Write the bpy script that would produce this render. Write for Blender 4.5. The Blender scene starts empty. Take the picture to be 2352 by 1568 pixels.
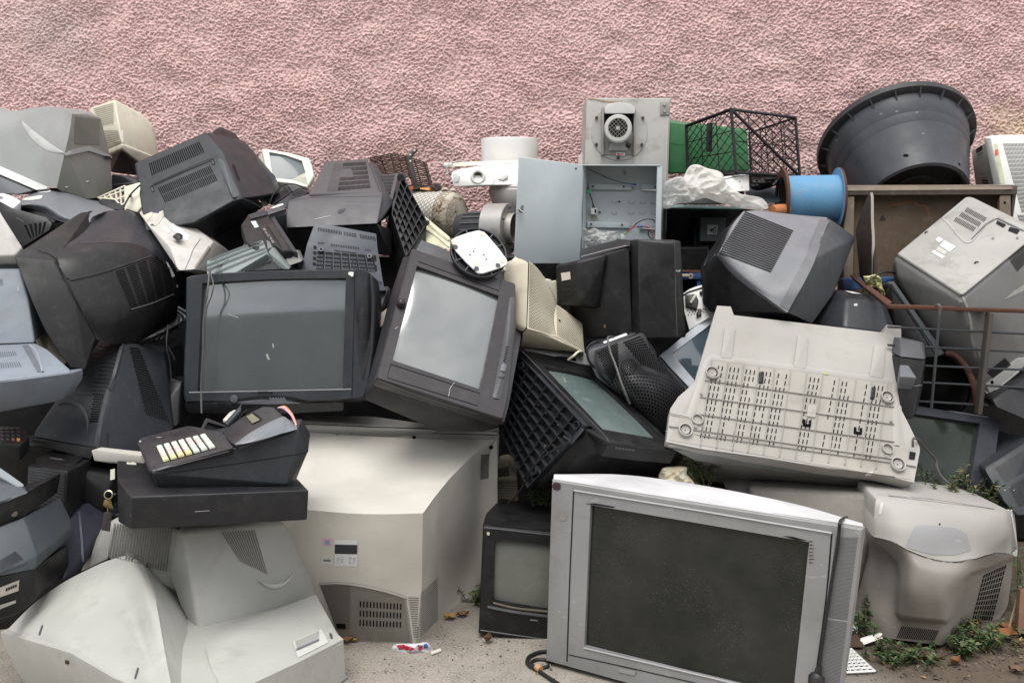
import bpy,bmesh,math,random
import numpy as np
from mathutils import Vector,Matrix,noise
from mathutils.bvhtree import BVHTree
from mathutils.geometry import tessellate_polygon
random.seed(11)
rng=np.random.default_rng(5)
SC=bpy.context.scene
COL=SC.collection
# ---------------------------------------------------------------- camera geometry
FPX=2286.67
PITCH=math.radians(8.0)
CAM=Vector((0,0,1.2))
CP,SP=math.cos(PITCH),math.sin(PITCH)
def rdir(u,v):
 x=(u-1176.0)/FPX
 y=-(v-784.0)/FPX
 return Vector((x,CP+y*SP,-SP+y*CP))
def at(u,v,Y):
 d=rdir(u,v)
 return CAM+d*(Y/d.y)
CROPS={'A':(0,196,.25),'B':(490,196,.25),'C':(980,196,.25),'D':(1470,196,.25),'E':(1764,159.25,.25),'F':(0,551.25,.25),'G':(392,551.25,.25),'H':(796.25,526.75,.25),'I':(1133.1,526.75,.25),'J':(1470,673.75,.2929),'K':(1764,526.75,.25),'L':(1837.5,857.5,.21875),'M':(0,888.1,.25),'N':(0,1176,.34375),'O':(612.5,918.75,.28646),'P':(612.5,1225,.28646),'Q':(1225,1041.25,.33854),'R':(1825.25,1078,.31243),'S':(0,392,.125),'T':(453.25,392,.125),'U':(820.75,318.5,.125),'V':(1482.25,465.5,.125),'W':(2058,612.5,.21875),'Z':(1127,759.5,.24221),'Y':(294,906.5,.1875),'X':(0,0,1)}
def crop(k):
 ox,oy,s=CROPS[k]
 def f(x,y,Y=None):
  u,v=ox+x*s,oy+y*s
  return(u,v)if Y is None else at(u,v,Y)
 return f
class Plane:
 def __init__(s,p0,p1,p2):
  s.p=p0 .copy()
  s.n=(p1-p0).cross(p2-p0).normalized()
  if s.n.dot(CAM-p0)<0:
   s.n.negate()
 def at(s,uv,off=0.0):
  d=rdir(*uv)
  t=(s.p+s.n*off-CAM).dot(s.n)/d.dot(s.n)
  return CAM+d*t
def rp(c,r=8,n=4):
 """polygon in photo units with rounded corners"""
 out=[]
 m=len(c)
 for i in range(m):
  p,q,s=Vector(c[i-1]),Vector(c[i]),Vector(c[(i+1)%m])
  a,b=(p-q),(s-q)
  ra,rb=min(r,a.length*.45),min(r,b.length*.45)
  a,b=q+a.normalized()*ra,q+b.normalized()*rb
  for k in range(n+1):
   t=k/n
   w=a*(1-t)**2+q*2*t*(1-t)+b*t*t
   out.append((w.x,w.y))
 return out
def catmull(pts,n):
 pts=[Vector(p)for p in pts]
 if len(pts)<3:
  return[pts[0].lerp(pts[-1],i/(n-1))for i in range(n)]
 out=[]
 m=len(pts)-1
 for i in range(n):
  t=i/(n-1)*m
  k=min(int(t),m-1)
  f=t-k
  p1,p2=pts[k],pts[k+1]
  p0=pts[k-1]if k>0 else p1*2-p2
  p3=pts[k+2]if k+2<=m else p2*2-p1
  out.append(.5*((2*p1)+(p2-p0)*f+(2*p0-5*p1+4*p2-p3)*f*f+(3*p1-p0-3*p2+p3)*f**3))
 return out
 # ---------------------------------------------------------------- materials
MATS={}
def lin(r,g,b):
 f=lambda c:(c/255/12.92)if c/255<=.04045 else((c/255+.055)/1.055)**2.4
 return(f(r),f(g),f(b),1)
def node_mat(name):
 m=bpy.data.materials.new(name)
 m.use_nodes=True
 nt=m.node_tree
 return m,nt,nt.nodes['Principled BSDF']
def N(nt,typ,**kw):
 n=nt.nodes.new(typ)
 for k,v in kw.items():
  if k in n.inputs:
   n.inputs[k].default_value=v
  else:
   setattr(n,k,v)
 return n
def mixrgb(nt,fac,a,b,mode='MIX'):
 n=nt.nodes.new('ShaderNodeMix')
 n.data_type='RGBA'
 n.blend_type=mode
 for s,val in((n.inputs[0],fac),(n.inputs[6],a),(n.inputs[7],b)):
  if hasattr(val,'links')or isinstance(val,bpy.types.NodeSocket):
   nt.links.new(val,s)
  else:
   s.default_value=val
 return n.outputs[2]
def ramp(nt,src,stops):
 n=nt.nodes.new('ShaderNodeValToRGB')
 e=n.color_ramp.elements
 while len(e)<len(stops):
  e.new(.5)
 for k,(p,c)in enumerate(stops):
  e[k].position=p
  e[k].color=c if len(c)==4 else(*c,1)
 nt.links.new(src,n.inputs[0])
 return n.outputs[0]
def ntex(nt,scale,detail=3,rough=.55,vec=None,stretch=None,dist=0):
 tc=nt.nodes.new('ShaderNodeTexCoord')
 src=tc.outputs['Object']
 if stretch:
  mp=nt.nodes.new('ShaderNodeMapping')
  mp.inputs['Scale'].default_value=stretch[:3]
  if len(stretch)>3:
   mp.inputs['Rotation'].default_value=stretch[3]
  nt.links.new(src,mp.inputs[0])
  src=mp.outputs[0]
 n=N(nt,'ShaderNodeTexNoise',Scale=scale,Detail=detail,Roughness=rough,Distortion=dist)
 nt.links.new(src,n.inputs['Vector'])
 return n.outputs['Fac']
G3=lambda v:(v,v,v,1)
def plastic(name,rgb,rough=.46,dirt=.35,dust=.10,scr=.25,grain=.25,metallic=0.0,dustc=(.32,.30,.27,1),spec=.34,dirtc=(.10,.085,.065,1)):
 """moulded plastic or painted metal with uneven colour, smears, dust and fine scratches"""
 if name in MATS:
  return MATS[name]
 m,nt,b=node_mat(name)
 c=(*rgb[:3],1)
 k=lambda f:(c[0]*f,c[1]*f,c[2]*f,1)
 col=mixrgb(nt,ramp(nt,ntex(nt,5,1),[(.3,G3(0)),(.7,G3(1))]),k(.90),k(1.08))
 sm=ramp(nt,ntex(nt,9,3,.75),[(.52,G3(0)),(.78,G3(dirt))])
 col=mixrgb(nt,sm,col,dirtc if max(rgb[:3])>.12 else k(.5))
 if max(rgb[:3])<.13:
  dust=dust*.35
 du=ramp(nt,ntex(nt,26,4,.8),[(.5,G3(0)),(.85,G3(dust*2.2))])
 col=mixrgb(nt,du,col,dustc)
 tc=nt.nodes.new('ShaderNodeTexCoord')
 vo=N(nt,'ShaderNodeTexVoronoi',Scale=90.0)
 nt.links.new(tc.outputs['Object'],vo.inputs['Vector'])
 sp_=ramp(nt,vo.outputs['Distance'],[(.04,G3(dust*2.5)),(.09,G3(0))])
 col=mixrgb(nt,sp_,col,dustc)
 if scr:
  s1=ramp(nt,ntex(nt,22,1,.5,stretch=(.12,3,3,(0.3,.5,.6))),[(.70,G3(0)),(.74,G3(scr))])
  col=mixrgb(nt,s1,col,k(1.7)if max(rgb[:3])<.3 else k(.75))
 nt.links.new(col,b.inputs['Base Color'])
 if max(rgb[:3])>.25 and not metallic:
  spec=.32
  rough=max(rough,.55)
 r=ramp(nt,ntex(nt,11,2,.65),[(.3,G3(max(.05,rough-.12))),(.75,G3(min(1,rough+.2)))])
 nt.links.new(r,b.inputs['Roughness'])
 b.inputs['Metallic'].default_value=metallic
 b.inputs['Specular IOR Level'].default_value=spec
 if grain:
  bp=N(nt,'ShaderNodeBump',Strength=grain,Distance=.001)
  nt.links.new(ntex(nt,420,0,.5),bp.inputs['Height'])
  nt.links.new(bp.outputs[0],b.inputs['Normal'])
 MATS[name]=m
 return m
def flat(name,rgb,rough=.6,metallic=0.0,spec=.5):
 if name in MATS:
  return MATS[name]
 m,nt,b=node_mat(name)
 c=(*rgb[:3],1)
 col=mixrgb(nt,ntex(nt,30,4),(c[0]*.8,c[1]*.8,c[2]*.8,1),(min(1,c[0]*1.15),min(1,c[1]*1.15),min(1,c[2]*1.15),1))
 nt.links.new(col,b.inputs['Base Color'])
 b.inputs['Roughness'].default_value=rough
 b.inputs['Metallic'].default_value=metallic
 b.inputs['Specular IOR Level'].default_value=spec
 MATS[name]=m
 return m
def glass(name,rgb,rough=.12,dust=.15,specks=.3,speckscale=140,spec=.5,coat=0,cior=2.0):
 """dusty picture-tube glass"""
 if name in MATS:
  return MATS[name]
 m,nt,b=node_mat(name)
 c=(*rgb[:3],1)
 du=ramp(nt,ntex(nt,5,4,.7),[(.35,G3(0)),(.85,G3(dust))])
 col=mixrgb(nt,du,c,(.35,.34,.31,1))
 tc=nt.nodes.new('ShaderNodeTexCoord')
 vo=N(nt,'ShaderNodeTexVoronoi',Scale=float(speckscale),Randomness=1.0)
 nt.links.new(tc.outputs['Object'],vo.inputs['Vector'])
 sp_=ramp(nt,vo.outputs['Distance'],[(.08,G3(1)),(.17,G3(0))])
 pat=ramp(nt,ntex(nt,7,4,.7),[(.47,G3(0)),(.62,G3(specks))])
 mul=mixrgb(nt,1.0,sp_,pat,'MULTIPLY')
 col=mixrgb(nt,mul,col,(.5,.48,.42,1))
 nt.links.new(col,b.inputs['Base Color'])
 r=ramp(nt,ntex(nt,9,3,.7),[(.3,G3(max(.02,rough-.07))),(.8,G3(rough+.15))])
 nt.links.new(r,b.inputs['Roughness'])
 b.inputs['Specular IOR Level'].default_value=spec
 b.inputs['Coat Weight'].default_value=coat
 b.inputs['Coat IOR'].default_value=cior
 b.inputs['Coat Roughness'].default_value=.05
 MATS[name]=m
 return m
 # ---------------------------------------------------------------- mesh helpers
def new_mesh(name,verts,faces):
 me=bpy.data.meshes.new(name)
 me.from_pydata([tuple(v)for v in verts],[],faces)
 me.validate()
 me.update()
 return me
def finish_bm(bm,bevel=0,seg=3,angle=22):
 bmesh.ops.remove_doubles(bm,verts=bm.verts,dist=1e-5)
 bmesh.ops.recalc_face_normals(bm,faces=bm.faces)
 if bevel>0:
  es=[e for e in bm.edges if len(e.link_faces)==2 and e.calc_face_angle(0)>math.radians(angle)]
  if es:
   bmesh.ops.bevel(bm,geom=es,offset=bevel,segments=seg,profile=.55,affect='EDGES',clamp_overlap=True)
 out=[v.co.copy()for v in bm.verts],[[v.index for v in f.verts]for f in(bm.verts.index_update()or bm.faces)]
 bm.free()
 return out
THINGS=[]
class Thing:
 def __init__(s,name,label,cat,group=None):
  s.name,s.label,s.cat,s.group=name,label,cat,group
  s.parts=[]
  s.geo={}
  s.cache={}
  THINGS.append(s)
  # -- raw
 def raw(s,name,verts,faces,mat,parent=None,label=None,smooth=35,surf=True):
  me=new_mesh(name,verts,faces)
  me.materials.append(mat)
  if smooth:
   me.polygons.foreach_set('use_smooth',[True]*len(me.polygons))
   me.set_sharp_from_angle(angle=math.radians(smooth))
  o=bpy.data.objects.new(name,me)
  COL.objects.link(o)
  if label:
   o['label']=label
  s.parts.append((o,parent))
  if surf:
   s.geo[o]=(verts,faces)
   s._tree=None
  return o
 _tree=None
 def tree(s,on=None):
  if on is None and s._tree is not None:
   return s._tree
  key=None if on is None else tuple(o.name for o in on)
  if key and key in s.cache:
   return s.cache[key]
  V,Fc=[],[]
  for o,(vs,fs)in s.geo.items():
   if on is not None and o not in on:
    continue
   k=len(V)
   V+=[tuple(v)for v in vs]
   Fc+=[[i+k for i in f]for f in fs]
  t=BVHTree.FromPolygons(V,Fc)
  if on is None:
   s._tree=t
  else:
   s.cache[key]=t
  return t
 def hit(s,u,v,on=None):
  d=rdir(u,v).normalized()
  loc,n,i,dist=s.tree(on).ray_cast(CAM,d)
  if loc is None:
   return None
  if n.dot(d)>0:
   n=-n
  return loc,n
  # -- solids
 def hull(s,name,pts,mat,push=.3,shrink=.85,bevel=.01,seg=3,pdir=(0,1,0),merge=7,parent=None,label=None,angle=22):
  pts=[Vector(p)for p in pts]
  if push:
   c=sum(pts,Vector())/len(pts)
   pd=Vector(pdir).normalized()*push
   pts=pts+[c+(p-c)*shrink+pd for p in pts]
  bm=bmesh.new()
  for p in pts:
   bm.verts.new(p)
  r=bmesh.ops.convex_hull(bm,input=bm.verts)
  kill=[e for e in r['geom_interior']+r['geom_unused']if isinstance(e,bmesh.types.BMVert)]
  bmesh.ops.delete(bm,geom=list(set(kill)),context='VERTS')
  bmesh.ops.dissolve_limit(bm,angle_limit=math.radians(merge),verts=bm.verts,edges=bm.edges)
  v,f=finish_bm(bm,bevel,seg,angle)
  return s.raw(name,v,f,mat,parent,label)
 def solid(s,name,verts,faces,mat,bevel=.006,seg=2,parent=None,label=None,angle=22):
  bm=bmesh.new()
  bv=[bm.verts.new(Vector(p))for p in verts]
  for f in faces:
   try:
    bm.faces.new([bv[i]for i in f])
   except ValueError:
    pass
  v,f=finish_bm(bm,bevel,seg,angle)
  return s.raw(name,v,f,mat,parent,label)
 def slab(s,name,poly,P,thick,mat,off=0,bevel=.003,seg=2,parent=None,label=None,shrink=1.0):
  """flat piece: photo outline on plane P, real thickness behind it"""
  a=[P.at(p,off)for p in poly]
  c=sum(a,Vector())/len(a)
  b=[c+(p-c)*shrink-P.n*thick for p in a]
  n=len(a)
  tri=tessellate_polygon([a])
  F=[tuple(t)for t in tri]+[tuple(i+n for i in t)for t in tri]+[(i,(i+1)%n,(i+1)%n+n,i+n)for i in range(n)]
  bm=bmesh.new()
  bv=[bm.verts.new(p)for p in a+b]
  for f in F:
   try:
    bm.faces.new([bv[i]for i in f])
   except ValueError:
    pass
  bmesh.ops.dissolve_limit(bm,angle_limit=.01,verts=bm.verts,edges=bm.edges)
  v,f=finish_bm(bm,bevel,seg,30)
  return s.raw(name,v,f,mat,parent,label)
 def loft(s,name,rings,mat,cap=True,parent=None,label=None,smooth=40):
  V=[p for r in rings for p in r]
  n=len(rings[0])
  F=[]
  for k in range(len(rings)-1):
   for i in range(n):
    j=(i+1)%n
    F.append((k*n+i,k*n+j,(k+1)*n+j,(k+1)*n+i))
  if cap:
   F.append(tuple(range(n)))
   F.append(tuple((len(rings)-1)*n+i for i in range(n)))
  bm=bmesh.new()
  bv=[bm.verts.new(p)for p in V]
  for f in F:
   try:
    bm.faces.new([bv[i]for i in f])
   except ValueError:
    pass
  v,f=finish_bm(bm)
  return s.raw(name,v,f,mat,parent,label,smooth)
 def grid(s,name,rows,mat,nu=24,nv=24,push=.25,shrink=.9,pdir=(0,1,0),parent=None,label=None,smooth=50,fn=None):
  """smooth moulded surface through a net of points, closed behind"""
  R=[catmull(r,nu)for r in rows]
  cols=[catmull([R[k][i]for k in range(len(R))],nv)for i in range(nu)]
  V=[cols[i][k]for k in range(nv)for i in range(nu)]
  if fn:
   V=[fn(p,i%nu/(nu-1),i//nu/(nv-1))for i,p in enumerate(V)]
  F=[(k*nu+i,k*nu+i+1,(k+1)*nu+i+1,(k+1)*nu+i)for k in range(nv-1)for i in range(nu-1)]
  edge=[i for i in range(nu)]+[k*nu+nu-1 for k in range(1,nv)]+[(nv-1)*nu+i for i in range(nu-2,-1,-1)]+[k*nu for k in range(nv-2,0,-1)]
  if push:
   c=sum((V[i]for i in edge),Vector())/len(edge)
   pd=Vector(pdir).normalized()*push
   b=len(V)
   V+=[c+(V[i]-c)*shrink+pd for i in edge]
   m=len(edge)
   F+=[(edge[i],edge[(i+1)%m],b+(i+1)%m,b+i)for i in range(m)]
   F.append(tuple(b+i for i in range(m)))
  bm=bmesh.new()
  bv=[bm.verts.new(p)for p in V]
  for f in F:
   try:
    bm.faces.new([bv[i]for i in f])
   except ValueError:
    pass
  v,f=finish_bm(bm)
  return s.raw(name,v,f,mat,parent,label,smooth)
  # -- front frames with an opening
 def front(s,name,outer,inner,P,mat,back=.05,rec=.015,rim=.004,slope=0,parent=None):
  c=Vector((sum(p[0]for p in outer)/len(outer),sum(p[1]for p in outer)/len(outer)))
  ins=lambda p,f:tuple(c+(Vector(p)-c)*f)
  fr=1-rim/(max((P.at(p)-P.at(tuple(c))).length for p in outer))
  A=[P.at(p)-P.n*back for p in outer]
  B=[P.at(p)-P.n*rim for p in outer]
  B2=[P.at(ins(p,(1+fr)/2+.0008))-P.n*rim*.3 for p in outer]
  Cc=[P.at(ins(p,fr))for p in outer]
  ci=Vector((sum(p[0]for p in inner)/len(inner),sum(p[1]for p in inner)/len(inner)))
  D=[P.at(p)for p in inner]
  si=1-slope
  E=[P.at(tuple(ci+(Vector(p)-ci)*si))-P.n*rec for p in inner]
  n,m=len(outer),len(inner)
  V=A+B+B2+Cc+D+E
  F=[]
  for k in range(3):
   F+=[(k*n+i,k*n+(i+1)%n,(k+1)*n+(i+1)%n,(k+1)*n+i)for i in range(n)]
  tri=tessellate_polygon([Cc,D])
  F+=[tuple(3*n+i for i in t)for t in tri]
  o=4*n
  F+=[(o+i,o+(i+1)%m,o+m+(i+1)%m,o+m+i)for i in range(m)]
  bm=bmesh.new()
  bv=[bm.verts.new(p)for p in V]
  for f in F:
   try:
    bm.faces.new([bv[i]for i in f])
   except ValueError:
    pass
  v,f=finish_bm(bm)
  return s.raw(name,v,f,mat,parent,None,30),A
 def screen(s,quad,P,mat,rec=.012,bulge=.012,n=14,name='screen',grow=1.03):
  q=[Vector(p)for p in quad]
  c=sum(q,Vector((0,0)))/4
  q=[c+(p-c)*grow for p in q]
  V=[]
  for j in range(n+1):
   for i in range(n+1):
    a,b=i/n,j/n
    p=(q[0]*(1-a)+q[1]*a)*(1-b)+(q[3]*(1-a)+q[2]*a)*b
    x,y=2*a-1,2*b-1
    V.append(P.at((p.x,p.y))+P.n*(-rec+bulge*((1-x*x)*.5+(1-y*y)*.5-.0)))
  F=[(j*(n+1)+i,j*(n+1)+i+1,(j+1)*(n+1)+i+1,(j+1)*(n+1)+i)for j in range(n)for i in range(n)]
  return s.raw(name,V,F,mat,None,None,60)
 def shell(s,name,ring,mat,P,steps,parent=None,label=None):
  """rear housing behind a front ring; steps (distance, scale, shift)"""
  c=sum(ring,Vector())/len(ring)
  R=[]
  for d,sc,sh in steps:
   R.append([c+(p-c)*sc-P.n*d+Vector(sh)for p in ring])
  return s.loft(name,R,mat,True,parent,label)
  # -- things laid on a surface
 def decal(s,name,poly,mat,lift=.0012,n=6,on=None,parent=None,label=None):
  V,F=[],[]
  if len(poly)==4:
   q=[Vector(p)for p in poly]
   idx={}
   for j in range(n+1):
    for i in range(n+1):
     a,b=i/n,j/n
     p=(q[0]*(1-a)+q[1]*a)*(1-b)+(q[3]*(1-a)+q[2]*a)*b
     h=s.hit(p.x,p.y,on)
     if h:
      idx[i,j]=len(V)
      V.append(h[0]+h[1]*lift)
   for j in range(n):
    for i in range(n):
     f=[idx.get(k)for k in((i,j),(i+1,j),(i+1,j+1),(i,j+1))]
     if None not in f:
      F.append(f)
  else:
   c=Vector((sum(p[0]for p in poly)/len(poly),sum(p[1]for p in poly)/len(poly)))
   size=max((Vector(p)-c).length for p in poly)
   if size>12:
    den=[]
    for k in range(len(poly)):
     p,q=Vector(poly[k]),Vector(poly[(k+1)%len(poly)])
     m=max(1,int((q-p).length/5))
     den+=[tuple(p.lerp(q,t/m))for t in range(m)]
    poly=den
   fr=(1,.66,.33)if size<12 else(1,.88,.76,.64,.52,.4,.28,.16,.06)
   rings=[[s.hit(*(c+(Vector(p)-c)*f),on)for p in poly]for f in fr]
   ctr=s.hit(c.x,c.y,on)
   m=len(poly)
   if ctr is None:
    return None
   ctrl=ctr
   for r in rings:
    for h in r:
     h=h or ctrl
     V.append(h[0]+h[1]*lift)
   V.append(ctr[0]+ctr[1]*lift)
   nr=len(fr)
   for k in range(nr-1):
    F+=[(k*m+i,k*m+(i+1)%m,(k+1)*m+(i+1)%m,(k+1)*m+i)for i in range(m)]
   F+=[((nr-1)*m+i,(nr-1)*m+(i+1)%m,nr*m)for i in range(m)]
  if not F:
   return None
  return s.raw(name,V,F,mat,parent,label,60,False)
 def slots(s,name,quad,nu,nv,mat,fu=.5,fv=.8,lift=.0012,on=None,skip=None,sub=2,stagger=0,parent=None,lens=None):
  q=[Vector(p)for p in quad]
  V,F=[],[]
  bl=lambda a,b:(q[0]*(1-a)+q[1]*a)*(1-b)+(q[3]*(1-a)+q[2]*a)*b
  for j in range(nv):
   for i in range(nu):
    if skip and skip(i,j):
     continue
    st=stagger if j%2 else 0
    a0,a1=(i+.5-fu/2+st)/nu,(i+.5+fu/2+st)/nu
    b0,b1=(j+.5-fv/2)/nv,(j+.5+fv/2)/nv
    ids=[]
    ok=True
    su,sv=(1,sub)if(b1-b0)*(q[3]-q[0]).length>(a1-a0)*(q[1]-q[0]).length else(sub,1)
    k=len(V)
    tmp=[]
    for y in range(sv+1):
     for x in range(su+1):
      p=bl(a0+(a1-a0)*x/su,b0+(b1-b0)*y/sv)
      h=s.hit(p.x,p.y,on)
      if h is None:
       ok=False
       break
      tmp.append(h[0]+h[1]*lift)
     if not ok:
      break
    if not ok:
     continue
    V+=tmp
    for y in range(sv):
     for x in range(su):
      F.append((k+y*(su+1)+x,k+y*(su+1)+x+1,k+(y+1)*(su+1)+x+1,k+(y+1)*(su+1)+x))
  if not F:
   return None
  return s.raw(name,V,F,mat,parent,None,0,False)
 def dots(s,name,quad,nu,nv,r,mat,lift=.0011,on=None,keep=None,hexa=True,parent=None,seg=7):
  q=[Vector(p)for p in quad]
  V,F=[],[]
  for j in range(nv):
   for i in range(nu):
    a=(i+.5+(.5 if hexa and j%2 else 0))/(nu+.5)
    b=(j+.5)/nv
    if keep and not keep(a,b):
     continue
    p=(q[0]*(1-a)+q[1]*a)*(1-b)+(q[3]*(1-a)+q[2]*a)*b
    h=s.hit(p.x,p.y,on)
    if h is None:
     continue
    c,n=h
    t=n.orthogonal().normalized()
    w=n.cross(t)
    k=len(V)
    for m in range(seg):
     an=m/seg*math.tau
     V.append(c+n*lift+(t*math.cos(an)+w*math.sin(an))*r)
    F.append(tuple(range(k,k+seg)))
  if not F:
   return None
  return s.raw(name,V,F,mat,parent,None,0,False)
 def stroke(s,name,pts,w,mat,lift=.0012,on=None,n=None,ridge=0,taper=False,parent=None,smooth=True):
  """a groove line or raised rib that follows the surface"""
  P2=catmull([Vector((p[0],p[1],0))for p in pts],n or max(4,len(pts)*6))if smooth else[Vector((p[0],p[1],0))for p in pts]
  H=[s.hit(p.x,p.y,on)for p in P2]
  H=[h for h in H if h]
  if len(H)<2:
   return None
  V,F=[],[]
  m=len(H)
  for i,(c,nn)in enumerate(H):
   t=(H[min(i+1,m-1)][0]-H[max(i-1,0)][0])
   sd=nn.cross(t).normalized()
   ww=w*(math.sin(math.pi*(i+.35)/(m-.3))if taper else 1)/2
   V+=[c+sd*ww+nn*lift,c+nn*(lift+ridge),c-sd*ww+nn*lift]
  for i in range(m-1):
   for k in(0,1):
    F.append((i*3+k,i*3+k+1,i*3+k+4,i*3+k+3))
  return s.raw(name,V,F,mat,parent,None,60,False)
  # -- round things
 def tube(s,name,pts,r,mat,seg=8,n=None,parent=None,label=None,smooth=True,cap=True):
  pts=[Vector(p)for p in pts]
  P3=catmull(pts,n or max(6,len(pts)*6))if smooth and len(pts)>2 else pts
  v,f=tube_geo(P3,r,seg,cap)
  return s.raw(name,v,f,mat,parent,label,50)
 def bars(s,name,segs,r,mat,seg=6,parent=None,label=None,box=False):
  V,F=[],[]
  for a,b in segs:
   v,f=tube_geo([Vector(a),Vector(b)],r,4 if box else seg,True)
   k=len(V)
   V+=v
   F+=[tuple(i+k for i in q)for q in f]
  return s.raw(name,V,F,mat,parent,label,30 if box else 50)
 def lathe(s,name,p0,p1,prof,mat,seg=40,parent=None,label=None,smooth=35,a0=0,a1=math.tau):
  """prof: (radius, t) along the axis p0-p1 in metres"""
  ax=(p1-p0).normalized()
  t=ax.orthogonal().normalized()
  w=ax.cross(t)
  V,F=[],[]
  m=len(prof)
  full=abs(a1-a0-math.tau)<1e-6
  ns=seg if full else seg+1
  for i in range(ns):
   an=a0+(a1-a0)*i/seg
   d=t*math.cos(an)+w*math.sin(an)
   for r,h in prof:
    V.append(p0+ax*h+d*r)
  for i in range(seg):
   j=(i+1)%ns
   for k in range(m-1):
    F.append((i*m+k,j*m+k,j*m+k+1,i*m+k+1))
  bm=bmesh.new()
  bv=[bm.verts.new(p)for p in V]
  for f in F:
   try:
    bm.faces.new([bv[q]for q in f])
   except ValueError:
    pass
  v,f=finish_bm(bm)
  return s.raw(name,v,f,mat,parent,label,smooth)
 def box(s,name,c,ax,ay,az,mat,bevel=.003,parent=None,label=None,seg=2):
  c,ax,ay,az=Vector(c),Vector(ax),Vector(ay),Vector(az)
  V=[c+ax*x+ay*y+az*z for x in(-1,1)for y in(-1,1)for z in(-1,1)]
  F=[(0,1,3,2),(4,6,7,5),(0,4,5,1),(2,3,7,6),(0,2,6,4),(1,5,7,3)]
  return s.solid(name,V,F,mat,bevel,seg,parent,label)
 def crumple(s,name,outline,Y,depth,mat,amp=.02,freq=14,rings=16,n=72,parent=None,label=None,seed=0):
  """crumpled film: closed, folded, round-backed"""
  c=Vector((sum(p[0]for p in outline)/len(outline),sum(p[1]for p in outline)/len(outline)))
  oc=catmull([Vector((p[0],p[1],0))for p in outline+[outline[0]]],n+1)[:n]
  V,F=[],[]
  for side in(1,-1):
   for k in range(rings):
    f=1-k/rings
    for p in oc:
     q=c+(Vector((p.x,p.y))-c)*f
     w=at(q.x,q.y,Y)
     h=math.sqrt(max(0,1-f*f))
     d=rdir(q.x,q.y).normalized()
     nz=noise.turbulence(w*freq+Vector((seed,0,0)),4,True)-.5
     rd=abs(noise.noise(w*freq*.8+Vector((0,seed,3))))
     rd2=abs(noise.noise(Vector((w.x*1.6+w.z,w.y,w.z*2.6-w.x))*freq*1.3+Vector((3,seed,7))))
     off=depth*h*side*(.7+.5*nz)+(amp*nz+amp*2.2*(.25-rd)+amp*1.3*(.25-rd2))*min(1,h*2.5)
     V.append(w-d*off)
  tot=rings*n
  for sd in(0,1):
   b=sd*tot
   for k in range(rings-1):
    for i in range(n):
     j=(i+1)%n
     F.append((b+k*n+i,b+k*n+j,b+(k+1)*n+j,b+(k+1)*n+i))
   F.append(tuple(b+(rings-1)*n+i for i in range(n)))
  bm=bmesh.new()
  bv=[bm.verts.new(p)for p in V]
  for f in F:
   try:
    bm.faces.new([bv[q]for q in f])
   except ValueError:
    pass
  v,f=finish_bm(bm)
  return s.raw(name,v,f,mat,parent,label,70)
 def text(s,name,body,uv,height,mat,on=None,angle=0,lift=.0015,parent=None):
  """raised lettering laid on the surface, height in photo units"""
  h0=s.hit(uv[0],uv[1],on)
  if h0 is None:
   return None
  ca,sa=math.cos(angle),math.sin(angle)
  h1=s.hit(uv[0]+6*ca,uv[1]+6*sa,on)
  if h1 is None:
   return None
  cu=bpy.data.curves.new('lettering','FONT')
  cu.body=body
  cu.size=1
  cu.extrude=0
  to=bpy.data.objects.new('lettering',cu)
  COL.objects.link(to)
  me=bpy.data.meshes.new_from_object(to)
  V=[v.co.copy()for v in me.vertices]
  F=[tuple(p.vertices)for p in me.polygons]
  bpy.data.objects.remove(to)
  bpy.data.curves.remove(cu)
  bpy.data.meshes.remove(me)
  p,n=h0
  ex=(h1[0]-p).normalized()
  ey=n.cross(ex).normalized()
  k=height*(p-CAM).length/FPX/.72
  return s.raw(name,[p+n*lift+(ex*v.x+ey*v.y)*k for v in V],F,mat,parent,None,0,False)
def emboss(poly,h,w,inv=False):
 """raises (towards the viewer side of the part) the area inside an outline, with a soft shoulder w wide"""
 P2=[Vector(p)for p in poly]
 nP=len(P2)
 def fn(p,a,b):
  d=p-CAM
  yy=(d.y*CP-d.z*SP)
  u=1176+d.x/yy*FPX
  v=784-(d.y*SP+d.z*CP)/yy*FPX
  q=Vector((u,v))
  ins,best=False,1e9
  for i in range(nP):
   s0,s1=P2[i],P2[(i+1)%nP]
   if(s0 .y>v)!=(s1 .y>v)and u<(s1 .x-s0 .x)*(v-s0 .y)/(s1 .y-s0 .y)+s0 .x:
    ins=not ins
   e=s1-s0
   t=max(0,min(1,(q-s0).dot(e)/max(e.length_squared,1e-9)))
   best=min(best,(q-s0-e*t).length)
  k=max(-1,min(1,(best if ins else-best)/w))
  k=.5+.5*k
  k=k*k*(3-2*k)
  return p-d.normalized()*(h*k)
 return fn
def tube_geo(P3,r,seg,cap):
 V,F=[],[]
 m=len(P3)
 up=None
 for i,p in enumerate(P3):
  t=(P3[min(i+1,m-1)]-P3[max(i-1,0)])
  t=t.normalized()if t.length>1e-9 else Vector((1,0,0))
  if up is None:
   up=t.orthogonal().normalized()
  up=(up-t*up.dot(t))
  up=up.normalized()if up.length>1e-6 else t.orthogonal().normalized()
  w=t.cross(up)
  rr=r[i]if isinstance(r,(list,tuple))else r
  for k in range(seg):
   a=(k+.5)/seg*math.tau
   V.append(p+(up*math.cos(a)+w*math.sin(a))*rr)
 for i in range(m-1):
  for k in range(seg):
   j=(k+1)%seg
   F.append((i*seg+k,i*seg+j,(i+1)*seg+j,(i+1)*seg+k))
 if cap:
  F.append(tuple(range(seg)))
  F.append(tuple((m-1)*seg+k for k in range(seg)))
 return V,F
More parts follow.
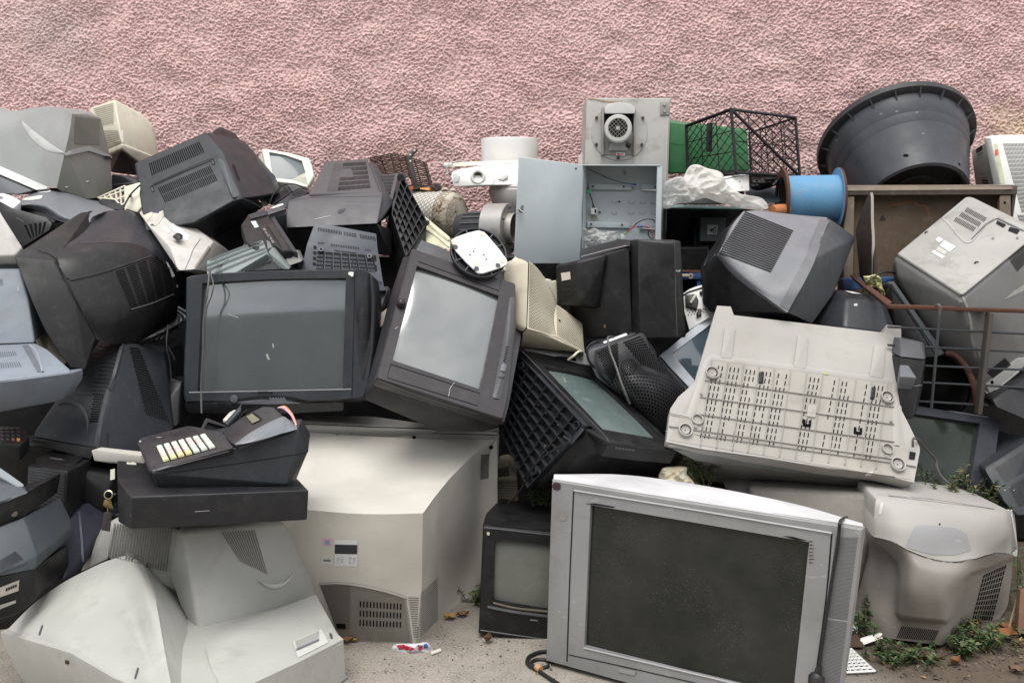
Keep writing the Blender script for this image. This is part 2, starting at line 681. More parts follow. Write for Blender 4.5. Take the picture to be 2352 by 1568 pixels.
def finish_things():
 for t in THINGS:
  objs=[o for o,_ in t.parts]
  if not objs:
   continue
  lo=Vector((1e9,)*3)
  hi=Vector((-1e9,)*3)
  for o in objs:
   n=len(o.data.vertices)
   a=np.empty(n*3)
   o.data.vertices.foreach_get('co',a)
   a=a.reshape(-1,3)
   for k in range(3):
    lo[k]=min(lo[k],a[:,k].min())
    hi[k]=max(hi[k],a[:,k].max())
  base=Vector(((lo.x+hi.x)/2,(lo.y+hi.y)/2,lo.z))
  for o in objs:
   o.data.transform(Matrix.Translation(-base))
  if len(objs)==1:
   root=objs[0]
   root.name=t.name
   root.data.name=t.name
  else:
   root=bpy.data.objects.new(t.name,None)
   root.empty_display_size=.05
   COL.objects.link(root)
   for o,par in t.parts:
    o.parent=par or root
  root.location=base
  root['label']=t.label
  root['category']=t.cat
  if t.group:
   root['group']=t.group
   # ---------------------------------------------------------------- camera, light, sky
cam=bpy.data.cameras.new('camera')
cam.sensor_width=36
cam.sensor_fit='HORIZONTAL'
cam.lens=36*FPX/2352
cam.clip_end=300
cam.clip_start=.05
cam.dof.use_dof=True
cam.dof.focus_distance=3.15
cam.dof.aperture_fstop=13.0
co=bpy.data.objects.new('camera',cam)
COL.objects.link(co)
co.location=CAM
co.rotation_euler=(math.radians(90)-PITCH,0,0)
SC.camera=co
SUN_EL,SUN_AZ=math.radians(68),math.radians(196)
w=bpy.data.worlds.new('World')
SC.world=w
w.use_nodes=True
nt=w.node_tree
bg=nt.nodes['Background']
sky=nt.nodes.new('ShaderNodeTexSky')
sky.sky_type='NISHITA'
sky.sun_disc=False
sky.sun_elevation=SUN_EL
sky.sun_rotation=SUN_AZ
sky.air_density=1.0
sky.dust_density=3.0
tc=nt.nodes.new('ShaderNodeTexCoord')
mp=nt.nodes.new('ShaderNodeMapping')
mp.inputs['Scale'].default_value=(1.0,1.0,2.2)
nt.links.new(tc.outputs['Generated'],mp.inputs[0])
cn=N(nt,'ShaderNodeTexNoise',Scale=3.0,Detail=4.0,Roughness=.5,Distortion=.3)
nt.links.new(mp.outputs[0],cn.inputs['Vector'])
cl=ramp(nt,cn.outputs['Fac'],[(.30,(4.4,4.7,5.0)),(.50,(7.0,7.1,7.2)),(.70,(11.0,10.9,10.7))])
mixc=mixrgb(nt,.88,sky.outputs[0],cl)
nt.links.new(mixc,bg.inputs[0])
bg.inputs[1].default_value=.10
sl=bpy.data.lights.new('sun','SUN')
sl.energy=1.5
sl.angle=math.radians(40)
sl.color=(1,.97,.93)
so=bpy.data.objects.new('sun',sl)
COL.objects.link(so)
so.rotation_euler=(math.radians(90)-SUN_EL,0,math.radians(-16))
so.location=(0,0,6)
SC.view_settings.view_transform='Standard'
SC.view_settings.look='None'
SC.view_settings.exposure=.95
SC.view_settings.gamma=1.0
try:
 SC.cycles.use_denoising=True
 SC.cycles.max_bounces=6
 SC.cycles.diffuse_bounces=2
except Exception:
 pass
 # ---------------------------------------------------------------- ground
def set_kind(o,kind):
 o['kind']=kind
m,nt,b=node_mat('tarmac')
tcn=nt.nodes.new('ShaderNodeTexCoord')
big=ntex(nt,1.3,5)
mid=ntex(nt,9,6,.65)
fine=ntex(nt,160,3,.6)
col=mixrgb(nt,ramp(nt,mid,[(.3,G3(0)),(.7,G3(1))]),(.17,.15,.125,1),(.33,.295,.25,1))
col=mixrgb(nt,ramp(nt,fine,[(.4,G3(0)),(.75,G3(.8))]),col,(.46,.42,.37,1))
vo=N(nt,'ShaderNodeTexVoronoi',Scale=75.0)
nt.links.new(tcn.outputs['Object'],vo.inputs['Vector'])
col=mixrgb(nt,ramp(nt,vo.outputs['Distance'],[(.08,G3(.7)),(.2,G3(0))]),col,(.42,.38,.33,1))
col=mixrgb(nt,ramp(nt,big,[(.45,G3(0)),(.7,G3(.45))]),col,(.07,.06,.05,1))
sx=nt.nodes.new('ShaderNodeSeparateXYZ')
nt.links.new(tcn.outputs['Object'],sx.inputs[0])
ad=N(nt,'ShaderNodeMath',operation='MULTIPLY_ADD')
nt.links.new(big,ad.inputs[0]);ad.inputs[1].default_value=.8
nt.links.new(sx.outputs[0],ad.inputs[2])
ad2=N(nt,'ShaderNodeMath',operation='MULTIPLY_ADD')
nt.links.new(sx.outputs[1],ad2 .inputs[0]);ad2 .inputs[1].default_value=.9
nt.links.new(ad.outputs[0],ad2 .inputs[2])
soil=ramp(nt,ad2 .outputs[0],[(0.0,G3(0)),(1.0,G3(1))])
mr=N(nt,'ShaderNodeMapRange')
nt.links.new(ad2 .outputs[0],mr.inputs[0])
mr.inputs[1].default_value=3.45;mr.inputs[2].default_value=3.75
soilc=mixrgb(nt,ntex(nt,40,5,.7),(.035,.026,.018,1),(.15,.115,.08,1))
col=mixrgb(nt,mr.outputs[0],col,soilc)
nt.links.new(col,b.inputs['Base Color'])
b.inputs['Roughness'].default_value=.9
bp=N(nt,'ShaderNodeBump',Strength=.6,Distance=.006)
hsum=N(nt,'ShaderNodeMath',operation='ADD')
nt.links.new(fine,hsum.inputs[0]);nt.links.new(mid,hsum.inputs[1])
nt.links.new(hsum.outputs[0],bp.inputs['Height'])
nt.links.new(bp.outputs[0],b.inputs['Normal'])
gm=new_mesh('ground',[(-60,-60,0),(60,-60,0),(60,60,0),(-60,60,0)],[(0,1,2,3)])
gm.materials.append(m)
go=bpy.data.objects.new('ground',gm)
COL.objects.link(go)
set_kind(go,'structure')
# ---------------------------------------------------------------- rough stucco wall (real relief)
WALL_Y=4.42
m,nt,b=node_mat('pink_stucco')
n1=ntex(nt,2.0,3,.5)
n2=ntex(nt,4.5,6,.7)
n3=ntex(nt,95,3,.7)
col=mixrgb(nt,ramp(nt,n1,[(.3,G3(0)),(.7,G3(1))]),lin(219,185,182),lin(226,196,192))
col=mixrgb(nt,ramp(nt,n3,[(.36,G3(.85)),(.54,G3(0))]),col,lin(184,142,139))
col=mixrgb(nt,ramp(nt,n2,[(.66,G3(0)),(.8,G3(.25))]),col,lin(220,198,160))
col=mixrgb(nt,ramp(nt,ntex(nt,2.3,6,.7),[(.62,G3(0)),(.8,G3(.18))]),col,lin(205,172,172))
tcn=nt.nodes.new('ShaderNodeTexCoord')
sx=nt.nodes.new('ShaderNodeSeparateXYZ')
nt.links.new(tcn.outputs['Object'],sx.inputs[0])
def zone(cx,cz,r0,r1,colr,amt):
 """a stained patch with a ragged outline"""
 global col
 v=nt.nodes.new('ShaderNodeVectorMath');v.operation='DISTANCE'
 cxyz=nt.nodes.new('ShaderNodeCombineXYZ')
 nt.links.new(sx.outputs[0],cxyz.inputs[0]);nt.links.new(sx.outputs[2],cxyz.inputs[1])
 nt.links.new(cxyz.outputs[0],v.inputs[0]);v.inputs[1].default_value=(cx,cz,0)
 a=N(nt,'ShaderNodeMath',operation='MULTIPLY_ADD')
 nt.links.new(n2,a.inputs[0]);a.inputs[1].default_value=.5
 nt.links.new(v.outputs['Value'],a.inputs[2])
 r=N(nt,'ShaderNodeMapRange');nt.links.new(a.outputs[0],r.inputs[0])
 r.inputs[1].default_value=r1;r.inputs[2].default_value=r0;r.inputs[3].default_value=0;r.inputs[4].default_value=amt
 col=mixrgb(nt,r.outputs[0],col,colr)
w0=at(130,60,WALL_Y);zone(w0 .x,w0 .z,.15,.55,lin(190,176,176),.75)
w0=at(2345,290,WALL_Y);zone(w0 .x,w0 .z,.25,.42,lin(205,192,138),.5)
w0=at(930,400,WALL_Y);zone(w0 .x,w0 .z,.25,.42,lin(215,180,145),.25)
nt.links.new(col,b.inputs['Base Color'])
b.inputs['Roughness'].default_value=.92
bp=N(nt,'ShaderNodeBump',Strength=.5,Distance=.004)
nt.links.new(n3,bp.inputs['Height'])
nt.links.new(bp.outputs[0],b.inputs['Normal'])
STEP=.0032
X0,X1,Z0,Z1=-2.75,2.75,.72,2.2
nx,nz=int((X1-X0)/STEP),int((Z1-Z0)/STEP)
def band(n0,n1,lo,hi):
 a=rng.standard_normal((n1,n0))
 fx=np.fft.fftfreq(n0,STEP)[None,:]
 fz=np.fft.fftfreq(n1,STEP)[:,None]
 f=np.hypot(fx,fz*.92)
 c=1/np.sqrt(lo*hi)
 g=np.exp(-(np.log((f+1e-9)*np.sqrt(lo*hi))/np.log(hi/lo))**2*2.2)
 r=np.fft.ifft2(np.fft.fft2(a)*g).real
 return r/r.std()
r1=band(nx,nz,.010,.019)
r2=band(nx,nz,.018,.05)
r3=band(nx,nz,.2,.9)
amp=.0032*np.clip(1+.15*r3,.7,1.3)
hgt=amp*.95*np.tanh(r1*1.2)+.0018*np.clip(r2,-2,1.2)+.003*r3
pit=np.clip(r2*.6+r1*.8-2.0,0,2)
hgt=hgt-.009*pit
xs=np.linspace(X0,X1,nx)
zs=np.linspace(Z0,Z1,nz)
V=np.empty((nz,nx,3))
V[...,0]=xs[None,:];V[...,1]=WALL_Y-hgt;V[...,2]=zs[:,None]
V=V.reshape(-1,3)
ii=np.arange(nx*nz).reshape(nz,nx)
Q=np.stack([ii[:-1,:-1],ii[:-1,1:],ii[1:,1:],ii[1:,:-1]],-1).reshape(-1,4)
extra=np.array([(-7,WALL_Y+.012,0),(7,WALL_Y+.012,0),(7,WALL_Y+.012,2.9),(-7,WALL_Y+.012,2.9),(-7,WALL_Y+.25,0),(7,WALL_Y+.25,0),(7,WALL_Y+.25,2.9),(-7,WALL_Y+.25,2.9)],float)
k=len(V)
EQ=np.array([(0,1,2,3),(5,4,7,6),(4,0,3,7),(1,5,6,2),(3,2,6,7),(4,5,1,0)])+k
V=np.vstack([V,extra]);Q=np.vstack([Q,EQ])
me=bpy.data.meshes.new('stucco_wall')
me.vertices.add(len(V));me.vertices.foreach_set('co',V.ravel())
me.loops.add(Q.size);me.loops.foreach_set('vertex_index',Q.ravel().astype(np.int32))
me.polygons.add(len(Q));me.polygons.foreach_set('loop_start',np.arange(0,Q.size,4,dtype=np.int32))
me.update(calc_edges=True)
me.polygons.foreach_set('use_smooth',np.ones(len(Q),bool))
me.materials.append(m)
wo=bpy.data.objects.new('stucco_wall',me)
COL.objects.link(wo)
wo['label']='rough pink stucco wall rising behind the whole scrap heap'
wo['category']='wall'
# ---------------------------------------------------------------- the house across the yard (shades the fronts, shows in the tubes)
T=Thing('house','pale grey house with two windows across the yard, mirrored in the dark screens','house')
hm=plastic('house_render',lin(96,95,92),.85,grain=0,scr=0)
T.box('wall',(0,-7.4,2.6),(8,0,0),(0,.2,0),(0,0,2.6),hm,0)
wm=plastic('window_frame_white',lin(225,225,222),.5,grain=0)
dk=glass('window_glass',(.02,.025,.03),.05,0,0)
for x in(-5.3,-1.5):
 o=T.solid('window',[(x+a,-7.2+e,1.15+c)for a,c in((-1.35,-.7),(1.35,-.7),(1.35,.65),(-1.35,.65),(-1.13,-.5),(1.13,-.5),(1.13,.45),(-1.13,.45))for e in(.05,)],[(0,1,5,4),(1,2,6,5),(2,3,7,6),(3,0,4,7)],wm,0)
 T.raw('pane',[(x+a,-7.18,1.15+c)for a,c in((-1.13,-.5),(1.13,-.5),(1.13,.45),(-1.13,.45))],[(0,1,2,3)],dk,o)
 # ---------------------------------------------------------------- shared materials
M_BLACK=plastic('black_plastic',(.009,.009,.010),.42,dust=.10)
M_DARK=plastic('dark_plastic',(.017,.017,.019),.42,dust=.08)
M_CHAR=plastic('charcoal_plastic',(.026,.028,.033),.42,dust=.08)
M_CHAR2=plastic('charcoal_warm_plastic',(.037,.034,.037),.40,dust=.10)
M_GREYD=plastic('dark_grey_plastic',(.075,.075,.082),.45,dust=.06)
M_GREYM=plastic('mid_grey_plastic',(.14,.145,.16),.45,dust=.06)
M_BLUEG=plastic('blue_grey_plastic',(.19,.215,.25),.45,dust=.06)
M_LGREY=plastic('light_grey_plastic',(.50,.49,.46),.48,dust=.06)
M_WARM=plastic('warm_white_plastic',(.57,.545,.49),.42,dust=.03,dirt=.12)
M_BEIGE=plastic('beige_plastic',(.60,.55,.43),.5,dust=.06)
M_CREAM=plastic('cream_plastic',(.70,.67,.54),.5,dust=.05)
M_SILVER=plastic('silver_paint',(.28,.28,.28),.38,metallic=.25,dust=.05,dirt=.3)
M_SILVERD=plastic('silver_paint_dull',(.29,.285,.28),.45,metallic=.1,dust=.06,dirt=.4)
M_TAUPE=plastic('taupe_plastic',(.25,.228,.205),.5,dust=.04,dirt=.12)
M_WHITE=flat('white_print',(.72,.72,.72),.5)
M_SLOT=flat('slot_black',(.004,.004,.004),.8,spec=.1)
M_GAP=flat('gap_dark',(.010,.010,.011),.7,spec=.2)
M_CABLE=flat('black_cable',(.012,.012,.012),.5)
M_CABLEG=flat('grey_cable',(.09,.085,.08),.5)
M_RUST=plastic('rusty_steel',(.085,.036,.022),.8,dust=.05,scr=0,dirtc=(.03,.02,.015,1))
M_STEELD=plastic('dark_steel',(.05,.055,.06),.5,metallic=.4)
M_STEEL=plastic('galvanised_steel',(.36,.35,.33),.5,metallic=.55,dirt=.6)
M_WPAINT=plastic('white_paint',(.74,.74,.71),.4,dust=.03,dirt=.2)
M_LINEL=flat('edge_light',(.30,.30,.31),.4)
M_GLASSD=glass('tube_glass_dark',(.012,.014,.011),.12,.07,.32,200,spec=.4)
M_GLASSG=glass('tube_glass_grey',(.075,.085,.088),.07,.08,.2,160,coat=1,cior=1.9)
M_GLASSB=glass('tube_glass_sky',(.11,.12,.12),.10,.10,.1,160,coat=1,cior=2.1)
M_GLASST=glass('tube_glass_green',(.11,.15,.145),.12,.25,.15,160,coat=1,cior=1.9)
# ---------------------------------------------------------------- silver television, front right
q=crop('Q')
T=Thing('crt_television','big silver television with a scratched dark screen standing on the ground at the front','television')
P=Plane(q(118,178,2.50),q(2240,510,2.10),q(80,1400,2.46))
outer=[q(122,176),q(1000,322),q(1700,430),q(2236,512),q(2180,980),q(2100,1556),q(2062,1850),q(2050,1925),q(1200,1722),q(600,1548),q(82,1405),q(100,800)]
inner=[q(388,347),q(1872,600),q(1770,1560),q(1755,1650),q(345,1305)]
fr,ring=T.front('bezel',outer,inner,P,M_SILVER,back=.028,rec=.016,rim=.006,slope=.0)
T.screen([inner[0],inner[1],inner[3],inner[4]],P,M_GLASSD,rec=.013,bulge=.006)
top=[P.at(q(x,y))-P.n*d for x,y,d in((122,176,.012),(700,270,.012),(1300,366,.012),(1900,460,.012),(2236,512,.012))]
crown=[at(*q(x,y),Y)for x,y,Y in((150,142,2.56),(600,142,2.62),(1150,215,2.55),(1750,335,2.42),(2215,470,2.22))]
crown2=[p+Vector((.04,.22,-.10))for p in crown]
M_SILW=plastic('silver_paint_lit',(.62,.62,.63),.4,metallic=.1,dust=.03,dirt=.1)  # paler silver: light falling on the top is put into the colour
T.grid('top_cover',[top,crown,crown2],M_SILW,30,12,push=.02,pdir=(0,0,-1))
c=sum(ring,Vector())/len(ring)
T.shell('rear_housing',ring,M_SILVERD,P,[(-.004,.985,(0,0,0)),(.06,.93,(0,0,-.02)),(.28,.58,(0,0,-.09)),(.36,.46,(0,0,-.10))])
T.stroke('trim_line',[q(275,250),q(1150,392),q(2026,540)],.006,M_LINEL,ridge=.003,on=[fr],smooth=False)
T.stroke('seam',[q(275,240),q(250,800),q(228,1440)],.0035,M_GAP,on=[fr])
T.stroke('seam',[q(2026,540),q(1985,1000),q(1920,1480),q(1890,1700)],.0035,M_GAP,on=[fr])
T.stroke('seam',[q(240,1362),q(700,1462),q(1300,1600)],.0025,M_GAP,on=[fr])
T.stroke('trim_line',[q(345,1318),q(900,1448),q(1500,1590)],.006,M_LINEL,ridge=.002,on=[fr])
M_GRILLE=plastic('speaker_grille',(.30,.30,.30),.6,metallic=.2)
gr=T.decal('speaker_grille',[q(2045,560),q(2212,562),q(2080,1600),q(1915,1570)],M_GRILLE,on=[fr],n=10)
T.dots('perforation',[q(2048,563),q(2208,565),q(2135,1130),q(1985,1110)],19,62,.0013,M_GREYD,lift=.002,on=[fr],seg=4)
T.dots('perforation',[q(1985,1120),q(2135,1140),q(2078,1590),q(1920,1560)],19,48,.0013,M_GREYD,lift=.002,on=[fr],seg=4)
T.decal('button',rp([q(134,195),q(188,198),q(186,248),q(132,245)],8,4),flat('plum_dot',(.03,.012,.02)),on=[fr],lift=.002)
T.decal('stain',rp([q(180,420),q(230,420),q(228,455),q(180,455)],6,3),flat('grey_smudge',(.22,.21,.2)),on=[fr])
T.decal('scratch',[q(350,338),q(420,336),q(560,360),q(540,366)],M_GAP,on=[fr])
T.decal('scratch',[q(1690,556),q(1760,562),q(1870,592),q(1780,584)],M_GAP,on=[fr])
for k in range(7):
 y=590+k*24
 T.decal('scratch',[q(1872,y),q(1900+8*(k%3),y+4),q(1895,y+8),q(1870,y+8)],flat('brown_scuff',(.05,.035,.025)),on=[fr])
T.decal('front_flap',[q(582,1445),q(700,1470),q(690,1500),q(580,1478)],M_SILVERD,lift=.003,on=[fr])
T.decal('scratch',[q(310,255),q(335,262),q(322,268),q(308,264)],M_GAP,on=[fr])
T.decal('stain',[q(1440,1605),q(1560,1630),q(1556,1640),q(1436,1614)],flat('faint_mark',(.30,.28,.24)),on=[fr])
S_SILVER=T
T=Thing('cable','dark grey power cord with moulded plug hanging down the silver television front','cable')
cp_=[P.at(q(x,y),o)for x,y,o in((2120,432,-.02),(2085,455,.010),(2075,520,.010),(2062,640,.009),(2040,760,.009),(2015,920,.009),(1990,1080,.010),(1965,1250,.010),(1940,1445,.012))]
cp_=[at(*q(2126,432),2.34)]+cp_[1:]
T.tube('cord',cp_,.0038,M_CABLE,n=60)
a_,b_=P.at(q(1940,1440),.013),P.at(q(1928,1490),.014)
T.tube('strain_relief',[a_,b_],[.006,.0085],M_CABLE,10)
T.tube('plug',[P.at(q(1928,1492),.016),P.at(q(1922,1510),.018),P.at(q(1916,1600),.018)],[.012,.018,.0175],M_CABLE,10,smooth=False)
# ---------------------------------------------------------------- grey monitor lying face down, front left
n=crop('N')
T=Thing('crt_monitor','light grey computer monitor lying face down on the ground under the cash drawer','monitor')
ML=plastic('pale_grey_plastic',(.40,.40,.37),.5,dust=.05,dirt=.22)
rimtop=[n(8,828,2.33),n(480,975,2.13),n(750,1135,2.0),n(1180,1330,1.93),n(1640,1200,2.05),n(2000,1030,2.22),n(2295,878,2.38),n(1950,560,2.62),n(700,500,2.60)]
T.loft('front_rim',[[p+Vector((0,0,.012))for p in rimtop],rimtop,[Vector((p.x*.97-.01,p.y,max(.012,p.z-.085)))for p in rimtop],[Vector((p.x*.95-.012,p.y+.01,.004))for p in rimtop]],ML)
T.grid('left_shoulder',[[n(10,826,2.335),n(130,700,2.36),n(260,580,2.38),n(420,470,2.40),n(560,395,2.42),n(700,330,2.43),n(800,300,2.43),n(870,292,2.425),n(960,350,2.40)],[n(120,865,2.28),n(240,770,2.27),n(380,680,2.28),n(520,600,2.29),n(650,530,2.31),n(780,470,2.33),n(870,440,2.325),n(950,440,2.31),n(1010,480,2.30)],[n(300,918,2.21),n(420,870,2.19),n(540,820,2.19),n(650,770,2.19),n(760,710,2.21),n(870,660,2.23),n(940,640,2.225),n(1000,640,2.21),n(1052,650,2.205)],[n(480,973,2.13),n(580,990,2.11),n(680,980,2.10),n(780,960,2.10),n(880,930,2.12),n(960,910,2.14),n(1010,900,2.13),n(1055,890,2.12),n(1092,880,2.118)],[n(750,1133,2.0),n(820,1150,1.99),n(890,1160,1.98),n(960,1165,1.98),n(1020,1165,1.99),n(1060,1160,1.985),n(1095,1150,1.982),n(1120,1145,1.98),n(1142,1140,1.98)]],ML,36,30,push=.2,pdir=(.3,1,-.8),shrink=.8)
T.grid('centre_fold',[[n(958,348,2.402),n(1040,440,2.45),n(1130,560,2.44),n(1230,700,2.37),n(1330,832,2.30)],[n(1008,478,2.302),n(1090,620,2.38),n(1180,740,2.39),n(1270,840,2.33),n(1350,905,2.25)],[n(1050,648,2.207),n(1130,790,2.29),n(1210,890,2.30),n(1310,960,2.25),n(1385,960,2.20)],[n(1090,878,2.12),n(1180,960,2.19),n(1270,1030,2.21),n(1350,1060,2.16),n(1420,1040,2.13)],[n(1140,1140,1.982),n(1230,1160,2.06),n(1310,1180,2.07),n(1390,1180,2.04),n(1460,1160,2.03)]],ML,18,22,push=.15,pdir=(.2,1,-.8),shrink=.8)
T.hull('right_flange',[n(1335,832,2.30),n(2112,543,2.55),n(2150,600,2.52),n(2295,876,2.375),n(1640,1198,2.06),n(1440,1150,2.05),n(1385,930,2.2)],ML,push=.1,pdir=(0,.6,-1),bevel=.008)
T.hull('neck',[n(1225,125,2.37),n(2005,58,2.60),n(2128,600,2.60),n(1345,872,2.33),n(1300,830,2.35),n(1180,130,2.41),n(1130,420,2.43),n(1200,620,2.40)],ML,push=.2,pdir=(-.1,1,.15),bevel=.014,merge=2)
T.hull('rear_louvre',[n(750,60,2.46),n(715,310,2.46),n(980,330,2.44),n(1225,560,2.44),n(1260,150,2.43),n(1000,20,2.46)],ML,push=.18,bevel=.01,merge=2)
T.hull('rear_louvre',[n(680,95,2.60),n(525,410,2.62),n(720,320,2.50),n(760,60,2.50)],ML,push=.1,bevel=.01)
T.slots('vent',[n(765,70),n(1160,95),n(1120,400),n(725,300)],22,1,plastic('vent_shadow',(.16,.155,.14),.7),fu=.42,fv=.96,sub=8,lift=.003)
T.slots('vent',[n(1470,130),n(1700,110),n(1790,420),n(1600,330)],13,1,plastic('vent_shadow',(.16,.155,.14),.7),fu=.4,fv=.96,sub=6,lift=.003)
T.stroke('moulded_lip',[n(1715,455),n(1800,492),n(1890,480),n(1968,400)],.012,plastic('lip_pale',(.52,.52,.49),.5),lift=.003,ridge=.003,taper=True)
MR=plastic('recess_grey',(.30,.30,.28),.5)
T.decal('port_recess',[n(1955,868),n(2145,782),n(2195,872),n(1990,975)],plastic('lip_pale',(.52,.52,.49),.5),lift=.0015)
T.decal('port_recess',[n(1970,868),n(2130,795),n(2128,850),n(1985,918)],MR,lift=.003)
T.decal('port_edge',[n(1975,918),n(2128,852),n(2130,862),n(1978,930)],M_GREYM,lift=.004)
T.decal('screw_hole',rp([n(2198,805),n(2215,808),n(2226,845),n(2208,846)],3,3),M_GREYD)
T.decal('screw_slot',rp([n(280,752),n(292,752),n(270,822),n(258,818)],3,3),M_GREYD)
T.decal('screw_slot',rp([n(918,1035),n(930,1040),n(908,1115),n(895,1112)],3,3),M_GREYD)
T.decal('stain',rp([n(435,985),n(462,985),n(465,1015),n(438,1010)],3,3),M_RUST)
# ---------------------------------------------------------------- cash drawer and register on top
y,mm=crop('Y'),crop('M')
T=Thing('cash_box','flat black cash drawer lying on the light grey monitor, under the register','drawer')
pts=[mm(1075,672,2.52),mm(1207,1008,2.20),y(2215,1162,2.33),y(2080,1020,2.56)]
low=[mm(1092,1150,2.52),mm(1200,1312,2.20),y(2195,1533,2.33)]
low.append(pts[3]+(low[2]-pts[2]))
mid_=pts[0].lerp(pts[1],.55)+Vector((-.012,-.01,0))
midl=low[0].lerp(low[1],.55)+Vector((-.012,-.01,0))
T.solid('drawer_body',[pts[0],mid_,pts[1],pts[2],pts[3],low[0],midl,low[1],low[2],low[3]],[(0,1,2,3,4),(5,9,8,7,6),(0,5,6,1),(1,6,7,2),(2,7,8,3),(3,8,9,4),(4,9,5,0)],M_DARK,.006,3)
T.stroke('seam',[y(30,1475),y(1000,1415),y(2205,1355)],.0016,M_LINEL,smooth=False)
T.decal('sticker',[mm(1165,648),mm(1255,685),mm(1250,720),mm(1165,715)],plastic('paper_tag',(.55,.54,.45),.7))
T.decal('keyhole',rp([mm(1045,945),mm(1075,945),mm(1075,980),mm(1045,980)],2,3),flat('chrome_lock',(.6,.6,.58),.25,1))
T=Thing('cash_register','charcoal cash register with pastel keys resting on the black cash drawer','register')
nearT=[y(320,930,2.27),y(1300,650,2.32),y(2080,420,2.38)]
lead=[y(100,575,2.50),y(740,375,2.56),y(1150,445,2.54)]
T.hull('base',[y(300,960,2.265),y(390,1195,2.30),y(900,1165,2.32),y(1960,1100,2.36),y(2050,1060,2.40),y(2085,880,2.41),y(2212,675,2.42),y(2075,425,2.40),y(1900,500,2.38),y(320,930,2.27),y(110,590,2.49)],M_CHAR,push=.2,shrink=.8,bevel=.008)
T.hull('key_deck',[y(318,928,2.262),y(100,570,2.50),y(150,520,2.51),y(740,372,2.56),y(860,490,2.53),y(1150,450,2.53),y(1310,640,2.31),y(255,960,2.29)],M_CHAR2,push=.05,pdir=(.1,.6,-1),bevel=.006)
T.hull('printer_hump',[y(1150,445,2.50),y(1450,240,2.55),y(1650,145,2.58),y(1780,150,2.58),y(1870,265,2.52),y(2075,415,2.41),y(1310,612,2.325),y(1500,480,2.36),y(1850,300,2.44),y(1250,570,2.36)],M_CHAR2,push=.08,pdir=(0,.5,-1),bevel=.012)
mg=plastic('silver_grey_highlight',(.16,.175,.19),.3)  # highlight on the side of the hump, put into a paler colour
T.grid('side_cover',[[y(1310,600,2.322),y(1480,470,2.35),y(1680,360,2.385),y(1860,285,2.425),y(1930,300,2.43),y(2060,410,2.405)],[y(1315,608,2.312),y(1480,535,2.325),y(1680,445,2.35),y(1870,380,2.38),y(1960,380,2.395),y(2065,414,2.398)],[y(1320,615,2.312),y(1480,585,2.315),y(1680,535,2.335),y(1870,475,2.36),y(1970,450,2.375),y(2070,420,2.39)]],mg,24,10,push=.03)
T.stroke('seam',[y(310,932),y(800,800),y(1330,655),y(2070,425)],.005,M_GREYM,ridge=.0015)
T.stroke('seam',[y(290,985),y(1200,860),y(2110,720),y(2205,685)],.002,M_GAP)
kq=[Vector(y(345,655)),Vector(y(965,497)),Vector(y(1090,655)),Vector(y(430,838))]
deck=[p[0]for p in T.parts]
T.decal('key_well',[tuple(p)for p in kq],M_BLACK,lift=.002)
kc={'w':plastic('key_white',(.66,.68,.58),.5),'p':plastic('key_pink',(.66,.55,.50),.5),'y':plastic('key_yellow',(.68,.58,.30),.5),'g':plastic('key_green',(.58,.66,.56),.5),'l':plastic('key_lemon',(.66,.64,.36),.5)}
lay=['gppll','gpp.l','wwpyy','wppyy','wpppg','wgpgg','wwwgw']
lay=['gwpl','wppL','wppy','wwpy','ppgg','wpwg','wgww']
for i,colk in enumerate(lay):
 for j,kx in enumerate(colk):
  a0,a1=(i+.09)/7,(i+.86)/7
  b0,b1=(j+.05)/4,(j+.93)/4
  bl=lambda a,b:(kq[0]*(1-a)+kq[1]*a)*(1-b)+(kq[3]*(1-a)+kq[2]*a)*b
  hs=[T.hit(*bl(a,b),deck)for a,b in((a0,b0),(a1,b0),(a1,b1),(a0,b1))]
  if None in hs:
   continue
  nn=hs[0][1]
  bot=[h[0]+nn*.001 for h in hs]
  cc=sum(bot,Vector())/4
  topk=[cc+(p-cc)*.9+nn*.007 for p in bot]
  mkey=kc['l']if kx=='L' else kc[kx]
  T.solid('key',bot+topk,[(3,2,1,0),(4,5,6,7),(0,1,5,4),(1,2,6,5),(2,3,7,6),(3,0,4,7)],mkey,.0012,1)
T.decal('receipt_slot',[y(340,525),y(690,445),y(740,515),y(690,520)],M_GAP,on=deck)
T.decal('slot_lip',[y(330,525),y(690,518),y(690,530),y(540,555)],plastic('slot_lip',(.35,.32,.28),.5),on=deck,lift=.002)
T.decal('stud',rp([y(140,565),y(165,565),y(165,582),y(140,582)],2,3),M_LGREY,on=deck)
T.decal('display_window',[y(1440,268),y(1545,215),y(1650,305),y(1535,365)],M_GAP,lift=.002)
T.decal('display_glass',[y(1450,275),y(1525,240),y(1620,318),y(1530,360)],plastic('lcd_glass',(.20,.19,.13),.3),lift=.003)
PD=Plane(y(870,495,2.55),y(970,285,2.58),y(1205,375,2.60))
T.front('hinged_lid',[y(862,495),y(965,282),y(1215,372),y(1170,440)],[y(890,480),y(980,330),y(1190,395),y(1150,435)],PD,M_CHAR2,.012,.012,.002)
T.slab('lid_inside',[y(885,485),y(980,325),y(1195,392),y(1155,440)],PD,.003,M_BLACK,off=-.012)
T.tube('display_stalk',[y(1215,375,2.57),y(1420,150,2.60)],[.010,.0105],M_CHAR,14)
T.tube('stalk_hole',[y(1418,152,2.585),y(1421,149,2.582)],.008,M_SLOT,14)
for k,(cc,dx)in enumerate((((.45,.2,.5,1),0),((.75,.30,.10,1),8),((.7,.7,.7,1),16),((.65,.25,.08,1),24),((.5,.2,.12,1),30))):
 T.tube('wire',[y(1830+dx,158-dx*.3,2.55),y(1900+dx,170-dx,2.53),y(1990+dx*.7,245-dx*.5,2.5),y(2040+dx*.6,340,2.47),y(2052+dx*.4,375,2.46)],.0013,flat('wire_%d'%k,cc),5)
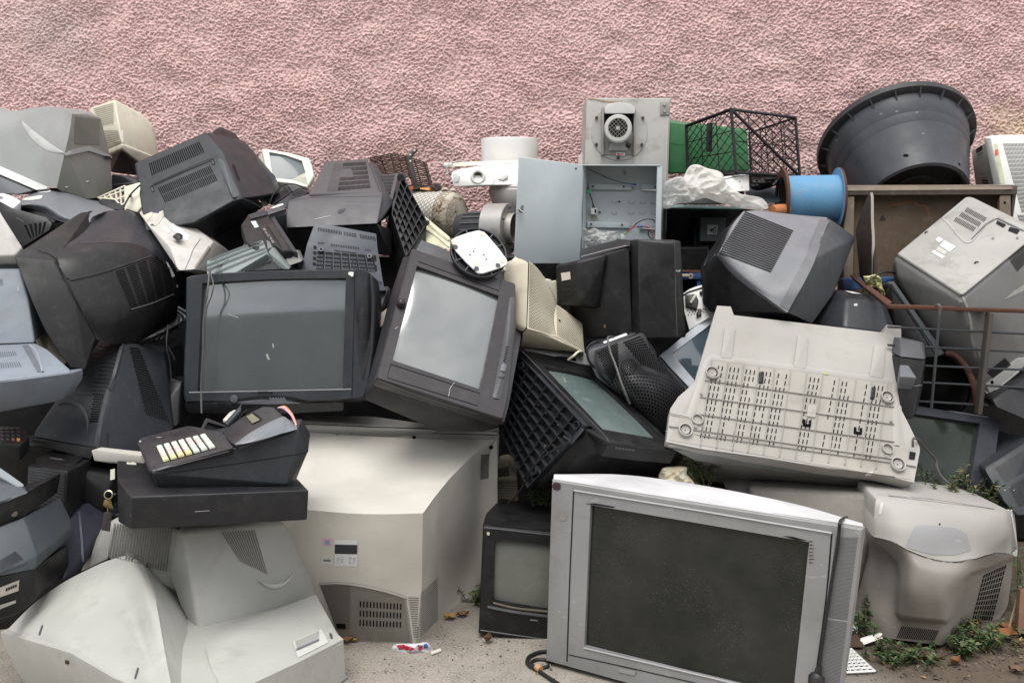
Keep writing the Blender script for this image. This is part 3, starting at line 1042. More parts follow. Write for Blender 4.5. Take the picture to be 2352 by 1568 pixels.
T=Thing('power_adapter','small white plug-in box lying behind the register stalk','adapter')
T.hull('adapter',[y(1160,300,2.60),y(1235,215,2.66),y(1312,232,2.66),y(1290,330,2.60),y(1165,345,2.60)],M_LGREY,push=.05,bevel=.003)
T=Thing('key_bunch','brass key with a dark tag hanging from the cash drawer lock','keys')
bp_=flat('brass',(.22,.15,.07),.4,1)
c0=mm(1000,990,2.40)
T.lathe('key_ring',c0,c0+Vector((0,-1,.3)).normalized()*.01,[(.009,0),(.0115,.001),(.0115,.003),(.009,.004),(.009,0)],flat('brass_pale',(.55,.47,.32),.3,.9),20)
PK=Plane(mm(950,1040,2.395),mm(1040,1050,2.40),mm(990,1130,2.39))
T.slab('key',rp([mm(955,1040),mm(1020,1030),mm(1030,1085),mm(1048,1125),mm(1010,1120),mm(945,1095)],4,3),PK,.003,bp_)
T.slab('tag',rp([mm(955,1150),mm(1028,1155),mm(1010,1330),mm(930,1315)],2,2),PK,.004,plastic('tag_brown',(.03,.022,.02),.5))
T.tube('key_stem',[mm(1030,990,2.40),mm(1062,985,2.42)],.002,M_STEEL,6)
T.tube('tag_loop',[mm(985,1100,2.395),mm(995,1160,2.39)],.002,bp_,6)
T=Thing('paper_tag','pale paper tag stuck to the drawer back corner','tag')
PK=Plane(mm(1012,760,2.50),mm(1052,752,2.50),mm(1012,850,2.49))
T.slab('paper_tag',[mm(1014,760),mm(1054,750),mm(1054,845),mm(1012,858)],PK,.002,plastic('paper_tag',(.55,.54,.45),.7),bevel=0)
# ---------------------------------------------------------------- big off-white television from behind, centre
o,p_=crop('O'),crop('P')
T=Thing('crt_television','large off-white television standing with its vented back to the camera beside the register','television')
cT=o(1255,903,2.50)
cB=p_(1192,892,2.585)
bl_=at(690,1172,2.62)
blB=p_(380,838,2.63)
fT=o(1845,305,3.02)
fB=p_(1640,600,2.86)
top_f=[at(560,1135,2.70),o(0,860,2.57),o(340,880,2.53),o(620,903,2.505),o(930,912,2.50),o(1255,903,2.505)]
top_m=[at(560,1080,2.86),o(0,640,2.80),o(340,655,2.79),o(700,660,2.78),o(1080,665,2.77),o(1450,640,2.79)]
top_n=[at(570,1030,2.95),o(0,420,2.93),o(360,430,2.93),o(760,445,2.93),o(1200,455,2.93),o(1640,450,2.93)]
top_b=[at(580,985,3.03),o(0,235,3.04),o(380,260,3.04),o(800,288,3.03),o(1300,310,3.02),o(1835,318,3.02)]
T.grid('top_cover',[top_f,top_m,top_n,top_b],M_WARM,40,24,push=.2,pdir=(0,.3,-1),shrink=.93)
T.grid('rear_panel',[[at(600,1175,2.62),o(200,872,2.55),o(620,904,2.505),o(930,913,2.498),o(1253,905,2.503)],[at(610,1250,2.64),o(250,1150,2.57),o(640,1180,2.525),o(930,1190,2.515),o(1248,1180,2.525)],[at(650,1380,2.70),o(330,1500,2.61),o(650,1520,2.57),o(930,1540,2.553),o(1240,1530,2.558)],[p_(300,830,2.68),p_(380,840,2.64),p_(650,856,2.61),p_(900,870,2.595),p_(1190,893,2.585)]],M_WARM,30,24,push=.25,shrink=.9)
T.grid('side_panel',[[o(1255,905,2.505),o(1330,800,2.62),o(1470,625,2.79),o(1640,452,2.93),o(1712,345,3.0),o(1845,316,3.02)],[o(1250,1150,2.525),o(1330,1090,2.64),o(1450,1020,2.78),o(1610,960,2.92),o(1720,850,3.0),o(1850,800,3.02)],[o(1243,1480,2.555),o(1310,1440,2.65),o(1400,1400,2.76),o(1560,1380,2.90),o(1690,1320,2.98),o(1840,1250,3.02)],[p_(1196,890,2.585),p_(1270,820,2.65),p_(1385,690,2.76),p_(1540,665,2.85),p_(1650,600,2.92),p_(1680,560,3.0)]],M_WARM,28,24,push=.15,pdir=(-1,.5,0),shrink=.9)
PF=Plane(o(240,210,3.07),o(1862,265,3.05),o(1845,860,3.03))
T.slab('front_shell',rp([o(-120,190),o(240,205),o(800,235),o(1300,256),o(1866,264),o(1842,865),p_(1690,560),o(-150,900)],4,3),PF,.22,M_LGREY,bevel=.006,shrink=.97)
T.stroke('seam',[o(250,212),o(800,242),o(1300,264),o(1850,278)],.003,M_GAP)
T.decal('screw_hole',rp([o(556,255),o(582,256),o(582,282),o(556,281)],3,4),M_SLOT)
T.decal('screw_hole',rp([o(1166,283),o(1196,284),o(1196,313),o(1166,312)],3,4),M_SLOT)
T.decal('screw_hole',rp([o(1782,362),o(1815,362),o(1815,392),o(1782,392)],3,4),M_SLOT)
T.decal('handle_recess',[o(1708,428),o(1786,423),o(1780,652),o(1698,655)],M_WARM,lift=.002)
T.decal('handle_recess',[o(1714,434),o(1783,428),o(1778,625),o(1706,635)],plastic('recess_taupe',(.16,.15,.13),.6),lift=.003)
T.decal('data_plate',[o(548,1115),o(730,1118),o(728,1328),o(546,1325)],M_WHITE)
T.decal('data_plate_band',[o(549,1152),o(728,1156),o(727,1230),o(548,1227)],flat('label_navy',(.02,.02,.03),.4),lift=.002)
T.slots('print',[o(560,1245),o(720,1247),o(718,1310),o(558,1308)],5,6,M_GREYM,fu=.6,fv=.25,lift=.002,skip=lambda i,j:(i*7+j*5)%4==0 or i in(2,))
T.decal('seal_sticker',[o(447,1106),o(528,1107),o(528,1168),o(450,1163)],flat('sticker_pink',(.60,.42,.48),.4))
T.decal('seal_print',rp([o(470,1120),o(510,1122),o(508,1155),o(470,1150)],2,3),flat('sticker_blue',(.25,.3,.5),.4),lift=.002)
T.decal('barcode_sticker',[o(447,1262),o(526,1264),o(524,1304),o(446,1300)],M_WHITE)
T.slots('barcode',[o(456,1268),o(516,1270),o(515,1292),o(456,1290)],10,1,M_DARK,fu=.55,fv=.9,lift=.002)
mrec=plastic('rear_recess',(.20,.185,.16),.55)
T.decal('socket_recess',[p_(425,405),p_(560,398),p_(680,405),p_(830,432),p_(980,468),p_(1085,505),p_(1110,560),p_(1135,680),p_(1155,872),p_(600,848),p_(500,600)],mrec)
T.stroke('recess_edge',[p_(425,402),p_(600,396),p_(830,430),p_(1085,502),p_(1112,560),p_(1160,880)],.008,plastic('recess_rim',(.27,.25,.22),.5),ridge=.004)
T.slots('vent',[p_(742,520),p_(1090,545),p_(1085,760),p_(738,745)],13,3,M_SLOT,fu=.38,fv=.64,lift=.003)
T.decal('socket_panel',[p_(440,420),p_(672,408),p_(668,760),p_(560,770)],plastic('socket_panel',(.13,.12,.105),.5),lift=.0025)
T.decal('socket',[p_(560,712),p_(638,716),p_(636,756),p_(570,752)],M_SLOT,lift=.004)
T.slots('vent',[p_(1132,500),p_(1222,500),p_(1208,830),p_(1182,830)],1,18,plastic('vent_taupe',(.12,.11,.10),.6),fu=1,fv=.35,lift=.003)
T.slots('vent',[p_(1235,470),p_(1368,345),p_(1368,690),p_(1225,830)],1,20,plastic('vent_taupe',(.12,.11,.10),.6),fu=1,fv=.3,lift=.003,sub=3)
T=Thing('crt_television','grey television lying flat behind the large off-white one, only its lid showing','television')
T.hull('housing',[at(515,955,3.06),at(640,948,3.12),at(860,955,3.15),at(1005,976,3.12),at(1004,986,3.05),at(860,976,3.06),at(640,968,3.06),at(520,975,3.04)],M_LGREY,push=.3,pdir=(0,.35,-1),bevel=.01)
T.stroke('seam',[at_ for at_ in[(660,972),(850,980),(1000,985)]],.003,M_GAP)
# ---------------------------------------------------------------- small black portable television
T=Thing('crt_television','small black portable television standing on the ground behind the silver one','television')
P=Plane(o(1745,1008,2.66),o(2330,1060,2.66),p_(1700,800,2.62))
outer=rp([o(1742,1005),o(1960,1030),o(2420,1085),p_(2400,885),p_(1700,795),],6,3)
outer=[o(1742,1003),o(1960,1026),o(2420,1072),p_(2390,885),p_(2000,838),p_(1698,798)]
inner=rp([o(1830,1110),o(2080,1140),o(2420,1180),p_(2400,625),p_(2100,592),p_(1815,540)],5,3)
fr,ring=T.front('bezel',outer,inner,P,M_BLACK,.03,.02,.004,slope=.02)
T.screen([inner[1],inner[10],inner[14],inner[22]],P,glass('tube_glass_small',(.12,.125,.11),.18,.25,.2),rec=.02,bulge=.014)
T.hull('housing',[P.at(p)-P.n*.03 for p in outer]+[o(1735,985,2.70),o(1760,905,2.80),o(1800,870,2.86),o(1840,858,2.88),o(2265,905,2.88),o(2420,925,2.88)],M_BLACK,push=.2,shrink=.7,bevel=.012)
T.stroke('trim_line',[o(1745,1018),o(1960,1042),o(2300,1080)],.003,M_GREYM,on=[fr])
T.stroke('seam',[p_(1700,770),p_(1960,808),p_(2260,850)],.004,M_GREYD,ridge=.002,on=[fr])
T.stroke('lower_ledge',[p_(1770,590),p_(1990,632),p_(2300,672)],.012,M_CHAR,ridge=.004,on=[fr])
T.stroke('lower_ledge',[p_(1815,555),p_(2000,598),p_(2300,630)],.008,plastic('dusty_ledge',(.10,.085,.065),.7),ridge=.003,on=[fr])
T.decal('knob',rp([o(1765,1052),o(1788,1054),o(1788,1082),o(1765,1080)],3,4),plastic('ivory_dot',(.5,.48,.34),.4),on=[fr],lift=.002)
T.text('lettering','ARCELIK',p_(2113,694),3.2,M_LGREY,on=[fr],angle=.10)
# ================================================================ second row, centre
g,h,i_,z,k_=crop('G'),crop('H'),crop('I'),crop('Z'),crop('K')
# ---- dark television facing the camera
T=Thing('crt_television','dark grey television with a wide grey screen facing the camera, cord over its left','television')
P=Plane(g(140,340,3.028),g(1690,275,3.008),g(130,1480,2.943))
outer=[g(135,345),g(180,325),g(400,302),g(800,282),g(1200,271),g(1700,268),g(1795,277),g(1850,330),g(1882,500),g(1886,700),g(1870,1000),g(1825,1320),g(1785,1440),g(1690,1468),g(1000,1490),g(130,1490),g(112,1440),g(110,1200),g(128,800)]
inner=[g(290,395),g(500,380),g(900,360),g(1250,352),g(1610,348),g(1595,850),g(1580,1365),g(900,1375),g(245,1388),g(268,900)]
fr,ring=T.front('bezel',outer,inner,P,M_CHAR,.10,.022,.008,slope=.012)
T.screen([inner[0],inner[4],inner[6],inner[8]],P,M_GLASSG,rec=.02,bulge=.012,grow=1.05)
T.shell('rear_housing',ring,M_DARK,P,[(-.02,.985,(0,0,0)),(.04,.97,(0,0,-.01)),(.22,.62,(0,0,-.04)),(.30,.5,(0,0,-.05))])
T.grid('side_trim',[[g(1692,272,2.99),g(1770,274,2.985),g(1815,300,2.99),g(1850,350,3.02)],[g(1690,700,2.98),g(1760,680,2.962),g(1820,690,2.965),g(1878,700,3.0)],[g(1680,1100,2.965),g(1750,1080,2.95),g(1810,1060,2.955),g(1855,1050,2.985)],[g(1668,1440,2.95),g(1710,1430,2.945),g(1745,1410,2.95),g(1775,1390,2.97)]],M_CHAR,14,20,push=.03)
T.decal('hollow',[g(1812,392),g(1830,430),g(1834,700),g(1832,1000),g(1795,1180),g(1762,1290),g(1730,1100),g(1706,900),g(1702,720),g(1740,560)],M_DARK,lift=.002)
T.stroke('seam',[g(1690,272),g(1684,700),g(1665,1440)],.002,M_GAP)
T.stroke('seam',[g(170,1398),g(900,1384),g(1660,1368)],.003,M_LINEL,on=[fr])
T.hull('chin',[g(120,1485,2.955),g(430,1500,2.945),g(960,1445,2.935),g(1300,1488,2.94),g(1600,1470,2.955),g(1592,1572,2.97),g(1000,1600,2.96),g(140,1590,2.97),g(700,1500,2.925)],M_CHAR,push=.1,bevel=.008)
T.stroke('chin_arch',[g(430,1502),g(570,1480),g(760,1446),g(930,1436),g(1130,1452),g(1310,1486),g(1700,1462)],.006,M_GAP,lift=.002)
T.grid('control_ledge',[[g(640,1498,2.93),g(780,1482,2.912),g(950,1478,2.905),g(1080,1485,2.912),g(1195,1496,2.925)],[g(640,1508,2.93),g(780,1506,2.91),g(950,1506,2.902),g(1080,1504,2.91),g(1195,1502,2.925)]],M_GREYD,16,4,push=.02)
T.lathe('power_button',P.at(g(585,1462))+P.n*-.002,P.at(g(585,1462))+P.n*.02,[(0,.012),(.009,.012),(.0125,.008),(.0125,0)],M_GREYD,18)
T.dots('control_dot',[g(905,1446),g(1065,1446),g(1065,1472),g(905,1472)],6,2,.0028,M_GREYM,lift=.003)
T.decal('label_patch',[g(805,1386),g(940,1384),g(938,1412),g(805,1414)],M_BLACK,on=[fr])
T.decal('sticker',rp([g(1640,300),g(1670,296),g(1695,305),g(1692,335),g(1668,345),g(1660,328),g(1638,326)],3,3),M_WHITE,lift=.012)
T.stroke('screen_scuff',[g(885,1045),g(895,1080),g(908,1098)],.006,flat('scuff',(.35,.35,.33),.5))
T.stroke('screen_scuff',[g(530,680),g(625,712)],.002,flat('scuff',(.35,.35,.33),.5))
T.stroke('screen_scuff',[g(940,950),g(946,990)],.004,flat('scuff',(.35,.35,.33),.5))
T=Thing('cable','thin dark cord looped down over the left side of the wide grey screen','cable')
T.tube('cable',[g(690,30,3.2),g(600,140,3.14),g(470,220,3.09),g(400,255,3.06),g(362,285,3.015),g(352,340,2.985),g(345,420,2.965),g(335,520,2.955),g(315,620,2.955),g(298,800,2.945),g(300,1000,2.935),g(282,1250,2.925),g(280,1400,2.915),g(284,1590,2.89)],.0028,M_CABLEG,6,70)
T=Thing('cable','second thin cord lying just inside the left edge of the wide grey screen','cable')
T.tube('cable',[g(362,290,3.012),g(392,410,2.968),g(372,520,2.962),g(330,640,2.957),g(315,900,2.945),g(330,1150,2.935),g(318,1380,2.925)],.0022,M_CABLEG,6,50)
# ---- tilted television on its side
T=Thing('crt_television','dark television tipped onto its side, its screen tilted up to mirror pale clouds','television')
P=Plane(h(600,165,3.0),h(1555,490,3.03),h(265,1365,2.73))
outer=rp([h(600,165),h(1555,490),h(1560,900),h(1480,1568),h(1435,1750),h(265,1368)],5,3)
inner=[h(645,335),h(1398,608),h(1312,1040),h(1228,1468),h(420,1200),h(535,760)]
fr,ring=T.front('bezel',outer,inner,P,M_CHAR2,.05,.018,.008,slope=.012)
T.screen([inner[0],inner[1],inner[3],inner[4]],P,M_GLASSB,rec=.016,bulge=.012,grow=1.05)
T.hull('rear_housing',[P.at(p)-P.n*.05 for p in outer]+[h(520,255,3.06),h(405,590,3.0),h(175,1480,2.80),h(162,1560,2.80),h(800,1830,2.86),h(1260,1856,2.92),h(1400,1820,2.9)],M_DARK,push=.28,shrink=.62,bevel=.010)
PB=Plane(P.at(h(690,95))-P.n*.07,P.at(h(1620,455))-P.n*.07,P.at(h(1440,1700))-P.n*.07)
T.slab('back_rim',[h(688,92),h(960,205),h(1300,330),h(1622,455),h(1568,605),h(1635,642),h(1600,1010),h(1490,1620),h(1450,1770),h(1300,1700),h(900,1400),h(640,180)],PB,.03,M_GREYD,bevel=.004)
T.stroke('rim_edge',[h(690,97),h(960,208),h(1300,335),h(1620,458)],.006,M_LGREY,ridge=.003)
T.stroke('rim_edge',[h(1632,645),h(1598,1010),h(1490,1600)],.003,M_GREYM)
T.stroke('panel_edge',[h(688,200),h(1418,462),h(1400,565),h(657,295),h(688,200)],.0022,M_GAP,on=[fr],smooth=False)
T.stroke('panel_edge',[h(405,1238),h(1222,1505),h(1205,1620),h(372,1362),h(405,1238)],.0022,M_GAP,on=[fr],smooth=False)
T.grid('control_channel',[[P.at(h(1500,625),.001),P.at(h(1520,620),.001),P.at(h(1545,632),.001)],[P.at(h(1440,1000),.001),P.at(h(1480,1010),.010),P.at(h(1525,1020),.002)],[P.at(h(1385,1300),.001),P.at(h(1430,1310),.010),P.at(h(1478,1320),.002)],[P.at(h(1340,1540),.001),P.at(h(1370,1550),.004),P.at(h(1405,1555),.001)]],M_GREYD,8,20,push=.01)
for k in range(7):
 c=h(1473-k*4.2,1082+k*21.5)
 T.decal('control_slot',[(c[0]-2.6,c[1]-1.2),(c[0]+2.6,c[1]-.4),(c[0]+2.4,c[1]+1.4),(c[0]-2.8,c[1]+.6)],M_SLOT,lift=.002)
T.decal('button',rp([h(1428,1240),h(1465,1240),h(1450,1308),h(1412,1302)],4,4),M_GREYM,lift=.004)
T.decal('button',rp([h(1405,1322),h(1452,1325),h(1442,1362),h(1395,1358)],5,4),M_GREYD,lift=.004)
c=P.at(h(500,692))
T.lathe('knob',c,c+P.n*.03,[(0,.022),(.007,.021),(.013,.014),(.014,.004),(.014,-.004)],plastic('dark_knob',(.025,.018,.02),.22,grain=0),24)
T.stroke('scratch',[h(445,915),h(468,895)],.002,M_LINEL,on=[fr])
T.stroke('scratch',[h(990,1405),h(950,1460),h(935,1540)],.002,M_LINEL,on=[fr])
T.stroke('seam',[h(265,1372),h(700,1530),h(1210,1690)],.004,M_GREYM,lift=.002)
S_TILT=P
# ---- round swivel base lying on its top edge
T=Thing('swivel_stand','round black ribbed swivel base with a white plate lying on the tipped television','base')
PO=Plane(S_TILT.p+S_TILT.n*.02,S_TILT.at(h(1555,490),.02),S_TILT.at(h(265,1365),.035))
c0=PO.at(h(1215,213))
R=.0885
T.lathe('ring',c0-PO.n*.01,c0+PO.n*.03,[(R-.005,.0),(R,.0),(R,.012),(R-.0025,.013),(R-.005,.012),(R-.005,.0)],M_CHAR,64)
T.lathe('dish',c0-PO.n*.01,c0+PO.n,[(0,.003),(R-.004,.003),(R-.004,-.002),(0,-.002)],M_BLACK,48)
T.lathe('ring',c0-PO.n*.02,c0+PO.n*.03,[(R-.017,.012),(R-.015,.018),(R-.013,.012)],M_GREYM,64)
t_=PO.n.orthogonal().normalized();w_=PO.n.cross(t_)
for k in range(12):
 a=k/12*math.tau+.1
 d=t_*math.cos(a)+w_*math.sin(a)
 T.bars('rib',[(c0+d*.05+PO.n*.0,c0+d*(R-.003)+PO.n*.001)],.0018,M_GREYM)
PW=Plane(PO.p+PO.n*.012,PO.at(h(1555,490),.012),PO.at(h(265,1365),.012))
pl=[h(958,102),h(1010,68),h(1120,30),h(1205,10),h(1262,22),h(1300,62),h(1400,180),h(1475,282),h(1470,320),h(1420,348),h(1252,402),h(1205,398),h(1100,300),h(1000,190)]
pw=T.slab('plate',rp(pl,3,2),PW,.006,plastic('plate_white',(.80,.80,.80),.35,dirt=.3,dust=.02),bevel=.0015)
for c in((998,163),(1192,363),(1388,332)):
 T.decal('foot_pad',rp([h(c[0]-23,c[1]-20),h(c[0]+20,c[1]-14),h(c[0]+24,c[1]+18),h(c[0]-18,c[1]+20)],4,4),M_GREYD,lift=.003)
for c in((985,128),(1245,45),(1430,290),(1187,325)):
 T.decal('glue_mark',rp([h(c[0]-24,c[1]-20),h(c[0]+24,c[1]-16),h(c[0]+24,c[1]+18),h(c[0]-22,c[1]+18)],5,4),plastic('glue_mark',(.60,.55,.44),.6),lift=.0016)
T.stroke('pressed_groove',[h(1105,205),h(1112,155),h(1185,180),h(1225,130),h(1232,165),h(1205,200)],.0022,plastic('plate_shade',(.60,.60,.60),.5),smooth=False,lift=.002)
T.stroke('pressed_groove',[h(1240,190),h(1320,222)],.0022,plastic('plate_shade',(.60,.60,.60),.5),lift=.002)
for c in((1165,205),(1258,235),(1133,235),(1282,275)):
 T.decal('hole',rp([h(c[0]-8,c[1]-7),h(c[0]+8,c[1]-4),h(c[0]+7,c[1]+7),h(c[0]-8,c[1]+5)],2,3),M_GAP,lift=.002)
T.stroke('pressed_groove',[h(1040,105),h(1205,55)],.0015,M_LGREY,lift=.002)
T.stroke('pressed_groove',[h(1225,340),h(1385,288)],.0015,M_LGREY,lift=.002)
# ---- beige monitor with perforated swept back
T=Thing('crt_monitor','beige monitor with a perforated swept back wedged beside the tipped television','monitor')
T.hull('front_shell',[i_(240,255,3.10),i_(330,290,3.06),i_(312,912,2.98),i_(270,955,3.0),i_(205,600,3.08),i_(110,380,3.2)],M_BEIGE,push=.05,pdir=(-1,.6,0),bevel=.008)
T.grid('perforated_back',[[i_(330,290,3.06),i_(400,350,3.10),i_(470,445,3.13),i_(530,570,3.15),i_(577,690,3.16)],[i_(326,450,3.04),i_(400,490,3.065),i_(470,560,3.09),i_(525,650,3.11),i_(565,745,3.13)],[i_(320,640,3.015),i_(390,670,3.03),i_(460,720,3.05),i_(515,770,3.075),i_(556,815,3.10)],[i_(314,800,2.99),i_(385,820,3.0),i_(450,840,3.015),i_(510,870,3.04),i_(560,895,3.07)],[i_(310,910,2.975),i_(380,930,2.985),i_(450,950,3.0),i_(520,975,3.02),i_(580,985,3.04)]],M_BEIGE,20,20,push=.15,pdir=(.1,1,-.1))
T.grid('perforated_back',[[i_(577,690,3.16),i_(660,745,3.18),i_(750,815,3.2),i_(818,865,3.22)],[i_(558,770,3.12),i_(650,800,3.14),i_(740,850,3.165),i_(822,920,3.19)],[i_(560,880,3.07),i_(650,910,3.09),i_(740,960,3.12),i_(828,1030,3.14)],[i_(580,985,3.04),i_(660,1030,3.06),i_(750,1085,3.085),i_(838,1130,3.11)]],M_BEIGE,16,16,push=.12,pdir=(.1,1,-.1))
T.hull('underside',[i_(270,955,3.0),i_(312,912,2.98),i_(450,960,3.0),i_(580,990,3.04),i_(838,1132,3.11),i_(800,1122,3.14),i_(250,1078,3.12)],M_BEIGE,push=.1,bevel=.006)
MP=flat('perforation_brown',(.035,.03,.022),.8)
T.dots('perforation',[i_(332,318),i_(600,318),i_(600,985),i_(318,900)],20,46,.0019,MP,keep=lambda a,b:True,on=[T.parts[1][0]],seg=5)
T.dots('perforation',[i_(575,700),i_(830,880),i_(830,1120),i_(580,975)],19,22,.0020,MP,on=[T.parts[2][0]],seg=5)
T.decal('hole',[i_(590,830),i_(608,835),i_(620,858),i_(604,852)],M_SLOT,lift=.003)
T=Thing('plastic_rod','cream plastic arm sticking out behind the white swivel plate','plastic part')
T.tube('plastic_rod',[i_(100,385,3.12),i_(165,325,3.13),i_(220,275,3.14)],.010,M_CREAM,8)
T=Thing('cream_board','cream panel standing in the gap between the beige monitor and the black box set','panel')
PQ=Plane(i_(490,500,3.3),i_(580,475,3.3),i_(600,700,3.3))
T.slab('cream_board',[i_(470,455),i_(530,465),i_(535,480),i_(580,472),i_(590,700),i_(690,735),i_(695,830),i_(560,800)],PQ,.03,M_CREAM)
# ---- black box television, centre
T=Thing('crt_television','black boxy television set turned sideways below the open steel cabinet','television')
T.hull('front_shell',[i_(1270,95,3.16),i_(1322,92,3.12),i_(1660,95,3.10),i_(1722,108,3.11),i_(1742,600,3.09),i_(1772,992,3.07),i_(1342,1006,3.08),i_(1282,1000,3.12),i_(1660,130,3.085),i_(1700,995,3.06)],M_BLACK,push=.3,shrink=.9,bevel=.006,merge=3)
T.hull('rear_taper',[i_(775,288,3.22),i_(1252,150,3.16),i_(1285,1000,3.13),i_(845,1002,3.22),i_(700,730,3.24),i_(1060,1000,3.15),i_(1050,215,3.17)],M_BLACK,push=.2,shrink=.85,bevel=.008,merge=2)
T.hull('top_slab',[i_(805,210,3.26),i_(1265,93,3.2),i_(1268,148,3.15),i_(790,288,3.2)],M_DARK,push=.2,bevel=.006)
T.hull('tube_block',[i_(572,330,3.24),i_(768,290,3.14),i_(785,690,3.12),i_(590,696,3.22),i_(965,732,3.16),i_(1050,220,3.155)],M_BLACK,push=.16,bevel=.01)
T.stroke('seam',[i_(1322,94),i_(1330,500),i_(1342,1004)],.003,M_GAP)
T.stroke('seam',[i_(1258,150),i_(1270,500),i_(1280,998)],.003,M_GREYD)
T.stroke('slab_edge',[i_(810,258),i_(1030,200),i_(1250,150)],.004,M_LINEL,lift=.003)
T.stroke('edge_wear',[i_(1665,110),i_(1672,500),i_(1690,990)],.002,M_GREYD)
T.decal('label_sticker',[i_(628,402),i_(712,388),i_(718,458),i_(636,473)],plastic('label_paper',(.60,.55,.50),.6),lift=.003)
for a,b in((500,545),(548,592)):
 T.stroke('moulded_box',[i_(638,a+14),i_(714,a),i_(718,b),i_(640,b+8),i_(638,a+14)],.0015,M_CHAR2,smooth=False,lift=.002)
T.decal('screw_boss',[i_(1255,205),i_(1270,205),i_(1272,240),i_(1257,240)],M_GAP,lift=.003)
T.decal('scuff',rp([i_(1015,875),i_(1033,872),i_(1036,902),i_(1018,905)],2,3),plastic('rusty_stain',(.14,.09,.06),.7))
T.text('lettering','A·HP',i_(1676,388),4.2,M_WHITE,angle=.05)
# ---- black perforated monitor
T=Thing('crt_monitor','black monitor seen from its round perforated back, leaning under the black box set','monitor')
T.hull('front_rim',[z(915,190,3.06),z(980,130,3.08),z(1420,-5,3.12),z(1470,15,3.11),z(1560,235,3.08),z(1600,290,3.07),z(1330,690,2.99),z(1000,440,3.02),z(935,300,3.04)],M_CHAR,push=.10,bevel=.008,shrink=.95)
T.grid('perforated_back',[[z(985,195,3.03),z(1100,140,3.04),z(1220,95,3.05),z(1340,55,3.06),z(1440,20,3.07),z(1500,110,3.06),z(1590,280,3.05)],[z(1000,290,3.02),z(1110,260,3.02),z(1230,220,3.01),z(1340,200,3.02),z(1450,210,3.03),z(1560,290,3.03),z(1680,400,3.03)],[z(1030,390,3.01),z(1120,380,2.99),z(1220,330,2.965),z(1330,310,2.965),z(1440,360,2.99),z(1580,400,3.0),z(1780,490,3.02)],[z(1090,460,3.0),z(1170,470,2.97),z(1250,430,2.94),z(1350,420,2.93),z(1480,440,2.94),z(1640,480,2.97),z(1850,560,3.0)],[z(1160,540,2.99),z(1230,540,2.95),z(1310,530,2.92),z(1420,530,2.91),z(1550,550,2.92),z(1690,590,2.95),z(1830,620,2.99)],[z(1240,620,2.985),z(1310,640,2.95),z(1390,650,2.92),z(1480,660,2.91),z(1590,680,2.92),z(1690,700,2.95),z(1760,720,2.985)],[z(1330,695,2.98),z(1400,770,2.96),z(1460,820,2.94),z(1540,850,2.93),z(1600,870,2.94),z(1660,880,2.96),z(1710,860,2.99)],[z(1400,760,2.98),z(1450,880,2.97),z(1500,960,2.96),z(1560,1000,2.96),z(1610,1010,2.97),z(1650,1020,2.98),z(1680,1010,2.99)]],M_DARK,36,36,push=.12)
pb=[T.parts[1][0]]
MK=flat('perforation_black',(.003,.003,.003),.9,spec=.05)
T.dots('perforation',[z(1000,205),z(1210,110),z(1215,330),z(1150,520)],10,16,.0028,MK,on=pb,seg=6)
T.dots('perforation',[z(1250,110),z(1420,40),z(1680,420),z(1420,320)],11,15,.0030,MK,on=pb,seg=6)
for rr in range(1,6):
 T_pts=[]
 for k in range(int(rr*6)):
  a=k/(rr*6)*math.tau
  u,v=z(1310+math.cos(a)*rr*17,345+math.sin(a)*rr*14)
  T_pts.append((u,v))
 for u,v in T_pts:
  pass
def ring_dots(T,name,cx,cy,rx,ry,radii,r,mat,on,a0=0,a1=math.tau,step=22,cr=None):
 V,F=[],[]
 for q in radii:
  n=max(3,int(q*rx*abs(a1-a0)/step))
  for k in range(n):
   a=a0+(a1-a0)*(k+.5*(int(q*7)%2))/n
   hh=T.hit(*cr(cx+math.cos(a)*q*rx,cy+math.sin(a)*q*ry),on)
   if not hh:
    continue
   c,nn=hh
   t=nn.orthogonal().normalized();w=nn.cross(t);b0=len(V)
   for m in range(6):
    V.append(c+nn*.0011+(t*math.cos(m/6*math.tau)+w*math.sin(m/6*math.tau))*r)
   F.append(tuple(range(b0,b0+6)))
 if F:
  T.raw(name,V,F,mat,None,None,0,False)
ring_dots(T,'perforation',1310,345,1,1,[18,36,54,72],.0026,MK,pb,step=18,cr=z)
ring_dots(T,'perforation',1400,1080,1,1,[320,352,384,416,448,480,512,544,576,608,640,672],.0030,MK,pb,a0=-math.radians(115),a1=-math.radians(42),step=30,cr=z)
T.decal('label_strip',[z(1068,108),z(1285,25),z(1298,45),z(1075,125)],M_WHITE,lift=.002)
T.stroke('rim_edge',[z(985,192),z(1200,100),z(1440,15),z(1500,110),z(1600,285)],.003,M_GREYD,lift=.003)
T=Thing('cable','grey cord draped over the black perforated monitor','cable')
T.tube('cable',[z(1165,60,3.02),z(1120,58,3.0),z(1112,90,2.985),z(1135,200,2.965),z(1185,330,2.93),z(1235,480,2.895),z(1280,600,2.885),z(1320,690,2.90)],.0035,M_CABLEG,8,50)
T=Thing('cable','black cord curling round the left rim of the black perforated monitor','cable')
T.tube('cable',[z(1035,105,3.0),z(980,110,2.99),z(925,150,2.985),z(912,200,2.98),z(935,290,2.98),z(985,350,3.0)],.0035,M_BLACK,8,40)
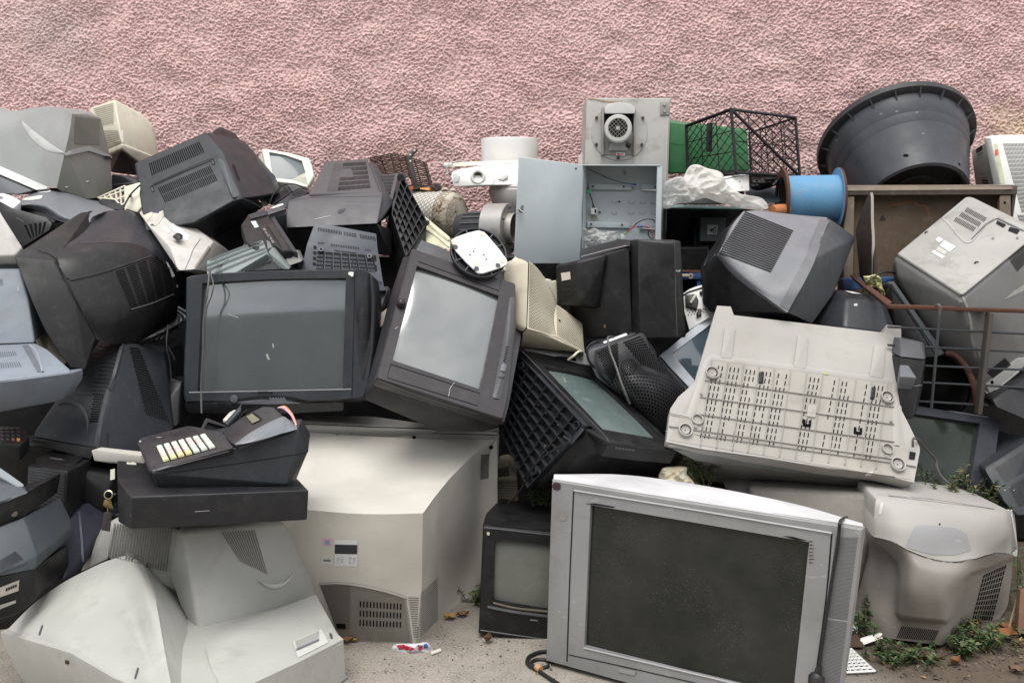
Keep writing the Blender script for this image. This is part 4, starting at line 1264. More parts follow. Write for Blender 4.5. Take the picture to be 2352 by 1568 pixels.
# ---- black television tipped to show its ribbed base
T=Thing('crt_television','black television tipped on its corner, greenish screen up and ribbed base turned to the camera','television')
P=Plane(z(285,185,3.05),z(1110,1060,2.66),z(1760,1130,2.78))
outer=[z(282,182),z(345,180),z(660,252),z(940,330),z(1000,385),z(1315,690),z(1560,905),z(1740,1085),z(1765,1135),z(1430,1102),z(1118,1060),z(1050,990),z(700,620)]
inner=[z(500,335),z(745,385),z(990,435),z(1300,735),z(1610,1028),z(1330,980),z(1062,932),z(780,630)]
fr,ring=T.front('bezel',outer,inner,P,M_BLACK,.045,.016,.006,slope=.01)
T.screen([inner[0],inner[2],inner[4],inner[6]],P,M_GLASST,rec=.015,bulge=.010,grow=1.05)
T.stroke('bezel_step',[z(452,292),z(720,350),z(1005,412),z(1330,720),z(1615,1010)],.004,M_GAP,on=[fr])
T.stroke('bezel_edge',[z(300,195),z(700,610),z(1060,975),z(1115,1055)],.004,M_GREYD,on=[fr])
T.stroke('bezel_edge',[z(1118,1062),z(1430,1104),z(1760,1138)],.003,M_GREYM)
T.hull('chin',[z(1065,1075,2.67),z(1118,1062,2.655),z(1765,1138,2.77),z(1836,1190,2.86),z(1785,1268,2.90),z(1590,1385,2.92),z(1020,1300,2.78),z(900,930,2.70)],M_BLACK,push=.12,bevel=.006)
T.hull('rear_housing',[z(760,1100,2.74),z(400,1500,2.84),z(700,1480,2.86),z(1200,1420,2.86),z(1590,1385,2.93),z(1030,1120,2.70),z(900,935,2.705),z(1400,760,3.0),z(600,300,3.14)],M_BLACK,push=.25,bevel=.012)
B=[z(275,232,3.045),z(892,895,2.69),z(362,1490,2.84),z(85,900,3.10)]
PB=Plane(B[0],B[1],B[2])
bq=[Vector(z(275,232)),Vector(z(892,895)),Vector(z(362,1490)),Vector(z(70,880))]
T.slab('base_plate',[tuple(p)for p in bq],PB,.03,M_BLACK,off=-.014)
bl=lambda a,b:PB.at(tuple((bq[0]*(1-a)+bq[1]*a)*(1-b)+(bq[3]*(1-a)+bq[2]*a)*b),-.006)
segs=[(bl(0,b/9),bl(1,b/9))for b in range(10)]+[(bl(a/7,0),bl(a/7,1))for a in range(8)]
V,F=[],[]
for a,b in segs:
 d=(b-a).normalized();sd=PB.n.cross(d)*.0013;k=len(V)
 V+=[a+sd-PB.n*.010,a+sd+PB.n*.006,a-sd+PB.n*.006,a-sd-PB.n*.010,b+sd-PB.n*.010,b+sd+PB.n*.006,b-sd+PB.n*.006,b-sd-PB.n*.010]
 F+=[tuple(k+t for t in f)for f in((0,4,5,1),(1,5,6,2),(2,6,7,3),(0,1,2,3),(4,7,6,5))]
rb=T.raw('base_ribs',V,F,M_CHAR,None,None,0)
sl=T.slots('base_slot',[tuple(bq[0].lerp(bq[2],.12)),tuple(bq[1].lerp(bq[3],.12)),tuple(bq[2].lerp(bq[0],.08)),tuple(bq[3].lerp(bq[1],.1))],42,9,flat('slot_grey',(.05,.05,.052),.5),fu=.35,fv=.5,on=[T.parts[-2][0]],skip=lambda i,j:(i//6+j)%3==0 or i%6==5)
for c in((290,332),(818,895),(413,1330)):
 q0=PB.at(z(*c),.0)
 T.lathe('foot_ring',q0-PB.n*.012,q0+PB.n,[(.0095,.0),(.0095,.016),(.0125,.016),(.0125,.0)],M_CHAR,20)
for c in((463,703),(535,780),(655,888),(532,1093)):
 q0=PB.at(z(*c),-.008)
 T.lathe('screw',q0,q0+PB.n,[(0,.008),(.004,.007),(.005,0)],flat('screw_bright',(.7,.6,.5),.3,1),8)
T.hull('hinge_clip',[z(745,1060,2.70),z(865,920,2.69),z(890,935,2.68),z(765,1090,2.69)],M_CHAR,push=.03,bevel=.003)
for k in range(6):
 c=z(1190+k*32,1105+k*4.5)
 T.stroke('button_ring',[(c[0]+2.4*math.cos(a),c[1]+1.8*math.sin(a))for a in[m/8*math.tau for m in range(9)]],.0014,M_GREYM,lift=.002)
T.slots('side_socket',[z(930,970),z(1020,1040),z(1010,1060),z(925,985)],3,1,M_SLOT,fu=.5,fv=.8)
T=Thing('cable','thin black cord trailing from the ribbed base down to the small portable television','cable')
T.tube('cable',[z(690,1000,2.69),z(740,1030,2.68),z(745,1050,2.675),z(650,1100,2.70),z(520,1180,2.73),z(420,1270,2.76),z(360,1370,2.78),z(310,1470,2.80),z(235,1568,2.82),z(160,1640,2.84)],.003,M_CABLE,6,50)
# ---- grey monitor lying between, only its white edge showing
T=Thing('crt_monitor','silver-white monitor lying behind the tipped black television, only its top edge showing','monitor')
T.hull('bezel',[z(290,150,3.14),z(560,152,3.18),z(880,200,3.2),z(900,210,3.19),z(945,325,3.14),z(830,300,3.12),z(560,225,3.11),z(340,185,3.11)],plastic('silver_white',(.58,.58,.60),.35),push=.06,pdir=(0,.5,-1),bevel=.004)
T.decal('gap',[z(600,240),z(800,255),z(815,292),z(640,258)],M_GAP)
T=Thing('cable','short cream cord curling out of the silver-white monitor','cable')
T.tube('cable',[z(735,275,3.09),z(790,235,3.08),z(830,200,3.09),z(875,195,3.12)],.004,M_CREAM,8)
# ---- flat white-framed monitor
T=Thing('flat_monitor','pale blue-white framed screen tilted on its corner behind the ribbed grey base','monitor')
P=Plane(i_(1522,1165,3.16),i_(2045,735,3.30),i_(1805,1455,3.12))
outer=rp([i_(1520,1162),i_(2045,735),i_(2440,1020),i_(1805,1458)],4,3)
inner=[i_(1640,1143),i_(2030,845),i_(2280,1040),i_(1852,1388)]
fr,ring=T.front('bezel',outer,inner,P,plastic('ice_white',(.60,.64,.70),.4),.03,.008,.005)
T.screen(inner,P,glass('tube_glass_blue',(.045,.075,.10),.2,.10,.05,coat=1,cior=1.8),rec=.007,bulge=.004)
T.shell('rear_housing',ring,M_DARK,P,[(-.01,.985,(0,0,0)),(.02,.97,(0,0,0)),(.10,.6,(0,0,0))])
T.stroke('seam',[i_(1535,1172),i_(1670,1318),i_(1812,1470)],.004,M_GAP,lift=.003)
# ---- printed circuit panel
T=Thing('printer_chassis','white chassis panel with black clips standing behind the black box set','chassis')
P=Plane(i_(1745,585,3.32),i_(1940,505,3.32),i_(1800,915,3.25))
T.slab('panel',[i_(1742,590),i_(1800,548),i_(1850,528),i_(1935,503),i_(2040,560),i_(2060,760),i_(1800,920),i_(1740,700)],P,.02,plastic('chassis_white',(.72,.72,.70),.5))
T.slab('clip',[i_(1760,600),i_(1850,590),i_(1885,640),i_(1865,730),i_(1765,700)],P,.02,M_BLACK,off=.014)
T.slab('clip',[i_(1800,665),i_(1850,590),i_(1875,600),i_(1820,682)],P,.01,plastic('clip_ivory',(.5,.47,.38),.5),off=.02)
T.slab('clip',[i_(1885,722),i_(1910,728),i_(1912,780),i_(1870,800),i_(1862,780)],P,.014,M_DARK,off=.014)
T.slab('clip',[i_(1890,570),i_(1950,545),i_(1950,575),i_(1900,592)],P,.014,M_BLACK,off=.012)
T.stroke('arc_edge',[i_(1745,608),i_(1790,580),i_(1850,560),i_(1945,530)],.006,M_GAP)
T.dots('hole',[i_(1770,740),i_(1960,720),i_(1960,760),i_(1780,800)],6,3,.0022,M_SLOT)
# ================================================================ left side of the heap
a,b_,f,g,mm,n,s_,t_c=crop('A'),crop('B'),crop('F'),crop('G'),crop('M'),crop('N'),crop('S'),crop('T')
# ---- large grey television, top left
T=Thing('crt_television','large grey television with a pale swoosh ridge lying at the top left of the heap','television')
MGR=plastic('greenish_grey_plastic',(.24,.25,.245),.45,dust=.05,dirt=.15)
MGR2=plastic('olive_grey_shaded',(.15,.152,.135),.5,dust=.05,dirt=.3)  # darker copy for the back face, its shade put into the colour
T.grid('side_cover',[[a(-120,165,3.75),a(60,222,3.72),a(150,232,3.70),a(280,210,3.68),a(430,196,3.65),a(560,215,3.56),a(662,262,3.46)],[a(-120,340,3.64),a(60,370,3.60),a(160,380,3.58),a(290,370,3.55),a(420,370,3.52),a(540,390,3.45),a(640,420,3.40)],[a(-120,540,3.56),a(60,560,3.52),a(170,590,3.50),a(300,600,3.47),a(410,600,3.44),a(510,605,3.39),a(598,610,3.36)],[a(-120,700,3.50),a(50,770,3.47),a(160,815,3.45),a(290,870,3.42),a(400,915,3.40),a(460,935,3.37),a(520,945,3.34)]],MGR,40,24,push=.3,pdir=(0,1,-.1))
T.hull('back_cover',[a(664,263,3.455),a(600,600,3.355),a(520,945,3.335),a(600,1010,3.36),a(800,1045,3.40),a(1000,1020,3.52),a(1032,960,3.55),a(1012,650,3.60),a(960,450,3.63),a(925,305,3.65),a(800,262,3.58)],MGR2,push=.2,pdir=(-.4,1,0),bevel=.012,merge=3)
bc_=T.parts[-1][0]
T.hull('top_cover',[a(430,196,3.66),a(600,205,3.68),a(830,240,3.70),a(925,303,3.655),a(800,260,3.58),a(664,262,3.46)],MGR,push=.08,pdir=(0,.4,-1),bevel=.006)
T.decal('cable_recess',[a(690,290),a(915,318),a(912,545),a(680,540)],plastic('olive_dark',(.115,.115,.10),.55),on=[bc_])
T.decal('ridge_band',[a(592,605),a(800,560),a(802,606),a(596,652)],MGR,on=[bc_],lift=.006)
T.decal('ridge_band',[a(800,560),a(1012,650),a(1012,672),a(802,606)],MGR,on=[bc_],lift=.006)
T.stroke('ridge_line',[a(598,942),a(810,885),a(1045,945)],.008,MGR,ridge=.004,on=[bc_],smooth=False)
T.decal('gap',[a(930,652),a(1012,660),a(1018,690),a(960,680)],M_GAP,on=[bc_],lift=.008)
T.stroke('swoosh',[a(185,310),a(270,420),a(400,535),a(500,590),a(598,628)],.028,plastic('swoosh_pale',(.40,.41,.40),.4),ridge=.003,taper=True)
T.hull('front_frame',[a(-120,690,3.46),a(20,745,3.44),a(440,933,3.36),a(430,950,3.34),a(330,962,3.33),a(-120,770,3.42)],plastic('pale_trim',(.55,.56,.56),.4),push=.1,pdir=(0,1,-.2),bevel=.006)
T.hull('front_frame',[a(-120,775,3.43),a(330,965,3.34),a(150,1010,3.34),a(-120,1000,3.40)],M_GREYM,push=.1,bevel=.01)
# ---- beige monitor at the top left
T=Thing('crt_monitor','small cream monitor with striped sides standing behind the large grey television','monitor')
T.hull('rear_housing',[a(1050,125,3.92),a(820,205,4.06),a(1290,252,4.06),a(1382,372,4.10),a(1424,660,4.08),a(1120,535,3.84),a(968,612,3.95),a(850,560,4.05),a(1060,350,3.90),a(1290,705,3.98)],M_CREAM,push=.1,bevel=.012,merge=4)
T.hull('front_shell',[a(968,600,3.95),a(1122,535,3.83),a(1420,660,4.06),a(1290,712,3.97),a(1120,580,3.83),a(975,645,3.94)],M_CREAM,push=.1,bevel=.004)
T.hull('underside',[a(990,645,3.95),a(1120,580,3.845),a(1285,712,3.98),a(1250,830,4.0),a(1020,800,3.98)],M_BLACK,push=.06,bevel=.003)
MSTR=plastic('vent_olive',(.30,.29,.21),.6)
T.slots('vent',[a(850,195),a(1045,140),a(1050,350),a(945,375)],1,11,MSTR,fu=1,fv=.35,lift=.003)
T.slots('vent',[a(955,410),a(1085,410),a(1120,535),a(970,600)],1,8,MSTR,fu=1,fv=.35,lift=.003)
T.stroke('moulded_edge',[a(1050,130),a(1055,350),a(1120,420),a(1128,530)],.012,M_WARM,ridge=.003,smooth=False)
T=Thing('crt_monitor','navy monitor buried behind the large grey television, only a strip showing','monitor')
T.hull('housing',[a(1020,815,3.75),a(1120,825,3.72),a(1260,862,3.72),a(1310,930,3.70),a(1180,1000,3.70),a(1020,1000,3.72)],M_CHAR,push=.25,bevel=.01)
T.stroke('edge',[a(1030,818),a(1150,830),a(1255,860)],.004,M_GREYM)
T.stroke('edge',[a(1030,915),a(1120,905),a(1250,895)],.003,M_GREYM)
# ---- slatted dark television, upper left
T=Thing('crt_television','charcoal television with two rows of slots, propped at a slant in the upper left','television')
MSL=plastic('slate_plastic',(.030,.033,.038),.45,dust=.12)
T.hull('back_cover',[a(1232,715,3.52),a(1250,735,3.50),a(1890,425,3.60),a(2045,600,3.52),a(2235,1040,3.36),a(2140,1060,3.34),a(1780,1262,3.30),a(1330,1340,3.30),a(1270,830,3.48)],MSL,push=.22,pdir=(.2,1,-.2),bevel=.010,merge=6)
bk3=T.parts[-1][0]
T.hull('side_cover',[a(1890,425,3.605),a(1940,440,3.66),a(2100,640,3.68),a(2300,850,3.66),a(2420,1060,3.60),a(2310,1030,3.44),a(2235,1042,3.365),a(2045,600,3.525)],M_CHAR,push=.2,pdir=(.3,1,0),bevel=.012,merge=4)
T.hull('top_ridge',[b_(85,600,3.66),b_(180,660,3.68),b_(320,880,3.66),b_(500,1110,3.60),b_(470,1120,3.56),b_(300,880,3.60),b_(100,630,3.62)],plastic('dusty_edge',(.16,.145,.125),.6,dust=.3),push=.1,bevel=.006)
T.hull('bracket_edge',[a(2050,690,3.47),a(2110,820,3.43),a(2210,1010,3.37),a(2140,1052,3.325),a(2020,780,3.45),a(1960,640,3.52)],plastic('slate_light',(.085,.095,.10),.45),push=.05,bevel=.006)
T.slots('vent',[a(1362,715),a(1832,512),a(1885,620),a(1392,838)],27,1,M_SLOT,fu=.5,fv=.9,on=[bk3])
T.slots('vent',[a(1445,940),a(1930,735),a(2005,880),a(1515,1085)],30,2,M_SLOT,fu=.5,fv=.88,on=[bk3])
T.stroke('seam',[a(1390,930),a(1660,810),a(1945,690)],.005,M_GAP,on=[bk3])
T.stroke('seam',[a(1400,905),a(1660,790),a(1935,668)],.006,M_GREYD,ridge=.002,on=[bk3])
for q in((1400,955),(1955,705)):
 T.decal('latch',[a(q[0]-22,q[1]-22),a(q[0]+8,q[1]-32),a(q[0]+22,q[1]+22),a(q[0]-2,q[1]+28)],M_GAP,on=[bk3])
 T.decal('latch_tongue',[a(q[0]-10,q[1]-8),a(q[0]+4,q[1]-12),a(q[0]+16,q[1]+20),a(q[0]+2,q[1]+24)],M_GREYD,on=[bk3],lift=.003)
T.decal('side_slot',[a(2130,730),a(2150,730),a(2205,870),a(2190,880)],M_GAP)
T.hull('front_frame',[a(1340,1345,3.32),a(1780,1268,3.31),a(2230,1050,3.38),a(2420,1070,3.58),a(2200,1250,3.5),a(1900,1420,3.42),a(1400,1480,3.38)],M_BLACK,push=.15,bevel=.01)
T=Thing('crt_television','brown-black set standing on edge behind the slotted charcoal television','television')
T.hull('housing',[a(1945,430,3.85),a(2020,378,3.95),a(2055,400,3.94),a(2150,540,3.92),a(2240,640,3.90),a(2272,700,3.88),a(2270,790,3.85),a(2090,600,3.80)],plastic('brown_black',(.022,.017,.017),.5,dust=.15),push=.15,bevel=.006)
T.dots('screw',[a(1960,425),a(2050,395),a(2075,440),a(1990,470)],3,2,.0035,M_STEELD)
T.dots('screw',[a(2200,590),a(2240,640),a(2240,680),a(2210,640)],1,2,.004,M_STEELD)
T=Thing('crt_monitor','black monitor back peeping out left of the small ivory monitor','monitor')
T.hull('housing',[b_(300,770,3.98),b_(410,725,3.98),b_(420,960,3.92),b_(340,870,3.92)],M_DARK,push=.15,bevel=.008)
T.stroke('edge',[b_(320,828),b_(410,790)],.004,M_GREYD)
# ---- small ivory monitor facing the camera
T=Thing('crt_monitor','small ivory monitor with a grey screen facing the camera near the top','monitor')
MIV=plastic('ivory_plastic',(.80,.79,.68),.45,dust=.03,dirt=.15)
P=Plane(b_(445,580,3.88),b_(885,668,3.90),b_(495,880,3.80))
outer=[b_(442,580),b_(480,580),b_(690,615),b_(880,668),b_(905,720),b_(928,828),b_(865,940),b_(680,900),b_(497,878),b_(470,720)]
inner=[b_(512,612),b_(660,640),b_(815,692),b_(848,800),b_(870,920),b_(710,868),b_(552,850),b_(528,730)]
fr,ring=T.front('bezel',outer,inner,P,MIV,.03,.012,.006)
T.screen([inner[0],inner[2],inner[4],inner[6]],P,glass('tube_glass_slate',(.12,.14,.15),.12,.1,.2),rec=.012,bulge=.010,grow=1.06)
T.hull('rear_housing',[P.at(p)-P.n*.03 for p in outer]+[b_(412,650,3.98),b_(412,980,3.88),b_(465,978,3.85),b_(525,975,3.88)],MIV,push=.22,shrink=.7,bevel=.008)
# ---- ribbed dark monitor under it
T=Thing('crt_monitor','dark ribbed monitor wedged below the small ivory monitor','monitor')
T.hull('rear_housing',[t_c(1250,500,3.72),t_c(1620,250,3.74),t_c(1740,395,3.66),t_c(1345,655,3.58),t_c(1310,600,3.62)],M_CHAR,push=.15,bevel=.008)
T.slots('rib',[t_c(1340,470),t_c(1610,280),t_c(1710,400),t_c(1350,630)],1,8,M_BLACK,fu=.95,fv=.5)
T.hull('side_cover',[t_c(1640,250,3.74),t_c(1880,320,3.72),t_c(1745,395,3.655)],M_GREYD,push=.1,bevel=.004)
T.hull('side_cover',[t_c(1880,320,3.715),t_c(1990,390,3.70),t_c(2050,400,3.70),t_c(1680,520,3.60),t_c(1640,700,3.55),t_c(1400,640,3.56),t_c(1740,400,3.65)],M_CHAR,push=.12,bevel=.006)
T.slots('rib',[t_c(1720,420),t_c(1930,340),t_c(1960,400),t_c(1760,480)],9,1,M_BLACK,fu=.4,fv=.9)
T=Thing('cable','thin black lead looping over the ribbed monitor below the ivory one','cable')
T.tube('cable',[t_c(1320,610,3.58),t_c(1390,450,3.60),t_c(1500,320,3.66),t_c(1650,245,3.70),t_c(1800,250,3.70),t_c(1910,290,3.69),t_c(1960,310,3.68)],.0028,M_CABLE,6,40)
# ---- metal cased drive / printer rail
T=Thing('printer','black printer with a silver label lying under the slotted charcoal television','printer')
P=Plane(t_c(1210,712,3.36),t_c(1740,1470,3.12),t_c(850,960,3.26))
T.slab('lid',[t_c(800,1000),t_c(935,800),t_c(1215,708),t_c(1315,830),t_c(1500,1080),t_c(1745,1472),t_c(1580,1482),t_c(1420,1365),t_c(1230,1560),t_c(900,1300)],P,.04,M_BLACK,bevel=.004)
ld=T.parts[-1][0]
T.slab('side_rail',[t_c(1262,715),t_c(1575,650),t_c(1640,712),t_c(1310,822)],P,.05,M_GREYD,off=.004)
T.slab('side_rail',[t_c(1318,832),t_c(1640,740),t_c(1640,800),t_c(1432,862),t_c(1850,1500),t_c(1745,1475)],P,.06,M_CHAR,off=-.004)
T.decal('slot',[t_c(1312,818),t_c(1630,716),t_c(1632,726),t_c(1316,826)],M_SLOT,lift=.003)
T.decal('slot',[t_c(1428,852),t_c(1612,798),t_c(1614,808),t_c(1432,864)],M_SLOT,lift=.003)
T.slots('rib_edge',[t_c(1600,1120),t_c(1640,1120),t_c(1900,1540),t_c(1860,1560)],1,26,M_SLOT,fu=.9,fv=.4)
T.decal('silver_label',[t_c(980,942),t_c(1070,930),t_c(1132,1042),t_c(1058,1064)],plastic('iridescent_label',(.55,.68,.70),.2,metallic=.4),on=[ld],lift=.002)
T.decal('control_strip',[t_c(1150,1050),t_c(1262,1012),t_c(1440,1360),t_c(1310,1300)],M_BLACK,on=[ld],lift=.0015)
T.slots('print',[t_c(1195,1070),t_c(1232,1060),t_c(1425,1340),t_c(1385,1355)],3,5,M_LGREY,on=[ld],fu=.35,fv=.75,lift=.003,skip=lambda i,j:(i+j)%4==3)
T.decal('lid_step',[t_c(945,830),t_c(1225,735),t_c(1295,825),t_c(985,905)],M_CHAR,on=[ld],lift=.004)
T.decal('lid_step',[t_c(1290,1010),t_c(1380,980),t_c(1690,1460),t_c(1585,1475)],plastic('brown_black',(.022,.017,.017),.5,dust=.15),on=[ld],lift=.002)
T=Thing('metal_strip','bright white metal strip lying on the black printer edge','strip')
T.hull('metal_strip',[t_c(1340,690,3.36),t_c(1490,620,3.40),t_c(1570,600,3.42),t_c(1590,625,3.41),t_c(1500,655,3.38),t_c(1370,692,3.355)],M_WPAINT,push=.01,bevel=.002)
# ---- greenish ribbed filter unit
T=Thing('fan_heater','greenish grey unit with a gridded face and ribbed side above the wide grey screen','heater')
MGG=plastic('green_grey_plastic',(.22,.25,.25),.4,dust=.06)
P=Plane(g(330,300,3.08),g(835,0,3.16),g(610,285,3.03))
T.slab('grid_face',[g(330,190),g(640,70),g(845,0),g(892,118),g(606,288),g(560,310),g(330,310)],P,.03,MGG)
gf=T.parts[-1][0]
for q in([(330,205),(620,90),(838,20)],[(335,245),(640,120),(855,40)],[(340,285),(640,165),(875,85)],[(420,310),(620,225),(885,112)]):
 T.stroke('rib',[g(*p)for p in q],.005,MGG,ridge=.006,on=[gf])
for q in([(410,165),(470,300)],[(500,120),(560,290)],[(590,85),(630,270)],[(660,60),(710,215)],[(735,30),(790,170)],[(800,10),(850,130)]):
 T.stroke('rib',[g(*p)for p in q],.004,MGG,ridge=.005,on=[gf],smooth=False)
T.hull('ribbed_side',[g(606,288,3.035),g(892,118,3.11),g(930,175,3.12),g(975,230,3.10),g(1035,268,3.08),g(700,300,3.05)],M_CHAR,push=.06,bevel=.003)
T.slots('side_rib',[g(625,284),g(885,130),g(940,190),g(1010,268)],1,10,M_BLACK,fu=.98,fv=.5)
T.hull('end_cap',[g(880,0,3.15),g(960,55,3.16),g(1095,255,3.08),g(1090,268,3.07),g(1035,268,3.075),g(960,225,3.09),g(895,110,3.105)],plastic('end_cap_grey',(.17,.19,.19),.45),push=.06,bevel=.006)
T.hull('end_block',[g(1040,105,3.15),g(1160,90,3.17),g(1205,195,3.12),g(1090,235,3.10),g(1060,190,3.12)],plastic('block_khaki',(.20,.20,.185),.5),push=.06,bevel=.003)
T.decal('screw',rp([g(945,182),g(962,182),g(962,200),g(945,200)],1,4),M_STEEL)
# ---- grey slotted base plate
T=Thing('television_stand','mid grey slotted plastic base plate standing behind the wide grey screen','stand')
P=Plane(g(1300,-120,3.24),g(1890,-30,3.26),g(1205,290,3.16))
T.slab('plate',[g(1320,-150),g(1500,-135),g(1890,-60),g(1900,60),g(1960,430),g(1985,460),g(1900,470),g(1800,300),g(1195,300),g(1250,40)],P,.025,plastic('steel_blue_plastic',(.066,.072,.09),.42,dust=.05))
pl_=T.parts[-1][0]
T.slots('slot',[g(1352,-118),g(1880,-30),g(1890,10),g(1350,-85)],36,1,M_SLOT,fu=.4,fv=.9,on=[pl_],skip=lambda i,j:i in(15,24,25))
T.slots('slot',[g(1352,18),g(1415,22),g(1415,42),g(1352,40)],5,1,M_SLOT,fu=.4,fv=.9,on=[pl_])
T.slots('slot',[g(1468,32),g(1735,66),g(1735,92),g(1468,58)],17,1,M_SLOT,fu=.4,fv=.9,on=[pl_])
T.slots('slot',[g(1785,82),g(1840,88),g(1840,106),g(1785,100)],4,1,M_SLOT,fu=.4,fv=.9,on=[pl_])
T.slots('cell',[g(1345,100),g(1860,140),g(1900,290),g(1330,268)],7,4,M_GAP,fu=.9,fv=.86,on=[pl_],lift=.0015)
T.slots('cell_bar',[g(1345,125),g(1860,165),g(1895,300),g(1330,272)],42,4,plastic('steel_blue_plastic',(.066,.072,.09),.42),fu=.45,fv=.62,on=[pl_],lift=.004,skip=lambda i,j:i%6==5)
T.slots('cell',[g(1308,40),g(1345,45),g(1340,250),g(1298,240)],1,4,M_GAP,fu=.7,fv=.5,on=[pl_],lift=.002)
T.slots('cell',[g(1860,120),g(1890,125),g(1900,300),g(1862,300)],1,2,M_GAP,fu=.8,fv=.55,on=[pl_],lift=.002)
T.slots('cell',[g(1880,375),g(1940,380),g(1945,412),g(1885,408)],7,1,M_GAP,fu=.4,fv=.9,on=[pl_],lift=.002)
T.decal('handle_slot',[g(1500,70),g(1705,100),g(1700,118),g(1510,98)],plastic('steel_blue_dark',(.07,.075,.09),.5),on=[pl_],lift=.003)
for q in((1382,98),(1825,160)):
 c=P.at(g(*q))
 T.lathe('screw_post',c,c+P.n,[(.004,0),(.004,.012),(.008,.012),(.008,0)],M_GREYM,14)
T=Thing('crt_monitor','grey monitor corner hanging below the slotted base plate beside the tipped television','monitor')
T.hull('housing',[g(1885,495,3.2),g(1960,425,3.22),g(1990,460,3.20),g(1985,540,3.2),g(1960,620,3.18),g(1900,720,3.14),g(1885,600,3.18)],M_GREYD,push=.1,bevel=.006)
T=Thing('torn_card','torn cream card stuck between the wide screen set and the tipped television','card')
P=Plane(g(1895,700,3.06),g(2000,615,3.08),g(1900,820,3.04))
T.slab('torn_card',[g(1895,705),g(1940,660),g(2005,612),g(2010,640),g(1960,770),g(1900,825)],P,.006,plastic('card_cream',(.42,.37,.31),.7))
# ---- charcoal television stacked on top
T=Thing('crt_television','grey-charcoal television with a slotted hood resting on the heap below the wire basket','television')
MTV=plastic('warm_grey_plastic',(.088,.084,.09),.42,dust=.08)
T.hull('slotted_hood',[b_(1022,692,3.80),b_(1420,668,3.82),b_(1546,985,3.52),b_(865,1000,3.50)],MTV,push=.25,pdir=(0,.6,-1),bevel=.012)
T.hull('front_shell',[b_(690,1062,3.48),b_(865,1000,3.52),b_(1545,982,3.52),b_(1555,1020,3.50),b_(1512,1272,3.40),b_(650,1312,3.40),b_(680,1100,3.46)],MTV,push=.25,shrink=.92,bevel=.010)
T.hull('side_cover',[b_(1425,672,3.83),b_(1600,1010,3.60),b_(1645,1060,3.58),b_(1645,1100,3.56),b_(1590,1190,3.52),b_(1515,1270,3.42),b_(1548,985,3.53)],M_GREYD,push=.2,bevel=.008)
T.slots('vent',[b_(1195,712),b_(1402,700),b_(1448,950),b_(1138,975)],26,6,M_SLOT,fu=.55,fv=.78,stagger=0)
T.slots('groove',[b_(1110,716),b_(1192,712),b_(1132,980),b_(1040,985)],8,1,plastic('groove_grey',(.055,.053,.057),.5),fu=.3,fv=.96)
T.stroke('seam',[b_(690,1075),b_(880,1035),b_(1540,1018)],.0025,M_GREYD)
T.stroke('scratch',[b_(930,1232),b_(1010,1215),b_(1080,1200)],.002,M_LGREY)
T.decal('scuff',rp([b_(1140,1150),b_(1220,1130),b_(1200,1165),b_(1150,1185)],3,3),M_CHAR)
T.hull('underside',[b_(655,1312,3.41),b_(1510,1275,3.41),b_(1640,1330,3.5),b_(1640,1568,3.46),b_(900,1500,3.45),b_(660,1400,3.44)],M_BLACK,push=.15,bevel=.006)  # shadow under the set, put in as a black part
# ---- black set with lattice base, right of it
T=Thing('crt_television','black television on its side showing a lattice base, left of the rusty boiler','television')
T.hull('slotted_hood',[b_(1495,832,3.80),b_(1702,803,3.76),b_(1648,1052,3.60),b_(1608,1025,3.62)],MTV,push=.1,pdir=(0,1,-.4),bevel=.006)
T.slots('vent',[b_(1535,830),b_(1670,822),b_(1625,1010),b_(1590,1000)],10,6,M_SLOT,fu=.5,fv=.8)
bq=[Vector(b_(1730,838)),Vector(b_(1962,1265)),Vector((985,555)),Vector(b_(1640,1190))]
bq[2]=Vector((932,590))
Pb=Plane(at(*bq[0],3.62),at(*bq[1],3.52),at(*bq[3],3.50))
T.slab('lattice_plate',[tuple(bq[0]),b_(1760,850),tuple(bq[1]),b_(1955,1420),(975,555),(950,610),tuple(bq[2]),tuple(bq[3]),b_(1645,1080)],Pb,.16,M_BLACK,off=-.012,bevel=.006)
bl=lambda a1,b1:Pb.at(tuple((bq[0]*(1-a1)+bq[1]*a1)*(1-b1)+(bq[3]*(1-a1)+bq[2]*a1)*b1),-.002)
V,F=[],[]
for a1,b1 in[(bl(0,k/6),bl(1,k/6))for k in range(7)]+[(bl(k/5,0),bl(k/5,1))for k in range(6)]:
 dd=(b1-a1).normalized();sd=Pb.n.cross(dd)*.0014;k0=len(V)
 V+=[a1+sd-Pb.n*.012,a1+sd+Pb.n*.006,a1-sd+Pb.n*.006,a1-sd-Pb.n*.012,b1+sd-Pb.n*.012,b1+sd+Pb.n*.006,b1-sd+Pb.n*.006,b1-sd-Pb.n*.012]
 F+=[tuple(k0+q for q in ff)for ff in((0,4,5,1),(1,5,6,2),(2,6,7,3),(0,1,2,3),(4,7,6,5))]
T.raw('lattice_ribs',V,F,M_DARK,None,None,0)
T.tube('corner_roll',[b_(1722,850,3.60),b_(1740,840,3.63)],.014,M_CHAR,14)
T.tube('corner_roll',[b_(1948,1270,3.50),b_(1962,1262,3.53)],.010,M_CHAR,12)
